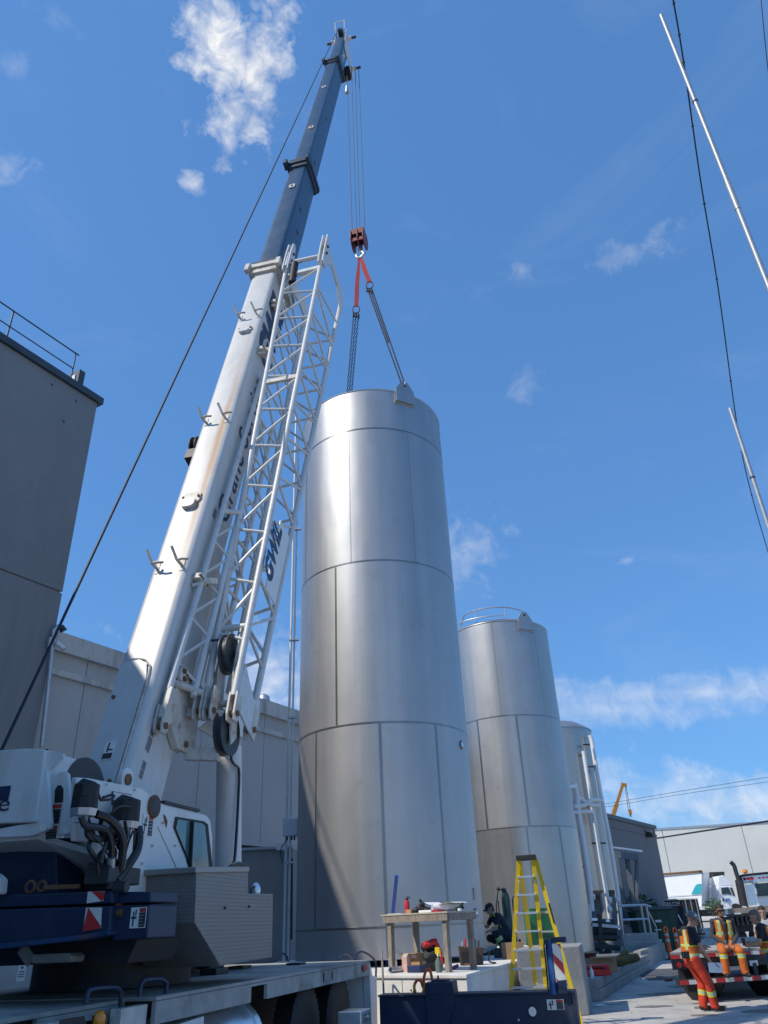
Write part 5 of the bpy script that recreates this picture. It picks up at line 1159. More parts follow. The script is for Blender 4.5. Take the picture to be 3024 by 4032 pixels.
part('beam_hole_rim', m_navy, ob, lambda b: b.ring(OB(hx_ - .01, .035, hz2), V3(-otr[1], otr[0], 0), .07, .012, 24, 6), True)
decal(ob, OB(BL - .26, .036, zt - .16), otr, UZ, .24, .13, 0)
part('beam_bolt', m_steel, ob, lambda b: b.ball(OB(hx_ - .22, .03, hz2 - .1), .025), True)
part('end_plate', m_navy, ob, lambda b: b.obox(OB(BL + .02, .18, zt - .27), otr * .02, V3(-otr[1], otr[0], 0) * .2, UZ * .27))
jk = P(2213, 3800, 12.95); jz0 = zt - .05; jz1 = P(2200, 3690, 12.95)[2]
jd = norm(V3(.12, 0, 1))
part('jack_tube', m_bluep if False else mat('jack_blue_paint', (0.02, 0.09, 0.28), .4, var=.15), ob, lambda b: b.cyl(P(2180, 3915, 12.95), P(2166, 3702, 12.95), .055, n=18), True)
part('jack_cap', m_navy, ob, lambda b: b.box(P(2200, 3700, 12.95), (.22, .2, .07), -14), bevel=0.008)
jp = [P(2172, 3718, 12.85), P(2202, 3718, 12.85), P(2228, 3862, 12.85), P(2192, 3862, 12.85)]
bd = part('hazard_board', m_tape_w, ob, lambda b: b.prism([P(x, y, 12.85) for x, y in ((2173, 3716), (2206, 3716), (2232, 3868), (2192, 3868))], V3(0, .04, 0)))
part('hazard_stripe', m_tape_r, bd, lambda b: b.prism([P(x, y, 12.845) for x, y in ((2193, 3716), (2206, 3716), (2210, 3737))], V3(0, .004, 0)))
part('hazard_stripe', m_tape_r, bd, lambda b: b.prism([P(x, y, 12.845) for x, y in ((2176, 3752), (2216, 3792), (2224, 3838), (2182, 3790))], V3(0, .004, 0)))
part('hazard_stripe', m_tape_r, bd, lambda b: b.prism([P(x, y, 12.845) for x, y in ((2190, 3850), (2205, 3868), (2193, 3868))], V3(0, .004, 0)))
part('jack_foot', m_navy, ob, lambda b: b.prism([P(x, y, 12.84) for x, y in ((2196, 3862), (2230, 3858), (2236, 3912), (2200, 3912))], V3(0, .1, 0)))
for dx in (0, 8): part('jack_hose', m_blackgloss, ob, lambda b: b.tube(bez([P(x + dx, y, 13.0) for x, y in ((2150, 3700), (2142, 3720), (2150, 3800), (2160, 3912))], 5), .012, 6), True)
part('outrigger_leg', m_navy, ob, lambda b: b.cyl(OB(BL - .25, .2, zt - .5), OB(BL - .25, .2, .05), .09, n=16))
part('outrigger_float', m_dark, ob, lambda b: b.cyl(OB(BL - .25, .2, .05), OB(BL - .25, .2, .01), .3, n=24))

# ---- hook block, slings, chains
hp = P(1414, 945, RY)
t = thing('hook_block', 'red hook block hanging on the hoist ropes', 'hook block', hp - UZ * .7)
hxv = norm(V3(.97, -.25, 0)); hyv = V3(.25, .97, 0)
prof = [(-.28, .36), (.28, .36), (.36, .18), (.36, -.18), (.30, -.34), (.12, -.56), (-.12, -.56), (-.30, -.34), (-.36, -.18), (-.36, .18)]
for k in (-.27, .0, .23):
    part('cheek_plate', m_red, t, lambda b: b.prism([hp + hyv * x + UZ * z + hxv * k for x, z in prof], hxv * .04), bevel=0.008)
part('sheave', m_dark, t, lambda b: (b.lathe(hp + hxv * -.12, hxv, [(.26, -.05), (.2, 0), (.26, .05)], 24), b.lathe(hp + hxv * .13, hxv, [(.26, -.05), (.2, 0), (.26, .05)], 24)), True)
part('guard', m_red, t, lambda b: (b.obox(hp - hyv * .30 + UZ * .18, hxv * .26, hyv * .02, UZ * .14), b.obox(hp - hyv * .28 - UZ * .25, hxv * .26, hyv * .02, UZ * .08), b.obox(hp + UZ * .36, hxv * .26, hyv * .22, UZ * .015)))
hk = hp - UZ * .78
part('hook', m_galv, t, lambda b: b.tube(bez([hk + UZ * .28, hk + UZ * .12 + hxv * .02, hk + hxv * .15 + UZ * .02, hk + hxv * .17 - UZ * .12, hk + hxv * .04 - UZ * .23, hk - hxv * .1 - UZ * .18, hk - hxv * .12 - UZ * .06], 6), [.07] * 12 + [.075] * 12 + [.06] * 13, 10), True)
s0 = hk - UZ * .22
ringL = P(1402, 1218, RY - .1); ringR = P(1455, 1122, RY - .35)
def sling(p, q, w, lab):
    tt = thing('web_sling', lab, 'sling', q)
    sx = norm(np.cross(norm(q - p), V3(0, 1, 0)))
    for k, yy in enumerate((-.035, .035)):
        L_ = [p + (q - p) * (i / 6) + V3(0, yy * (1 - abs(i - 3) / 3 * .6), 0) + sx * .01 * math.sin(i * 1.3 + k) for i in range(7)]
        part('web_strap', m_sling, tt, lambda b: [b.bar(L_[i], L_[i + 1] + norm(L_[i + 1] - L_[i]) * .01, w * (.6 + .4 * min(1, i / 2)), .014, V3(0, 1, 0)) for i in range(6)])
sling(s0 - hxv * .03, ringL + UZ * .16, .15, 'left red web sling hanging nearly straight from the hook')
sling(s0 + hxv * .04, ringR + UZ * .14, .17, 'right red web sling slanting down from the hook')
def links(b, p, q, pitch=.085, r=.0105):
    d = norm(q - p); x, y = frame(d); n = int(np.linalg.norm(q - p) / pitch)
    for i in range(n):
        c_ = p + (q - p) * ((i + .5) / n); a_ = x if i % 2 else y; pts = []
        for k in range(8):
            t_ = 2 * math.pi * k / 8; pts.append(c_ + d * math.sin(t_) * pitch * .68 + a_ * math.cos(t_) * .030)
        o = len(b.v); cr_ = np.cross(d, a_)
        vs = []
        for k in range(8):
            rad = norm(pts[k] - c_)
            vs += [pts[k] + rad * r, pts[k] + cr_ * r, pts[k] - rad * r, pts[k] - cr_ * r]
        b.add(vs, [(k * 4 + j, ((k + 1) % 8) * 4 + j, ((k + 1) % 8) * 4 + (j + 1) % 4, k * 4 + (j + 1) % 4) for k in range(8) for j in range(4)])
def chain_sling(ring, end, offs, lab, end_offs):
    tt = thing('chain_sling', lab, 'chain sling', end)
    part('master_link', m_chain, tt, lambda b: b.ring(ring, V3(.1, 1, 0), .19, .022, 32, 8, sx=.68), True)
    part('shortener', m_chain, tt, lambda b: [b.box(ring + V3(dx, 0, -.26 - .05 * i), (.07, .08, .16)) for i, dx in enumerate((-.09, 0, .09))])
    for (dx, dz), (ex, f) in zip(offs, end_offs):
        p_ = ring + V3(dx, 0, -.2 + dz); q_ = p_ + (end + V3(ex, 0, 0) - p_) * f
        part('chain', m_chain, tt, lambda b: links(b, p_, q_))
    return tt
chain_sling(ringL, lugB + UZ * .02, ((-.09, 0), (0, 0), (.09, 0)), 'left chain sling running behind the rim of the tallest tank', ((-.07, 1), (0, 1), (.08, 1)))
cs = chain_sling(ringR, lugA, ((-.08, 0), (0, 0), (.08, 0)), 'right chain sling shackled to the front lug of the tallest tank', ((-.05, 1), (0, .60), (.04, 1)))
part('shackle', m_steel, cs, lambda b: b.ring(lugA + UZ * .06, V3(math.sin(az_l), -math.cos(az_l), 0), .075, .018, 20, 8), True)

# ================================================================== people
def capsule(b, p, q, r0, r1, n=10):
    p, q = np.array(p, float), np.array(q, float); d = q - p; L_ = np.linalg.norm(d)
    if L_ < 1e-6: d = V3(0, 0, 1); L_ = 1e-6
    d = d / np.linalg.norm(d); pts = []; rs = []
    for a in (-80, -50, -20): pts.append(p + d * r0 * math.sin(math.radians(a))); rs.append(r0 * math.cos(math.radians(a)))
    for a in (20, 50, 80): pts.append(q + d * r1 * math.sin(math.radians(a))); rs.append(r1 * math.cos(math.radians(a)))
    x, y = frame(d); vs = []; fs = []; k = len(pts)
    for c_, r in zip(pts, rs):
        for j in range(n): t_ = 2 * math.pi * j / n; vs.append(c_ + (x * math.cos(t_) + y * math.sin(t_)) * r)
    for i in range(k - 1):
        for j in range(n): e = (j + 1) % n; fs.append((i * n + j, i * n + e, (i + 1) * n + e, (i + 1) * n + j))
    fs += [tuple(reversed(range(n))), tuple((k - 1) * n + j for j in range(n))]
    b.add(vs, fs)
def fuse(b, voxel, smooth=2):
    me = bpy.data.meshes.new('tmp'); me.from_pydata(b.v, [], b.f); ob = bpy.data.objects.new('tmp', me); COL.objects.link(ob)
    md = ob.modifiers.new('r', 'REMESH'); md.mode = 'VOXEL'; md.voxel_size = voxel
    ms = ob.modifiers.new('s', 'SMOOTH'); ms.iterations = smooth; ms.factor = .5
    bpy.context.view_layer.update()
    e = ob.evaluated_get(bpy.context.evaluated_depsgraph_get()); m2 = e.to_mesh()
    vs = np.array([v.co[:] for v in m2.vertices]); fs = [tuple(p.vertices) for p in m2.polygons]; e.to_mesh_clear()
    bpy.data.objects.remove(ob); bpy.data.meshes.remove(me)
    return vs, fs
m_skin = mat('skin', (0.42, 0.24, 0.17), 0.5, var=0.08, scale=30)
m_skin2 = mat('skin_tanned', (0.26, 0.14, 0.095), 0.5, var=0.08, scale=30)
m_navyc = mat('navy_cloth', (0.012, 0.016, 0.03), 0.85, var=0.2, scale=14, bump=.3, bscale=18)
m_greyc = mat('grey_cloth', (0.30, 0.31, 0.32), 0.85, var=0.1, scale=14, bump=.3, bscale=18)
m_charc = mat('charcoal_cloth', (0.05, 0.045, 0.05), 0.85, var=0.2, scale=14, bump=.3, bscale=18)
m_hvred = mat('hivis_red_orange', (0.56, 0.045, 0.018), 0.8, var=0.25, scale=7, bump=.9, bscale=9)
m_hvor = mat('hivis_orange', (0.52, 0.12, 0.018), 0.8, var=0.25, scale=7, bump=.9, bscale=9, dirt=(.2, .07, .03), dscale=6, damt=.5)
m_lime = mat('lime_band', (0.50, 0.62, 0.03), 0.6, var=0.08)
m_refl = mat('silver_band', (0.42, 0.44, 0.42), 0.45, var=0.1)
m_boot = mat('boot_leather', (0.016, 0.014, 0.013), 0.6, var=0.2, scale=20)
m_jean = mat('denim', (0.05, 0.08, 0.13), 0.85, var=0.2, scale=16)
m_hair = mat('dark_hair', (0.022, 0.015, 0.011), 0.6, var=0.3, scale=40)
m_hairg = mat('grey_hair', (0.14, 0.12, 0.11), 0.7, var=0.2, scale=40)
m_hat = mat('grey_hard_hat', (0.13, 0.15, 0.16), 0.35, var=0.1, scale=8)
SK = dict(pel=(0, 0, .95), che=(0, .01, 1.30), nek=(0, .0, 1.47), hed=(0, .03, 1.62), shL=(-.19, 0, 1.42), shR=(.19, 0, 1.42), elL=(-.26, -.02, 1.13), elR=(.26, -.02, 1.13), wrL=(-.27, .08, .88), wrR=(.27, .08, .88),
          hiL=(-.095, 0, .92), hiR=(.095, 0, .92), knL=(-.11, .03, .50), knR=(.11, .03, .50), anL=(-.12, 0, .09), anR=(.12, 0, .09))
def person(label, base, yaw, over, cols, extra=None, tilt=(0, 0), scale=1.0, band='low'):
    """cols: skin, shirt, sleeve('short'/'long'), trousers, boots. yaw in degrees, 0 faces +Y, 180 faces the camera"""
    J = dict(SK); J.update(over); a = math.radians(yaw); fw = V3(math.sin(a), math.cos(a), 0); rg = V3(math.cos(a), -math.sin(a), 0)
    base = np.array(base, float)
    w = lambda p: base + (rg * p[0] + fw * p[1] + UZ * p[2]) * scale
    Jw = {k: w(v) for k, v in J.items()}
    t = thing('person', label, 'person', base)
    caps = []      # (p, q, r0, r1, tag)
    def cp(p, q, r0, r1, tg): caps.append((np.array(p), np.array(q), r0 * scale, r1 * scale, tg))
    mid = lambda p, q, f: p + (q - p) * f
    hd = Jw['hed']; fdir = norm(rg * 0 + fw * math.cos(math.radians(tilt[0])) - UZ * math.sin(math.radians(tilt[0])))
    ax = math.radians(tilt[1]); fdir = norm(fdir * math.cos(ax) + rg * math.sin(ax)); side = norm(np.cross(fdir, UZ)); hup = np.cross(side, fdir)
    s = scale
    cp(hd + hup * .045 * s - fdir * .015 * s, hd + hup * .04 * s + fdir * .02 * s, .088, .085, 'skin')
    cp(hd + fdir * .03 * s, hd - hup * .06 * s + fdir * .045 * s, .072, .052, 'skin')
    cp(hd - hup * .085 * s + fdir * .06 * s, hd - hup * .09 * s + fdir * .065 * s, .032, .03, 'skin')
    cp(hd + hup * .005 * s + fdir * .10 * s, hd - hup * .022 * s + fdir * .118 * s, .011, .017, 'skin')
    for e in (-1, 1): cp(hd + side * e * .088 * s - hup * .0 * s, hd + side * e * .090 * s - hup * .03 * s - fdir * .005 * s, .020, .014, 'skin')
    cp(mid(Jw['nek'], hd, -.25), mid(Jw['nek'], hd, .55), .062, .056, 'skin')
    for e in ('L', 'R'):
        cp(Jw['sh' + e], Jw['nek'] - UZ * .05 * s, .068, .058, 'shirt')
        cp(mid(Jw['che'], Jw['sh' + e], .45) + UZ * .02 * s, mid(Jw['pel'], Jw['hi' + e], .8), .115, .105, 'shirt')
        cp(Jw['sh' + e], Jw['el' + e], .058, .045, 'shirt'); sl = 'shirt' if cols['sleeve'] == 'long' else 'skin'
        if sl == 'skin': caps.pop(); m_ = mid(Jw['sh' + e], Jw['el' + e], .62); cp(Jw['sh' + e], m_, .062, .058, 'shirt'); cp(m_, Jw['el' + e], .046, .042, 'skin')
        cp(Jw['el' + e], Jw['wr' + e], .044 if sl == 'skin' else .048, .028 if sl == 'skin' else .036, sl)
        wd = norm(Jw['wr' + e] - Jw['el' + e]); hdir = norm(wd + np.array(cols.get('hand' + e, (0, 0, 0)), float))
        hs = norm(np.cross(hdir, fw if abs(hdir @ fw) < .9 else UZ)); hn = np.cross(hdir, hs); o = Jw['wr' + e]
        for f_, ln in ((-.028, .068), (-.010, .078), (.010, .075), (.028, .060)):
            k0 = o + hdir * .085 * s + hs * f_ * s; k1 = k0 + (hdir * .6 + hn * .4) * ln * .55 * s; k2 = k1 + (hdir * .1 + hn * .7) * ln * .5 * s
            cp(k0, k1, .0105, .0095, 'skin'); cp(k1, k2, .0095, .008, 'skin')
        cp(o + hdir * .01 * s + hs * .0 * s, o + hdir * .075 * s, .030, .036, 'skin')
        cp(o + hdir * .03 * s - hs * .032 * s, o + hdir * .075 * s - hs * .055 * s + hn * .02 * s, .013, .010, 'skin')
        cp(Jw['hi' + e], Jw['kn' + e], .108, .086, 'trous' + e); cp(Jw['kn' + e], mid(Jw['kn' + e], Jw['an' + e], .95), .086, .080, 'shin' + e)
        ft = np.array(over.get('toe' + e, (0, .0, 0)), float); fd = norm(rg * ft[0] + fw * ft[1] + UZ * ft[2]) if np.any(ft) else norm(fw + rg * (.15 if e == 'R' else -.15))
        an = Jw['an' + e]; cp(an - UZ * .02 * s, an + fd * .02 * s - UZ * .035 * s, .055, .052, 'boot'); cp(an - fd * .04 * s - UZ * .035 * s, an + fd * .16 * s - UZ * .05 * s, .048, .040, 'boot')
    cp(Jw['che'] + UZ * .03 * s, mid(Jw['pel'], Jw['che'], .25), .145, .135, 'shirt'); cp(Jw['pel'] + UZ * .02 * s, Jw['pel'] - UZ * .04 * s, .135, .125, 'trous')
    caps = [(p, q, r0 * (1.0 if tg == 'skin' else 1.10), r1 * (1.0 if tg == 'skin' else 1.10), tg) for p, q, r0, r1, tg in caps]
    b = MB()
    for p, q, r0, r1, tg in caps: capsule(b, p, q, r0, r1)
    vs, fs = fuse(b, .0125 * s)
    # slight front-to-back flattening is left to the pose; now colour each face by the limb it belongs to
    cen = np.array([vs[list(f)].mean(0) for f in fs]); best = np.full(len(cen), 1e9); idx = np.zeros(len(cen), int); tt = np.zeros(len(cen))
    for i, (p, q, r0, r1, tg) in enumerate(caps):
        d = q - p; L2 = max(1e-9, d @ d); u_ = np.clip(((cen - p) @ d) / L2, 0, 1); dist = np.linalg.norm(cen - p - u_[:, None] * d, axis=1) - (r0 + (r1 - r0) * u_)
        m_ = dist < best; best[m_] = dist[m_]; idx[m_] = i; tt[m_] = u_[m_]
    mats_ = [cols['skin'], cols['shirt'], cols['trousers'], cols.get('boots', m_boot), m_lime, m_refl]
    mi = []
    for i, u_ in zip(idx, tt):
        tg = caps[i][4]
        if tg == 'skin': mi.append(0)
        elif tg == 'shirt': mi.append(1)
        elif tg == 'boot': mi.append(3)
        elif tg.startswith('shin') and band and (lo := {'low': .36, 'high': .10}[band]) < u_ < lo + .24: mi.append(5 if lo + .07 < u_ < lo + .17 else 4)
        else: mi.append(2)
    bb = MB(); bb.v = [tuple(v) for v in vs]; bb.f = fs; bb.mi = mi
    body = bb.build('body', mats_, t, True)
    ctx = dict(t=t, J=Jw, hd=hd, fdir=fdir, side=side, hup=hup, fw=fw, rg=rg, s=s)
    if cols.get('hair'):
        h = MB(); capsule(h, hd + hup * .062 * s - fdir * .03 * s, hd + hup * .066 * s + fdir * .012 * s, .094 * s, .086 * s); capsule(h, hd + hup * .02 * s - fdir * .05 * s, hd - hup * .04 * s - fdir * .045 * s, .072 * s, .062 * s)
        hv, hf = fuse(h, .011 * s, 2); hb = MB(); hb.v = [tuple(v) for v in hv]; hb.f = hf; hb.mi = [0] * len(hf); hb.build('hair', cols['hair'], t, True)
    if cols.get('beard'):
        part('beard', cols['beard'], t, lambda b: capsule(b, hd - hup * .075 * s + fdir * .045 * s, hd - hup * .105 * s + fdir * .058 * s, .052 * s, .038 * s), True)
    if cols.get('glasses'):
        part('sunglasses', m_black, t, lambda b: (b.obox(hd + hup * .028 * s + fdir * .105 * s, side * .066 * s, fdir * .010 * s, hup * .017 * s), b.bar(hd + hup * .03 * s + fdir * .10 * s + side * .07 * s, hd + hup * .025 * s + side * .092 * s, .008), b.bar(hd + hup * .03 * s + fdir * .10 * s - side * .07 * s, hd + hup * .025 * s - side * .092 * s, .008)))
    else:
        for e in (-1, 1): part('eye', m_hair, t, lambda b: b.ball(hd + hup * .024 * s + fdir * .100 * s + side * e * .033 * s, .011 * s, 8, 6), True)
    if cols.get('vest'):
        v = MB()
        for p, q, r0, r1, tg in caps:
            if tg == 'shirt' and (r0 > .1 * s or abs(r0 - .0748 * s) < 1e-4 and abs(r1 - .0638 * s) < 1e-4): capsule(v, p, q, r0 + .016 * s, r1 + .018 * s)
        vv, vf = fuse(v, .014 * s, 2); lo_, hi_ = vv[:, 2].min(), Jw['nek'][2] - .02 * s
        ns_, ms_ = [], []
        for f in vf:
            c_ = vv[list(f)].mean(0); k = (c_[2] - Jw['pel'][2]) / max(.2, (Jw['sh' + 'R'][2] - Jw['pel'][2])); rx = (c_ - Jw['che']) @ rg; fx = (c_ - Jw['che']) @ fw
            if k < -.12 or k > 1.06: continue
            if k > .82 and abs(rx) < .065 * s: continue
            if k > .45 and abs(rx) > .185 * s: continue
            if fx > 0 and abs(rx) < (.02 + .05 * max(0, k)) * s and cols['vest'] == 'open': continue
            ns_.append(f); m_ = 0
            if -.02 < k < .16 or .42 < k < .52: m_ = 1 if not (.03 < k < .11 or .45 < k < .49) else 2
            elif .085 * s < abs(rx) < .145 * s and k > .3: m_ = 1 if abs(abs(rx) - .115 * s) > .014 * s else 2
            ms_.append(m_)
        vb = MB(); vb.v = [tuple(q) for q in vv]; vb.f = ns_; vb.mi = ms_
        vb.build('safety_vest', [m_hvor, m_lime, m_refl], t, True)
    return ctx
def hard_hat(c):
    hd, f, sd, u_, s = c['hd'], c['fdir'], c['side'], c['hup'], c['s']; o = hd + u_ * .045 * s - f * .01 * s
    hat = part('hard_hat', m_hat, c['t'], lambda b: (b.lathe(o, u_, [(.128 * s, 0), (.124 * s, .04 * s), (.105 * s, .085 * s), (.065 * s, .115 * s), (.01, .125 * s)], 24), b.lathe(o - u_ * .004, u_, [(.10 * s, 0), (.145 * s, -.004), (.148 * s, .008), (.128 * s, .012)], 24), b.prism([o + f * .10 * s + sd * .09 * s, o + f * .19 * s + sd * .05 * s, o + f * .19 * s - sd * .05 * s, o + f * .10 * s - sd * .09 * s], -u_ * .01)), True)
    for e, up_ in ((-1, .05), (1, .06)): part('hat_sticker', m_sticker, hat, lambda b: b.cyl(o + sd * e * .116 * s + u_ * up_ * s + f * .02, o + sd * e * .128 * s + u_ * (up_ + .004) * s + f * .02, .022 * s, n=12))
    return hat
# --- man in hard hat leaning on the trailer, holding a sheet of paper
fb = G(2795, 3985, 0)
c = person('worker in grey hard hat and red-orange trousers standing with a sheet of paper', (fb[0], fb[1], 0), 80,
           dict(pel=(-.02, -.16, .92), che=(-.02, -.13, 1.27), nek=(0, -.06, 1.43), hed=(0, .03, 1.56), shL=(-.19, -.09, 1.39), shR=(.19, -.10, 1.38), elL=(-.24, .0, 1.11), elR=(.25, -.04, 1.10), wrL=(-.12, .16, .98), wrR=(.22, .10, .86),
                hiL=(-.10, -.15, .89), hiR=(.10, -.15, .89), knL=(-.13, .03, .50), knR=(.10, .05, .49), anL=(-.16, -.02, .10), anR=(.02, .12, .10)),
           dict(skin=m_skin, shirt=m_navyc, sleeve='short', trousers=m_hvred, vest='closed'), tilt=(32, 15), scale=1.0)
hard_hat(c)
part('tool_pouch', m_black, c['t'], lambda b: b.box(c['J']['hiR'] + V3(-.16, -.02, .08), (.14, .09, .12), 10), bevel=.01)
pw = c['J']['wrR'] + V3(.04, -.05, -.10)
sh = part('paper_sheet', m_paper, c['t'], lambda b: b.obox(pw + V3(.02, -.02, -.02), norm(V3(1, -.1, -.05)) * .13, norm(V3(.1, .95, .1)) * .004, norm(V3(.05, -.1, 1)) * .085))
part('pen', m_black, c['t'], lambda b: b.cyl(pw + V3(.02, -.06, .06), pw + V3(.09, -.05, -.02), .006))

# --- flatbed trailer
ZD = .95
ra = G(2636, 3752, ZD); rb_ = G(2978, 3733, ZD); re = norm((rb_ - ra) * V3(1, 1, 0)); rl_ = G(2712, 3713, ZD) - ra; rdir = norm(V3(rl_[0], rl_[1], 0))
t = thing('flatbed_trailer', 'flatbed trailer with timber deck and red and white tape where workers rest', 'trailer', (ra[0] + 1.2, ra[1] + 2, 0))
TW = 2.55
def tp(x, y, z): return V3(ra[0], ra[1], 0) + re * x + rdir * y + UZ * z
m_deckw = mat('trailer_deck_timber', (0.34, 0.31, 0.27), .85, var=.2, scale=4)
part('frame', m_dark, t, lambda b: b.hexa([tp(0, 0, ZD - .30), tp(TW, 0, ZD - .30), tp(TW, 9, ZD - .30), tp(0, 9, ZD - .30), tp(0, 0, ZD - .05), tp(TW, 0, ZD - .05), tp(TW, 9, ZD - .05), tp(0, 9, ZD - .05)]))
for k in range(9):
    x0, x1 = TW * k / 9 + .006, TW * (k + 1) / 9 - .006
    part('deck_plank', m_deckw, t, lambda b: b.hexa([tp(x0, 0.01, ZD - .045), tp(x1, 0.01, ZD - .045), tp(x1, 9, ZD - .045), tp(x0, 9, ZD - .045), tp(x0, 0.01, ZD), tp(x1, 0.01, ZD), tp(x1, 9, ZD), tp(x0, 9, ZD)]))
nr = V3(re[1], -re[0], 0)
if nr[1] > 0: nr = -nr
for k in range(11):
    m_ = m_tape_r if k % 2 == 0 else m_tape_w
    part('reflective_tape', m_, t, lambda b: b.obox(tp(.12 + k * .22, 0, ZD - .085) + nr * .006, re * .105, nr * .004, UZ * .035))
    part('reflective_tape', m_, t, lambda b: b.obox(tp(.14 + k * .22, 0, .40) + nr * .128, re * .105, nr * .003, UZ * .04))
part('rear_bumper', m_dark, t, lambda b: b.obox(tp(TW / 2 + .02, 0, .40) + nr * .06, re * (TW / 2), nr * .064, UZ * .055))
for x in (.5, 2.0): part('bumper_hanger', m_dark, t, lambda b: b.bar(tp(x, 0.02, .45), tp(x, 0.02, ZD - .28), .09))
part('rear_panel', m_black, t, lambda b: b.obox(tp(TW / 2, 0, ZD - .22) + nr * .002, re * TW / 2, nr * .004, UZ * .10))
for x in (.17, .34): part('tail_lamp', m_lamp_red, t, lambda b: b.cyl(tp(x, 0, ZD - .235) + nr * .005, tp(x, 0, ZD - .235) + nr * .03, .055, n=20), True)
part('plate_holder', m_sticker, t, lambda b: b.obox(tp(2.0, 0, ZD - .28) + nr * .01, re * .10, nr * .004, UZ * .05))
for x, w_ in ((.42, .24), (.70, .24), (2.1, .26)):
    for yy in (.75, 1.95):
        o = tp(x, yy, .50)
        wh = part('wheel', m_black, t, lambda b: b.lathe(o, re, [(.28, -w_ / 2), (.44, -w_ / 2), (.50, -w_ / 2 + .03), (.50, w_ / 2 - .03), (.44, w_ / 2), (.28, w_ / 2)], 36), True)
        for g in (-.06, -.02, .02, .06): part('tread_groove', m_dark, wh, lambda b: b.ring(o + re * g, re, .499, .008, 36, 5), True)
part('mud_flap', m_black, t, lambda b: b.obox(tp(.55, .2, .45), re * .3, rdir * .01, UZ * .25))
cu = tp(1.62, .22, ZD)
t = thing('coffee_cup', 'white paper coffee cup with dark sleeve on the trailer deck', 'cup', cu)
part('cup', m_paper, t, lambda b: b.lathe(cu, UZ, [(.03, 0), (.042, .12), (.045, .12), (.045, .13), (.03, .135)], 18), True)
part('sleeve', m_dark, t, lambda b: b.lathe(cu, UZ, [(.036, .03), (.043, .09), (.044, .09), (.037, .03)], 18, cap=False), True)
# --- seated worker
sp_ = tp(1.42, .12, 0)
c = person('bearded worker with sunglasses sitting on the trailer edge in orange trousers', (sp_[0], sp_[1], 0), 185,
           dict(pel=(0, -.02, 1.06), che=(0, .04, 1.38), nek=(0, .08, 1.55), hed=(0, .13, 1.70), shL=(-.20, .07, 1.50), shR=(.20, .07, 1.50), elL=(-.27, .06, 1.22), elR=(.27, .06, 1.22), wrL=(-.07, .26, 1.05), wrR=(.07, .26, 1.05),
                hiL=(-.10, .02, 1.04), hiR=(.10, .02, 1.04), knL=(-.17, .36, .92), knR=(.20, .36, .92), anL=(-.18, .34, .53), anR=(.22, .34, .53)),
           dict(skin=m_skin2, shirt=m_charc, sleeve='long', trousers=m_hvor, vest='open', hair=m_hair, beard=m_hair, glasses=True, handL=(.5, 0, -.2), handR=(-.5, 0, -.2)), tilt=(6, 0), band='high')
# --- man behind, grey shirt
q = P(2990, 3560, 20.6); 
c = person('dark haired man in grey shirt standing beyond the trailer corner', (q[0] + .02, q[1], -.02), 205, dict(elL=(-.25, .1, 1.14), wrL=(-.1, .28, 1.1), elR=(.25, .08, 1.14), wrR=(.1, .28, 1.06)),
           dict(skin=m_skin, shirt=m_greyc, sleeve='short', trousers=m_jean, hair=m_hair), tilt=(8, 0), scale=1.02, band=None)
# --- man at the right edge, seen from behind
q = P(2992, 3620, 17.9)
c = person('grey haired man in navy shirt and lime banded vest at the right edge', (q[0] + .04, q[1], 0), -62,
           dict(pel=(0, 0, .93), che=(0, .03, 1.26), nek=(0, .07, 1.42), hed=(0, .12, 1.56), shL=(-.19, .05, 1.37), shR=(.19, .05, 1.37), elL=(-.25, .12, 1.12), elR=(.25, .16, 1.12), wrL=(-.10, .33, 1.08), wrR=(.10, .34, 1.10)),
           dict(skin=m_skin, shirt=m_navyc, sleeve='short', trousers=m_jean, vest='closed', hair=m_hairg, handL=(0, 0, 0)), tilt=(14, 0), scale=1.0, band=None)
cu = c['J']['wrR'] + V3(-.12, .04, .0)
t = thing('coffee_cup', 'dark cup held by the man at the right edge', 'cup', cu)
part('cup', m_redp if False else mat('brown_cup', (.12, .03, .025), .4), t, lambda b: b.lathe(cu - UZ * .05, UZ, [(.03, 0), (.04, .12), (.04, .13), (.02, .135)], 16), True)
part('lid', m_dark, t, lambda b: b.cyl(cu + UZ * .08, cu + UZ * .092, .042, n=16))
# --- kneeling worker by the tank
fk = V3(*G(1930, 3738, PZ)); fk = P(1925, 3600, 24.0); 
c = person('worker in navy overalls with lime braces crouching beside the tank', (fk[0] + .42, 24.0, PZ), 255,
           dict(pel=(0, -.06, .36), che=(0, .16, .66), nek=(0, .26, .82), hed=(0, .36, .93), shL=(-.19, .24, .78), shR=(.19, .24, .78), elL=(-.26, .34, .52), elR=(.25, .38, .55), wrL=(-.16, .56, .44), wrR=(.10, .56, .58),
                hiL=(-.11, -.04, .33), hiR=(.11, -.04, .33), knL=(-.17, .36, .46), knR=(.18, .36, .30), anL=(-.15, .12, .10), anR=(.15, -.06, .12)),
           dict(skin=m_skin, shirt=m_navyc, sleeve='short', trousers=m_navyc, glasses=True, hair=m_hair), tilt=(28, 0), scale=1.12, band='low')
J_ = c['J']
for e, m_e in (('L', -1), ('R', 1)):
    part('brace_strap', m_lime, c['t'], lambda b: b.bar(J_['sh' + e] * .6 + J_['nek'] * .4 + V3(-.10, -.06, .06), J_['hi' + e] + V3(-.16, -.08, .12), .05, .02))
    part('knee_band', m_lime, c['t'], lambda b: b.cyl(J_['hi' + e] + (J_['kn' + e] - J_['hi' + e]) * .62, J_['hi' + e] + (J_['kn' + e] - J_['hi' + e]) * .76, .094, .090, 16), True)
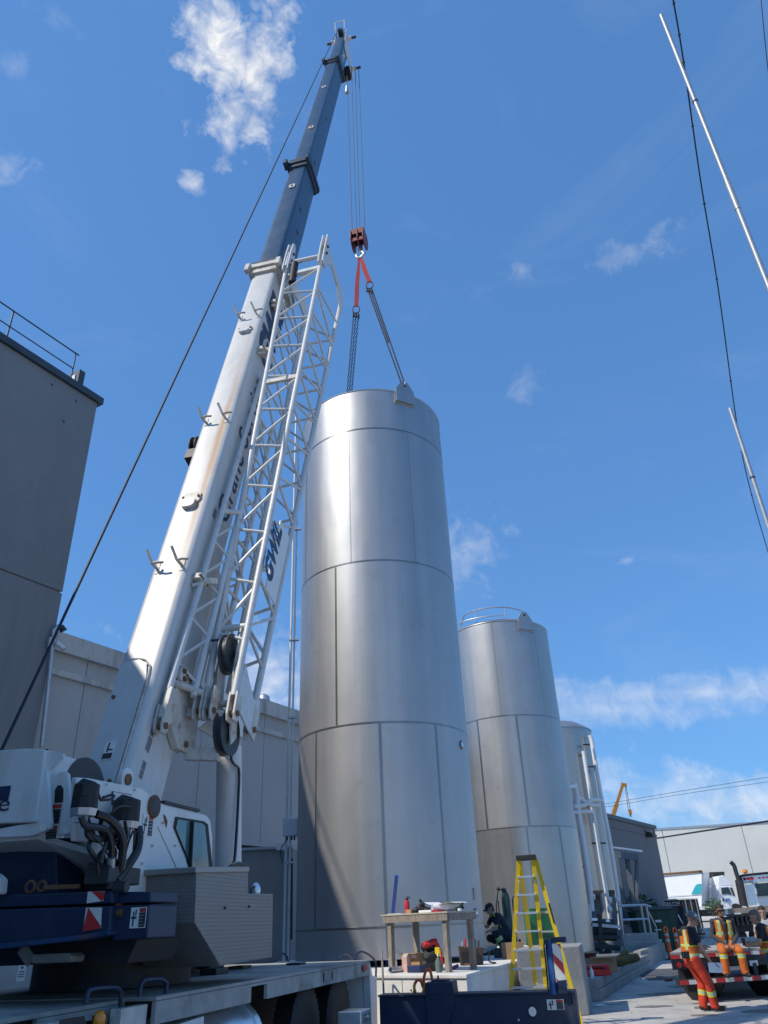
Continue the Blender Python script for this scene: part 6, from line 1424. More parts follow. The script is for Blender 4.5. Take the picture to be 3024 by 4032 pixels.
part('cap', m_navyc, c['t'], lambda b: (b.lathe(c['hd'] + c['hup'] * .06, c['hup'], [(.11, 0), (.112, .03), (.09, .07), (.05, .09), (.01, .095)], 20), b.obox(c['hd'] + c['hup'] * .062 + c['fdir'] * .14, c['side'] * .08, c['fdir'] * .06, c['hup'] * .008)), True)

# ================================================================== work table and its clutter
FL, FR = G(1545, 3829, PZ), G(1768, 3829, PZ); te = norm(FR - FL); tbk = V3(-te[1], te[0], 0)
ZT = P(1545, 3600, float(FL[1]))[2]; TLn = float(np.linalg.norm(FR - FL)); TD = .78
def tb_(x, y, z): return V3(FL[0], FL[1], 0) + te * x + tbk * y + UZ * z
t = thing('work_table', 'rough timber work table standing on the concrete pad', 'table', tb_(TLn / 2, TD / 2, PZ))
part('table_top', m_wood2, t, lambda b: b.hexa([tb_(-.16, -.10, ZT - .025), tb_(TLn + .12, -.10, ZT - .025), tb_(TLn + .12, TD + .1, ZT - .025), tb_(-.16, TD + .1, ZT - .025), tb_(-.16, -.10, ZT), tb_(TLn + .12, -.10, ZT), tb_(TLn + .12, TD + .1, ZT), tb_(-.16, TD + .1, ZT)]))
for y in (-.07, TD + .05): part('apron', m_wood, t, lambda b: b.bar(tb_(-.12, y, ZT - .085), tb_(TLn + .10, y, ZT - .085), .04, .115, UZ))
for x in (-.10, TLn + .09): part('apron', m_wood, t, lambda b: b.bar(tb_(x, -.045, ZT - .085), tb_(x, TD + .025, ZT - .085), .04, .11, UZ))
for x in (.0, TLn): 
    for y in (0, TD): part('leg', m_wood, t, lambda b: b.bar(tb_(x, y, PZ), tb_(x, y, ZT - .03), .10, .09, te), bevel=.004)
def on(x, y, z=0): return tb_(x, y, ZT + z)
def pxt(x, y, yy=.35): return PL(x, y, tb_(0, yy, 0), tbk)
o = on(.18, .30); t = thing('drink_bottle', 'tall red metal drink bottle on the work table', 'bottle', o)
part('flask', m_redp, t, lambda b: b.lathe(o, UZ, [(.045, 0), (.048, .02), (.048, .19), (.03, .225), (.028, .235)], 20), True); part('cap', m_black, t, lambda b: b.cyl(o + UZ * .235, o + UZ * .265, .03, n=16), True)
part('cap_loop', m_black, t, lambda b: b.ring(o + V3(.03, 0, .27), V3(0, 1, 0), .022, .007, 14, 6), True)
def lump(name, label, cat, o, pieces, m, vox=.012):
    b = MB()
    for c_, r in pieces: capsule(b, o + np.array(c_[:3]), o + np.array(c_[3:]), r, r * .85)
    v, f = fuse(b, vox, 1); v = v + np.array([list(mnoise.noise_vector(Vector(q * 14)) * .012) for q in v])
    bb = MB(); bb.v = [tuple(q) for q in v]; bb.f = f; bb.mi = [0] * len(f)
    ob = bb.build(name, m, None, True); return tag(ob, label, cat)
lump('work_gloves', 'heap of black work gloves on the work table', 'gloves', on(.50, .30, .04), [((-.1, 0, 0, .08, .02, .03), .05), ((-.06, .05, .05, .06, -.02, .12), .04), ((.05, 0, .1, .0, 0, .17), .035), ((.1, -.02, 0, .16, .02, .02), .035)], m_black)
lump('work_gloves', 'dark green gloves at the right end of the work table', 'gloves', on(1.36, .35, .03), [((-.06, 0, 0, .05, .02, .02), .04), ((0, 0, .03, .05, 0, .09), .03)], mat('dark_green_cloth', (.02, .035, .025), .8))
o = on(1.02, .40, .07); t = thing('paper_roll', 'roll of white drawings curling open on the work table', 'drawings', o)
def roll(b, o, ax_, r, L_, turns, up_=UZ):
    ax_ = norm(ax_); e2 = np.cross(up_, ax_); n = int(28 * turns); vs = []
    for i in range(n + 1):
        a = 2 * math.pi * i / 28; rr = r * (.55 + .45 * i / n)
        for s_ in (-.5, .5): vs.append(o + ax_ * L_ * s_ + e2 * rr * math.cos(a) + up_ * rr * math.sin(a))
    b.add(vs, [(2 * i, 2 * i + 1, 2 * i + 3, 2 * i + 2) for i in range(n)])
part('rolled_sheet', m_paper, t, lambda b: roll(b, o, te * .6 + tbk * .9, .075, .55, 1.6), True)
part('open_sheet', m_paper, t, lambda b: b.add([o + te * x + tbk * y + UZ * (.055 + .10 * max(0, -x) + .03 * math.sin(x * 9)) for x in np.linspace(-.38, .30, 9) for y in (-.18, .30)], [(2 * i, 2 * i + 1, 2 * i + 3, 2 * i + 2) for i in range(8)]), True)
o = on(.88, .2, .015); tag(part('folder', m_redp, None, lambda b: b.obox(o, te * .16, tbk * .11, UZ * .014)), 'red folder under the white drawings', 'folder')
o = on(.78, .15, .02); tag(part('paper_pad', m_paper, None, lambda b: b.obox(o, te * .14, tbk * .10, UZ * .02)), 'small stack of white paper left of the drawings', 'paper')
o = on(.32, .2, .03); tag(part('parts_carton', m_card, None, lambda b: b.obox(o, te * .06, tbk * .05, UZ * .035), bevel=.004), 'small tan carton next to the red bottle on the table', 'carton')
o = on(.05, .25, .006); tag(part('flat_sheet', m_paper, None, lambda b: b.obox(o, te * .17, tbk * .2, UZ * .004)), 'flat white sheet on the left end of the work table', 'paper')
o = on(1.46, .2, .0); t = thing('tape_roll', 'white tape roll at the right corner of the work table', 'tape', o); part('ring', m_paper, t, lambda b: b.lathe(o, UZ, [(.02, 0), (.04, 0), (.04, .04), (.02, .04)], 20, cap=False), True)
bl0, bl1 = P(1562, 3447, 17.05), G(1526, 3806, PZ)
tag(part('spirit_level', m_bluep, None, lambda b: b.bar(bl1 + UZ * .01, bl0, .075, .03, V3(0, 1, 0)), bevel=.004), 'long blue level leaning upright behind the work table', 'level')
# under the table
o = PL(1635, 3790, tb_(0, .45, 0), tbk); o[2] = PZ
t = thing('cardboard_box', 'open cardboard carton under the work table', 'carton', o)
part('carton', m_card, t, lambda b: b.obox(o + UZ * .14, te * .21, tbk * .14, UZ * .14), bevel=.004); part('flap', m_card, t, lambda b: b.obox(o + UZ * .285 - tbk * .19, te * .2, tbk * .06, UZ * .004)); part('shipping_label', m_sticker, t, lambda b: b.obox(o + UZ * .24 - tbk * .142 + te * .08, te * .06, tbk * .002, UZ * .03))
o = PL(1600, 3800, tb_(0, .12, 0), tbk); o[2] = PZ
t = thing('drink_carton', 'tall pink and white carton beside the cardboard box', 'carton', o); part('carton', mat('pink_print', (.62, .38, .33), .6, var=.25, scale=18), t, lambda b: b.obox(o + UZ * .12, te * .055, tbk * .05, UZ * .12)); part('carton_top', m_wood2, t, lambda b: b.prism([o + UZ * .24 - te * .055 - tbk * .05, o + UZ * .24 - te * .055 + tbk * .05, o + UZ * .29 - te * .055], te * .11))
o = PL(1640, 3822, tb_(0, -.02, 0), tbk); o[2] = PZ
tag(part('blue_case', mat('dark_blue_case', (.015, .03, .10), .5), None, lambda b: b.obox(o + UZ * .055, te * .14, tbk * .09, UZ * .055), bevel=.008), 'flat dark blue case in front of the cardboard box', 'case')
o = PL(1700, 3770, tb_(0, .30, 0), tbk); o[2] = PZ + .02
lump('work_bag', 'slumped black bag under the work table', 'bag', o, [((-.1, 0, .06, .1, .02, .06), .12), ((-.06, 0, .2, .08, 0, .24), .11), ((-.12, .03, .36, .02, 0, .40), .08)], m_black, .016)
lump('red_jacket', 'red and yellow jacket bundled on the black bag', 'jacket', o + V3(.02, -.06, .40), [((-.12, 0, .0, .06, 0, .05), .06), ((.06, 0, .05, .14, 0, -.1), .045), ((.14, 0, -.1, .17, 0, -.3), .03)], m_redp, .014)
o = PL(1728, 3815, tb_(0, -.03, 0), tbk); o[2] = PZ
t = thing('spray_bottle', 'grey spray bottle with yellow trigger head under the table edge', 'bottle', o); part('bottle', mat('grey_green_plastic', (.12, .16, .14), .4), t, lambda b: b.lathe(o, UZ, [(.055, 0), (.058, .02), (.058, .17), (.02, .23), (.02, .26)], 18), True); part('trigger_head', m_yellow, t, lambda b: (b.obox(o + UZ * .33, te * .05, tbk * .02, UZ * .05), b.obox(o + UZ * .29 + te * .05, te * .012, tbk * .01, UZ * .05)), bevel=.006); part('neck', m_sticker, t, lambda b: b.cyl(o + UZ * .25, o + UZ * .29, .022), True)
o = PL(1562, 3822, tb_(0, .0, 0), tbk); o[2] = PZ + .05
t = thing('grey_pipe', 'short grey pipe lying over the front edge of the pad', 'pipe', o); part('pipe', m_galv, t, lambda b: b.lathe(o - tbk * .22 + te * .02, tbk + te * .1, [(.035, .02), (.048, 0), (.048, .5), (.035, .48)], 20, cap=False), True); part('pipe_end', m_black, t, lambda b: b.cyl(o - tbk * .20 + te * .02, o - tbk * .195 + te * .02, .036))
o = PL(1556, 3790, tb_(0, .6, 0), tbk); o[2] = PZ
tag(part('water_bottle', mat('clear_plastic', (.6, .62, .66), .15, var=.1), None, lambda b: b.lathe(o, UZ, [(.035, 0), (.037, .14), (.014, .19), (.016, .21)], 16), True), 'clear water bottle by the left table leg', 'bottle')
o = PL(1792, 3800, tb_(0, .7, 0), tbk); o[2] = PZ + .03
lump('purple_rag', 'crumpled purple rag near the right table leg', 'rag', o, [((-.04, 0, 0, .04, 0, .03), .035)], mat('purple_cloth', (.2, .08, .22), .8))
o = G(1858, 3800, PZ)
t = thing('tool_bag', 'brown and black open tool bag full of hand tools', 'tool bag', o)
part('bag_body', mat('brown_canvas', (.06, .045, .035), .85, var=.3), t, lambda b: b.hexa([o + V3(-.24, -.12, 0), o + V3(.22, -.14, 0), o + V3(.24, .16, 0), o + V3(-.22, .16, 0), o + V3(-.25, -.14, .34), o + V3(.24, -.15, .30), o + V3(.26, .17, .30), o + V3(-.24, .17, .34)]), bevel=.02)
part('pocket', m_black, t, lambda b: (b.box(o + V3(-.12, -.16, .14), (.16, .05, .2)), b.box(o + V3(.08, -.17, .12), (.15, .05, .17))), bevel=.01)
part('leather_patch', m_rust, t, lambda b: b.box(o + V3(-.03, -.165, .05), (.26, .03, .09)), bevel=.005)
for x, h_, m_ in ((-.12, .46, m_redp), (-.05, .52, m_galv), (.02, .50, m_bluep), (.08, .44, m_dark), (.15, .42, m_dark), (-.18, .42, m_galv)): part('tool_handle', m_, t, lambda b: b.cyl(o + V3(x, .0, .22), o + V3(x + .03, .02, h_), .018, n=8), True)
part('strap', m_black, t, lambda b: b.tube(bez([o + V3(.24, -.05, .28), o + V3(.36, -.1, .22), o + V3(.34, -.1, .06), o + V3(.48, -.06, .02)], 6), .014, 6), True)
# pad clutter further back
def gp(x, y): return G(x, y, PZ)
def boxat(name, label, cat, x, y, w, d, h, m, rz=15):
    o = gp(x, y); return tag(part(name, m, None, lambda b: b.box(o + UZ * h / 2, (w, d, h), rz), bevel=.006), label, cat)
boxat('cardboard_box', 'cardboard carton behind the ladder on the pad', 'carton', 2022, 3776, .42, .3, .32, m_card); boxat('grey_box', 'small grey metal box by the cardboard carton', 'box', 1968, 3772, .22, .2, .2, m_dark, 5)
boxat('cleaning_pads', 'stack of tan pads beside the crouching worker', 'pads', 1925, 3742, .42, .3, .12, m_wood2, 30); boxat('hose_reel_box', 'dark case behind the ladder rungs', 'case', 2065, 3762, .4, .3, .18, m_black, 20)
o = gp(1900, 3762); tag(part('air_hose', m_blackgloss, None, lambda b: b.tube(bez([o, o + V3(.3, -.2, .02), o + V3(.9, .1, .02), o + V3(1.4, -.4, .02), o + V3(2.0, .2, .02)], 8), .02, 8), True), 'black hose lying across the pad', 'hose')
lump('grinder', 'dark angle grinder on the pad by the hose', 'grinder', gp(1925, 3765) + UZ * .06, [((-.14, 0, 0, .12, 0, .02), .05), ((.12, 0, .02, .18, 0, .02), .07)], m_dark)
o = P(2012, 3740, 25.6); o[2] = PZ; zc = P(2012, 3500, 25.6)[2]
t = thing('gas_cylinder', 'dark green gas cylinder with regulator and hoses on a cart', 'gas cylinder', o)
part('cylinder', mat('bottle_green', (.02, .055, .05), .45), t, lambda b: b.lathe(o + UZ * .08, UZ, [(.125, 0), (.13, .03), (.13, zc - PZ - .35), (.10, zc - PZ - .2), (.05, zc - PZ - .12), (.05, zc - PZ - .06)], 24), True)
part('regulator', m_dark, t, lambda b: (b.ball(o + V3(-.06, -.06, zc - PZ - .02), .06), b.ball(o + V3(-.2, -.05, zc - PZ + .02), .055), b.bar(o + V3(0, 0, zc - PZ - .04), o + V3(-.2, -.05, zc - PZ), .03)), True)
part('hose', m_blackgloss, t, lambda b: b.tube(bez([o + V3(-.2, -.05, zc - PZ), o + V3(-.32, -.1, zc - PZ - .5), o + V3(-.28, -.1, .7), o + V3(-.1, -.1, .4), o + V3(-.3, -.1, .1)], 8), .018, 8), True)
part('cart_frame', m_dark, t, lambda b: (b.tube(bez([o + V3(.22, .1, 0), o + V3(.22, .14, 1.2), o + V3(.3, .3, 1.4)], 6), .02), b.tube([o + V3(-.22, .1, 0), o + V3(-.22, .14, 1.3)], .02), b.box(o + V3(0, 0, .04), (.5, .4, .05))), True)
for s_ in (-.28, .28): part('cart_wheel', m_black, t, lambda b: b.cyl(o + V3(s_, .15, .13), o + V3(s_ + .05, .15, .13), .13, n=20), True)
o = P(2130, 3700, 26.4); o[2] = PZ
t = thing('welding_machine', 'green cabinet behind the ladder on the pad', 'welder', o)
part('cabinet', m_green, t, lambda b: b.box(o + UZ * .55, (.75, .6, 1.0), 12), bevel=.02); part('front_panel', m_dark, t, lambda b: b.box(o + V3(-.1, -.31, .75), (.4, .03, .3), 12)); part('vent', m_dark, t, lambda b: [b.box(o + V3(.1, -.32, .2 + k * .07), (.45, .02, .02), 12) for k in range(4)])
# broom handle, orange hooks at the pad front
tag(part('broom_handle', m_wood, None, lambda b: b.cyl(P(1503, 3740, 14.6), P(1513, 3960, 14.3), .017, n=8), True), 'bare wooden broom handle leaning at the front of the pad', 'broom')
for (x, y, hgt, lab) in ((1690, 3905, .30, 'taller orange sling hook standing before the pad'), (1651, 3912, .18, 'shorter orange sling hook with yellow latch before the pad')):
    o = P(x, y, 13.9); t = thing('sling_hook', lab, 'hook', o - UZ * .08, 'orange sling hooks')
    part('hook', m_orange, t, lambda b: b.tube(bez([o + V3(-.05, 0, -.02), o + V3(-.075, 0, hgt * .5), o + V3(-.03, 0, hgt * .95), o + V3(.03, 0, hgt * .95), o + V3(.06, 0, hgt * .5), o + V3(.075, 0, .06), o + V3(.02, 0, -.06), o + V3(-.06, 0, -.03)], 6), .022, 8), True); part('latch', m_yellow, t, lambda b: b.bar(o + V3(-.12, -.02, -.05), o + V3(-.06, -.02, .12), .02))

# ================================================================== step ladder
tp0 = P(2069, 3382, 15.75)
fA, fB = G(2006, 4040, 0), G(2164, 4038, 0); rA, rB = G(2128, 4018, 0), G(2292, 4048, 0)
t = thing('step_ladder', 'tall yellow fibreglass step ladder with aluminium rungs', 'ladder', (fA + fB + rA + rB) / 4)
ex = norm((fB - fA)); hw = .135
tA, tB = tp0 - ex * hw - V3(0, .04, 0), tp0 + ex * hw - V3(0, .04, 0); uA, uB = tp0 - ex * hw * .85 + V3(.02, .10, 0), tp0 + ex * hw * .95 + V3(.08, .10, 0)
rails_ = []
for a, b_ in ((fA, tA), (fB, tB), (rA, uA), (rB, uB)):
    part('rail', m_yellow, t, lambda b: b.bar(a + UZ * .03, b_, .028, .075, ex))
    part('foot', m_black, t, lambda b: b.box(a + UZ * .02, (.06, .09, .04), 10))
nr_ = 9
for k in range(1, nr_):
    f_ = k / nr_; pa, pb = fA + (tA - fA) * f_, fB + (tB - fB) * f_
    part('rung', m_alu, t, lambda b: b.bar(pa - ex * .0, pb + ex * .0, .085, .03, UZ))
    if k in (2, 4, 6):
        qa, qb = rA + (uA - rA) * f_, rB + (uB - rB) * f_; part('rear_brace', m_alu, t, lambda b: b.bar(qa, qb, .02, .04, UZ))
for f_ in (8 / nr_,):
    pa, pb = fA + (tA - fA) * f_, fB + (tB - fB) * f_
    for p_, s_ in ((pa, 1), (pb, -1)): part('rung_brace', m_alu, t, lambda b: b.bar(p_ - UZ * .10 + ex * .0, p_ + ex * s_ * .08, .012))
part('top_cap', m_black, t, lambda b: b.obox(tp0 + V3(.02, .02, .02), ex * (hw + .05), V3(-ex[1], ex[0], 0) * .11, UZ * .045), bevel=.01)
part('spreader', m_alu, t, lambda b: b.bar(fB + (tB - fB) * .55, rB + (uB - rB) * .55, .012, .03))
part('warning_label', m_stickd, t, lambda b: b.bar(rB + (uB - rB) * .60 - V3(.0, .018, 0) + ex * .016, rB + (uB - rB) * .72 - V3(.0, .018, 0) + ex * .016, .03, .03))

# ================================================================== right hand yard
def atw(x, y, z=.43): return G(x, y, z)
o = atw(2350, 3842); t = thing('tool_case', 'red plastic tool case on the block retaining wall', 'tool case', o)
part('lower_shell', m_redp, t, lambda b: b.box(o + UZ * .075, (.62, .32, .15), 8), bevel=.02); part('lid', m_redp, t, lambda b: b.box(o + UZ * .195, (.60, .30, .08), 8), bevel=.02)
for dx in (-.18, .18): part('latch', m_dark, t, lambda b: b.box(o + V3(dx, -.17, .15), (.06, .02, .06), 8))
part('handle', m_black, t, lambda b: b.tube([o + V3(-.1, -.16, .18), o + V3(-.1, -.21, .18), o + V3(.1, -.2, .18), o + V3(.1, -.15, .18)], .012, 8), True)
o = atw(2333, 3852); t = thing('squeeze_bottle', 'small white bottle standing before the red tool case', 'bottle', o); part('bottle', m_pvc, t, lambda b: b.lathe(o, UZ, [(.045, 0), (.047, .15), (.02, .2), (.012, .22)], 16), True); part('nozzle', m_sticker, t, lambda b: b.cyl(o + UZ * .22, o + UZ * .27, .012, .006), True)
for x, y, w, d, h, rz, lab in ((2368, 3828, .7, .5, .32, 15, 'low open cardboard carton behind the red tool case'), (2312, 3826, .5, .4, .42, 5, 'dark red printed carton beside the concrete block')):
    o = atw(x, y); t = thing('cardboard_box', lab, 'carton', o); part('carton', m_card if w > .6 else mat('printed_carton', (.25, .06, .05), .8), t, lambda b: b.box(o + UZ * h / 2, (w, d, h), rz), bevel=.005); part('flap', m_card, t, lambda b: b.box(o + V3(.05, -.3, h + .03), (w * .9, .3, .012), rz))
o = atw(2440, 3806); lump('debris_heap', 'heap of tan and dark offcuts on the slab behind the wall', 'offcuts', o + UZ * .1, [((-.5, 0, 0, .1, .1, .05), .16), ((0, 0, .02, .5, 0, .1), .14), ((.1, 0, .15, .25, 0, .25), .09)], mat('ochre_cloth', (.16, .11, .04), .85, var=.4, scale=6), .03)
# loose board and scrap on the ground
o = G(2630, 3850, 0); tag(part('loose_board', m_wood2, None, lambda b: b.bar(G(2592, 3846, .03), G(2682, 3852, .03), .14, .05)), 'loose pale board lying on the ground left of the trailer', 'board')
o = G(2633, 3864, 0); tag(part('brick_scrap', m_rust, None, lambda b: b.box(o + UZ * .03, (.2, .1, .06), 20)), 'small brown scrap on the ground below the loose board', 'scrap')
o = G(2775, 3968, 0); tag(part('timber_strip', m_wood, None, lambda b: b.bar(G(2735, 3968, .02), G(2860, 3963, .02), .05, .04)), 'thin timber strip on the ground behind the hard hat worker', 'timber')
o = G(2357, 3960, .01); tag(part('paper_scrap', m_paper, None, lambda b: b.box(o + UZ * .01, (.22, .12, .012), 25)), 'white paper scrap on the lit concrete', 'paper')
# ground crack line of sunlit patch edge is cast by the boom, nothing painted
# orange delineator posts
def delineator(x, yt, Yd, lab):
    pt = P(x, yt, Yd); o = V3(pt[0], pt[1], 0); h = pt[2]
    t = thing('delineator_post', lab, 'delineator', o, 'orange delineator posts')
    part('base', m_black, t, lambda b: b.lathe(o, UZ, [(.25, 0), (.25, .05), (.1, .09)], 8))
    part('post', m_orange, t, lambda b: b.lathe(o + UZ * .05, UZ, [(.11, 0), (.09, .3), (.075, h * .8)], 16), True)
    part('handle', m_orange, t, lambda b: b.ring(o + UZ * (h - .12), V3(0, 1, 0), .10, .035, 20, 8, sx=.75), True)
    for z in (.55, .72): part('reflective_collar', m_refl, t, lambda b: b.cyl(o + UZ * h * z, o + UZ * (h * z + .10), .092, .088, 16), True)
delineator(2618, 3648, 36.0, 'left orange delineator post behind the trailer'); delineator(2654, 3652, 37.0, 'right orange delineator post behind the trailer')
# dumpster, black bin, machinery
o = P(2585, 3690, 43); o[2] = 0; zt2 = P(2585, 3585, 43)[2]
t = thing('dumpster', 'dark green steel dumpster by the guard rail', 'dumpster', o)
part('body', m_dgreen, t, lambda b: b.hexa([o + V3(-.95, -.6, .15), o + V3(.8, -.7, .15), o + V3(.9, .8, .15), o + V3(-.85, .9, .15), o + V3(-1.05, -.75, zt2), o + V3(.9, -.85, zt2), o + V3(1.0, 1, zt2), o + V3(-.95, 1.1, zt2)]), bevel=.02)
for k in (-.6, 0, .6): part('rib', m_dgreen, t, lambda b: b.bar(o + V3(k, -.68, .2), o + V3(k, -.8, zt2), .08))
part('lid', m_black, t, lambda b: b.hexa([o + V3(-1.08, -.8, zt2), o + V3(.93, -.88, zt2), o + V3(1.03, 1.02, zt2 + .15), o + V3(-.98, 1.12, zt2 + .15), o + V3(-1.08, -.8, zt2 + .05), o + V3(.93, -.88, zt2 + .05), o + V3(1.03, 1.02, zt2 + .2), o + V3(-.98, 1.12, zt2 + .2)]))
part('label', m_sticker, t, lambda b: (b.box(o + V3(.0, -.82, zt2 * .75), (.3, .02, .1)), b.box(o + V3(-.1, -.80, zt2 * .55), (.35, .02, .04))))
o = P(2682, 3660, 52); o[2] = gz(52); bl_ = P(2622, 3545, 52); br_ = P(2732, 3535, 52); zb_ = bl_[2]
t = thing('roll_off_bin', 'black ribbed waste bin with lettering parked by the cream warehouse', 'bin', o)
part('body', mat('black_bin_paint', (.012, .015, .015), .5, var=.3), t, lambda b: b.hexa([V3(bl_[0], 52, .5), V3(br_[0], 51.4, .5), V3(br_[0] + 1, 55, .5), V3(bl_[0] + 1, 55.6, .5), V3(bl_[0], 52, zb_), V3(br_[0], 51.4, zb_), V3(br_[0] + 1, 55, zb_), V3(bl_[0] + 1, 55.6, zb_)]))
for k in range(6): xx = br_[0] - .15 - .16 * k; part('rib', m_dark if k % 2 else m_galv, t, lambda b: b.bar(V3(xx, 51.35, .6), V3(xx, 51.35, zb_), .05))
part('top_rim', m_sticker, t, lambda b: b.bar(V3(bl_[0], 51.95, zb_ + .03), V3(br_[0], 51.35, zb_ + .03), .12, .08))
text_mesh('GINS.COM', 'lettering', m_sticker, t, P(2615, 3570, 51.7), V3(1, -.05, 0), UZ, .34, .95)
o = P(2680, 3640, 46); o[2] = gz(46)
t = thing('parked_forklift', 'grey parked forklift among clutter behind the orange posts', 'forklift', o)
for x0, y0, x1, y1, w, m_ in ((2640, 3580, 2652, 3690, .16, m_wall2), (2662, 3575, 2664, 3690, .14, m_dark), (2690, 3575, 2694, 3680, .10, m_dark), (2700, 3570, 2720, 3670, .08, m_galv), (2668, 3600, 2690, 3640, .06, m_alu), (2664, 3650, 2730, 3655, .15, m_dark), (2690, 3665, 2725, 3664, .1, m_galv)):
    part('frame_member', m_, t, lambda b: b.bar(P(x0, y0, 46), P(x1, y1, 46), w))
part('machine_body', m_dark, t, lambda b: b.hexa([P(2664, 3690, 46.4), P(2735, 3680, 46.4), P(2735, 3680, 48), P(2664, 3690, 48), P(2664, 3640, 46.4), P(2735, 3630, 46.4), P(2735, 3630, 48), P(2664, 3640, 48)]))
part('counterweight', m_dark, t, lambda b: b.hexa([P(2632, 3700, 46.2), P(2662, 3696, 46.2), P(2662, 3696, 47.5), P(2632, 3700, 47.5), P(2632, 3580, 46.2), P(2656, 3576, 46.2), P(2656, 3576, 47.5), P(2632, 3580, 47.5)]))
for x in (2675, 2725): part('wheel', m_black, t, lambda b: b.cyl(P(x, 3685, 46.2), P(x + 3, 3685, 46.6), .3, n=20), True)
# kerb along the road and low dark slab
kb = MB(); kb.bar(P(2760, 3663, 44), P(3060, 3640, 44), .6, .16, UZ); tag(kb.build('kerb', m_conc), 'pale concrete kerb line beyond the trailer', 'kerb')
# box truck: trailer body and cab
YT = 72.0; zg_ = gz(YT)
t = thing('box_truck', 'white box truck with teal swoosh parked along the cream warehouse', 'truck', (P(2700, 3560, YT)[0], YT, zg_))
p_ = lambda x, y, d=0: P(x, y, YT + d)
part('cargo_box', m_truck, t, lambda b: b.hexa([p_(2570, 3585, 2), p_(2765, 3570, 0), p_(2793, 3568, 2.6), p_(2600, 3580, 4.6), p_(2570, 3452, 2), p_(2765, 3436, 0), p_(2793, 3434, 2.6), p_(2600, 3450, 4.6)]))
part('lower_panel', mat('pale_blue_grey', (.55, .62, .66), .5), t, lambda b: b.prism([p_(2570, 3530, 1.9), p_(2766, 3521, -.06), p_(2766, 3523, -.06), p_(2570, 3532, 1.9)], V3(0, .02, 0)))
part('top_rail', m_rust, t, lambda b: b.bar(p_(2570, 3446, 1.9), p_(2766, 3431, -.05), .12, .18))
part('corner_post', m_galv, t, lambda b: b.bar(p_(2766, 3570, -.05), p_(2766, 3436, -.05), .12)); part('corner_post', m_galv, t, lambda b: b.bar(p_(2791, 3568, 2.5), p_(2790, 3434, 2.5), .12))
part('teal_swoosh', m_teal, t, lambda b: b.prism([p_(x, y, (2766 - x) / 195 * 1.9 - .08) for x, y in ((2722, 3521), (2732, 3500), (2738, 3488), (2746, 3481), (2758, 3480), (2763, 3482), (2765, 3519))], V3(0, .03, 0)))
part('underframe', m_dark, t, lambda b: b.bar(p_(2600, 3600, 2), p_(2950, 3590, 2), 1.2, .5))
for x in (2650, 2690, 2895): part('wheel', m_black, t, lambda b: b.cyl(p_(x, 3600, .3), p_(x + 3, 3600, 1.3), .5, n=24), True)
part('cab_body', m_truck, t, lambda b: b.prism([p_(x, y, .6) for x, y in ((2830, 3585), (2826, 3492), (2832, 3488), (2880, 3488), (2894, 3530), (2912, 3545), (2918, 3580))], V3(.1, 2.3, 0)), bevel=.06)
part('roof_fairing', m_truck, t, lambda b: b.prism([p_(x, y, .7) for x, y in ((2827, 3489), (2830, 3449), (2848, 3446), (2888, 3486))], V3(.1, 2.0, 0)), bevel=.05)
part('side_window', m_glass, t, lambda b: b.prism([p_(x, y, .55) for x, y in ((2843, 3522), (2840, 3496), (2868, 3493), (2882, 3524), (2865, 3520))], V3(0, .06, 0)))
part('windscreen', m_glass, t, lambda b: b.prism([p_(x, y, .55) for x, y in ((2874, 3495), (2884, 3495), (2896, 3528), (2888, 3528))], V3(0, .06, 0)))
part('door_logo', mat('blue_print', (.12, .2, .5), .5), t, lambda b: b.prism([p_(x, y, .52) for x, y in ((2858, 3538), (2873, 3537), (2874, 3549), (2860, 3550))], V3(0, .05, 0)))
part('wheel_arch', m_black, t, lambda b: b.cyl(p_(2902, 3590, .5), p_(2902, 3590, .62), .62, n=24))
part('door_handle', m_black, t, lambda b: b.prism([p_(x, y, .52) for x, y in ((2845, 3538), (2851, 3537), (2851, 3549), (2846, 3549))], V3(0, .05, 0)))
t = thing('dark_van', 'dark box van behind the white truck', 'van', (P(2815, 3560, 80)[0], 80, 1))
part('body', mat('charcoal_van', (.035, .033, .03), .6, var=.3), t, lambda b: b.hexa([P(2776, 3590, 79), P(2845, 3586, 79), P(2850, 3586, 82), P(2780, 3590, 82), P(2776, 3435, 79), P(2850, 3432, 79), P(2853, 3432, 82), P(2780, 3435, 82)]))
part('side_boards', m_far, t, lambda b: b.prism([P(2781, 3575, 78.9), P(2830, 3572, 78.9), P(2824, 3455, 78.9), P(2778, 3458, 78.9)], V3(0, .05, 0)))
for k in range(5): part('board_joint', m_wall2, t, lambda b: b.bar(P(2780, 3478 + 20 * k, 78.85), P(2829, 3475 + 20 * k, 78.85), .02, .05))
part('corner_post', m_rust, t, lambda b: b.bar(P(2803, 3440, 78.8), P(2832, 3575, 78.8), .10))
# road tractor with headache rack and exhaust stack
YR = 47.0; r_ = lambda x, y, d=0: P(x, y, YR + d)
t = thing('road_tractor', 'road tractor seen from behind with chrome headache rack and exhaust stack', 'truck', (r_(3000, 3600)[0], YR, gz(YR)))
part('rack_top', m_alu, t, lambda b: b.hexa([r_(2923, 3480), r_(3100, 3464), r_(3100, 3464, .12), r_(2923, 3480, .12), r_(2921, 3450), r_(3100, 3432), r_(3100, 3432, .12), r_(2921, 3450, .12)]), bevel=.02)
part('rack_side', m_alu, t, lambda b: b.prism([r_(2935, 3484, .05), r_(2970, 3481, .05), r_(2982, 3562, .05), r_(2950, 3566, .05)], V3(0, .05, 0)))
part('rack_frame', m_black, t, lambda b: (b.tube(bez([r_(2944, 3572, -.05), r_(2922, 3480, -.05), r_(2919, 3460, -.05), r_(2928, 3447, -.05), r_(3100, 3430, -.05)], 5), .06, 8)), True)
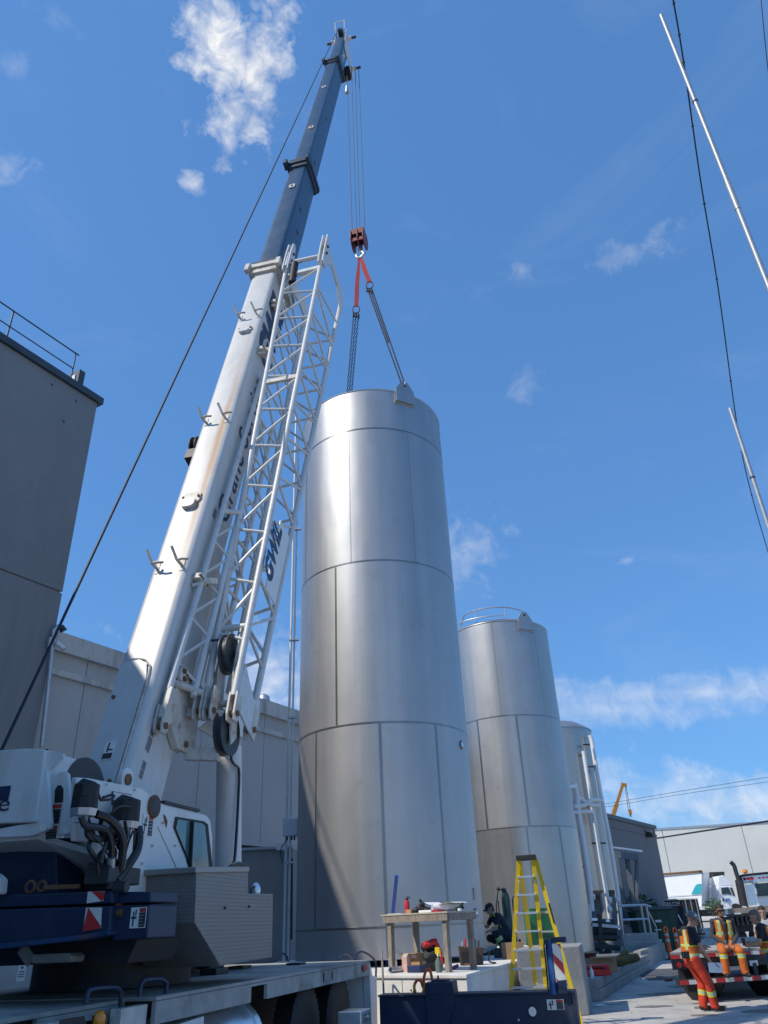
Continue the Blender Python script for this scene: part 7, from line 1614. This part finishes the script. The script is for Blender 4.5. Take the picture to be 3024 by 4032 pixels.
part('cab_back', m_truck, t, lambda b: b.hexa([r_(2945, 3575, .5), r_(3110, 3560, .5), r_(3110, 3560, 2), r_(2945, 3575, 2), r_(2925, 3442, .5), r_(3110, 3424, .5), r_(3110, 3424, 2), r_(2925, 3442, 2)]))
part('rear_window', m_glass, t, lambda b: b.prism([r_(2974, 3480, .42), r_(3110, 3468, .42), r_(3110, 3520, .42), r_(2986, 3530, .42)], V3(0, .05, 0)))
for x in (2933, 2948, 2962): part('tail_lamp', m_lamp_red, t, lambda b: b.cyl(r_(x, 3461 - (x - 2933) * .09, -.01), r_(x, 3461 - (x - 2933) * .09, -.06), .085, n=16), True)
for x in (2992, 3007, 3021): part('tail_lamp', m_lamp_red, t, lambda b: b.cyl(r_(x, 3457 - (x - 2992) * .1, -.01), r_(x, 3457 - (x - 2992) * .1, -.05), .05, n=14), True)
part('beacon', m_lamp_or, t, lambda b: (b.cyl(r_(2934, 3436, .2), r_(2933, 3424, .2), .15, .13, 14), b.cyl(r_(2934, 3442, .2), r_(2934, 3436, .2), .08)), True)
part('exhaust_stack', m_dark, t, lambda b: (b.cyl(r_(2930, 3568, -.3), r_(2910, 3466, -.3), .22, n=18), b.tube(bez([r_(2908, 3466, -.3), r_(2897, 3430, -.3), r_(2890, 3408, -.3), r_(2877, 3394, -.3)], 6), .115, 12)), True)
text_mesh('01283', 'lettering', m_black, t, r_(2932, 3479, -.03), V3(1, 0, .08), UZ, .14, .5)
t = thing('timber_flatbed', 'flatbed with timber edge and dark chain curtain behind the seated worker', 'flatbed', (r_(2950, 3600)[0], 42, 0))
part('timber_edge', m_wood, t, lambda b: b.bar(P(2862, 3590, 42), P(3110, 3570, 42), .25, .24, UZ))
part('side_rave', m_dark, t, lambda b: b.bar(P(2862, 3604, 42), P(3110, 3588, 42), .2, .1, UZ))
part('lower_body', m_black, t, lambda b: b.prism([P(2872, 3610, 42.3), P(3110, 3594, 42.3), P(3110, 3660, 42.3), P(2872, 3672, 42.3)], V3(0, 1.5, 0)))
for k in range(9): part('tie_bracket', m_dark, t, lambda b: b.box(P(2885 + 18 * k, 3625 - 1.2 * k, 42.1), (.12, .12, .45)))
part('end_lamp', m_sticker, t, lambda b: b.box(P(2857, 3590, 41.8), (.22, .1, .24)), bevel=.02)
part('light_tag', m_sticker, t, lambda b: b.box(P(2905, 3597, 41.8), (.3, .05, .06)))
for x in (2900, 2990): part('wheel', m_black, t, lambda b: b.cyl(P(x, 3690, 42.5), P(x + 2, 3690, 43), .48, n=24), True)
# shrubs between the trucks and by the canopy
def shrub(lab, x, y, Yd, rad, n, m=m_leaf):
    o = P(x, y, Yd); zb = o[2] - rad * 1.2
    t = thing('shrub', lab, 'shrub', (o[0], o[1], max(0, zb)))
    def lv(b):
        for i in range(n):
            d = norm(np.array([random.gauss(0, 1) for _ in range(3)])) * rad * random.random() ** .4 * np.array([1.3, 1, .9]); c_ = o + d; a, e = frame(norm(np.array([random.gauss(0, 1) for _ in range(3)]))); k = rad * random.uniform(.10, .2)
            b.add([c_ - a * k, c_ + e * k * .45, c_ + a * k, c_ - e * k * .45], [(0, 1, 2, 3)])
    f_ = part('foliage', m, t, lv); f_['kind'] = 'stuff'
    part('stem', m_rust, t, lambda b: [b.cyl(V3(o[0] + k * .2 * rad, o[1], max(0, zb)), o + V3(k * .5 * rad, 0, 0), .04 * rad, .015 * rad, 6) for k in (-1, 0, 1)])
shrub('green weeds growing between the white truck and the dark van', 2808, 3566, 70, .7, 260)
shrub('dark green shrub behind the steel canopy', 2525, 3570, 50, .8, 300)

# grit on the sunlit concrete and along the walls
gr = MB()
for i in range(130):
    x, y = random.uniform(3.7, 8.5), random.uniform(16.5, 24.0) ** 1.0
    r = random.choice((.006, .008, .008, .012, .018)); rx = r * random.uniform(.7, 1.5)
    if (V3(x, y, 0) - w0) @ wnrm < .05 and y > 20: continue
    gr.ball((x, y, r * .35), (rx, r, r * .6), 5, 4)
g_ = gr.build('gravel', m_conc2); g_['kind'] = 'stuff'; g_['label'] = 'loose grit scattered on the yard concrete'; g_['category'] = 'grit'
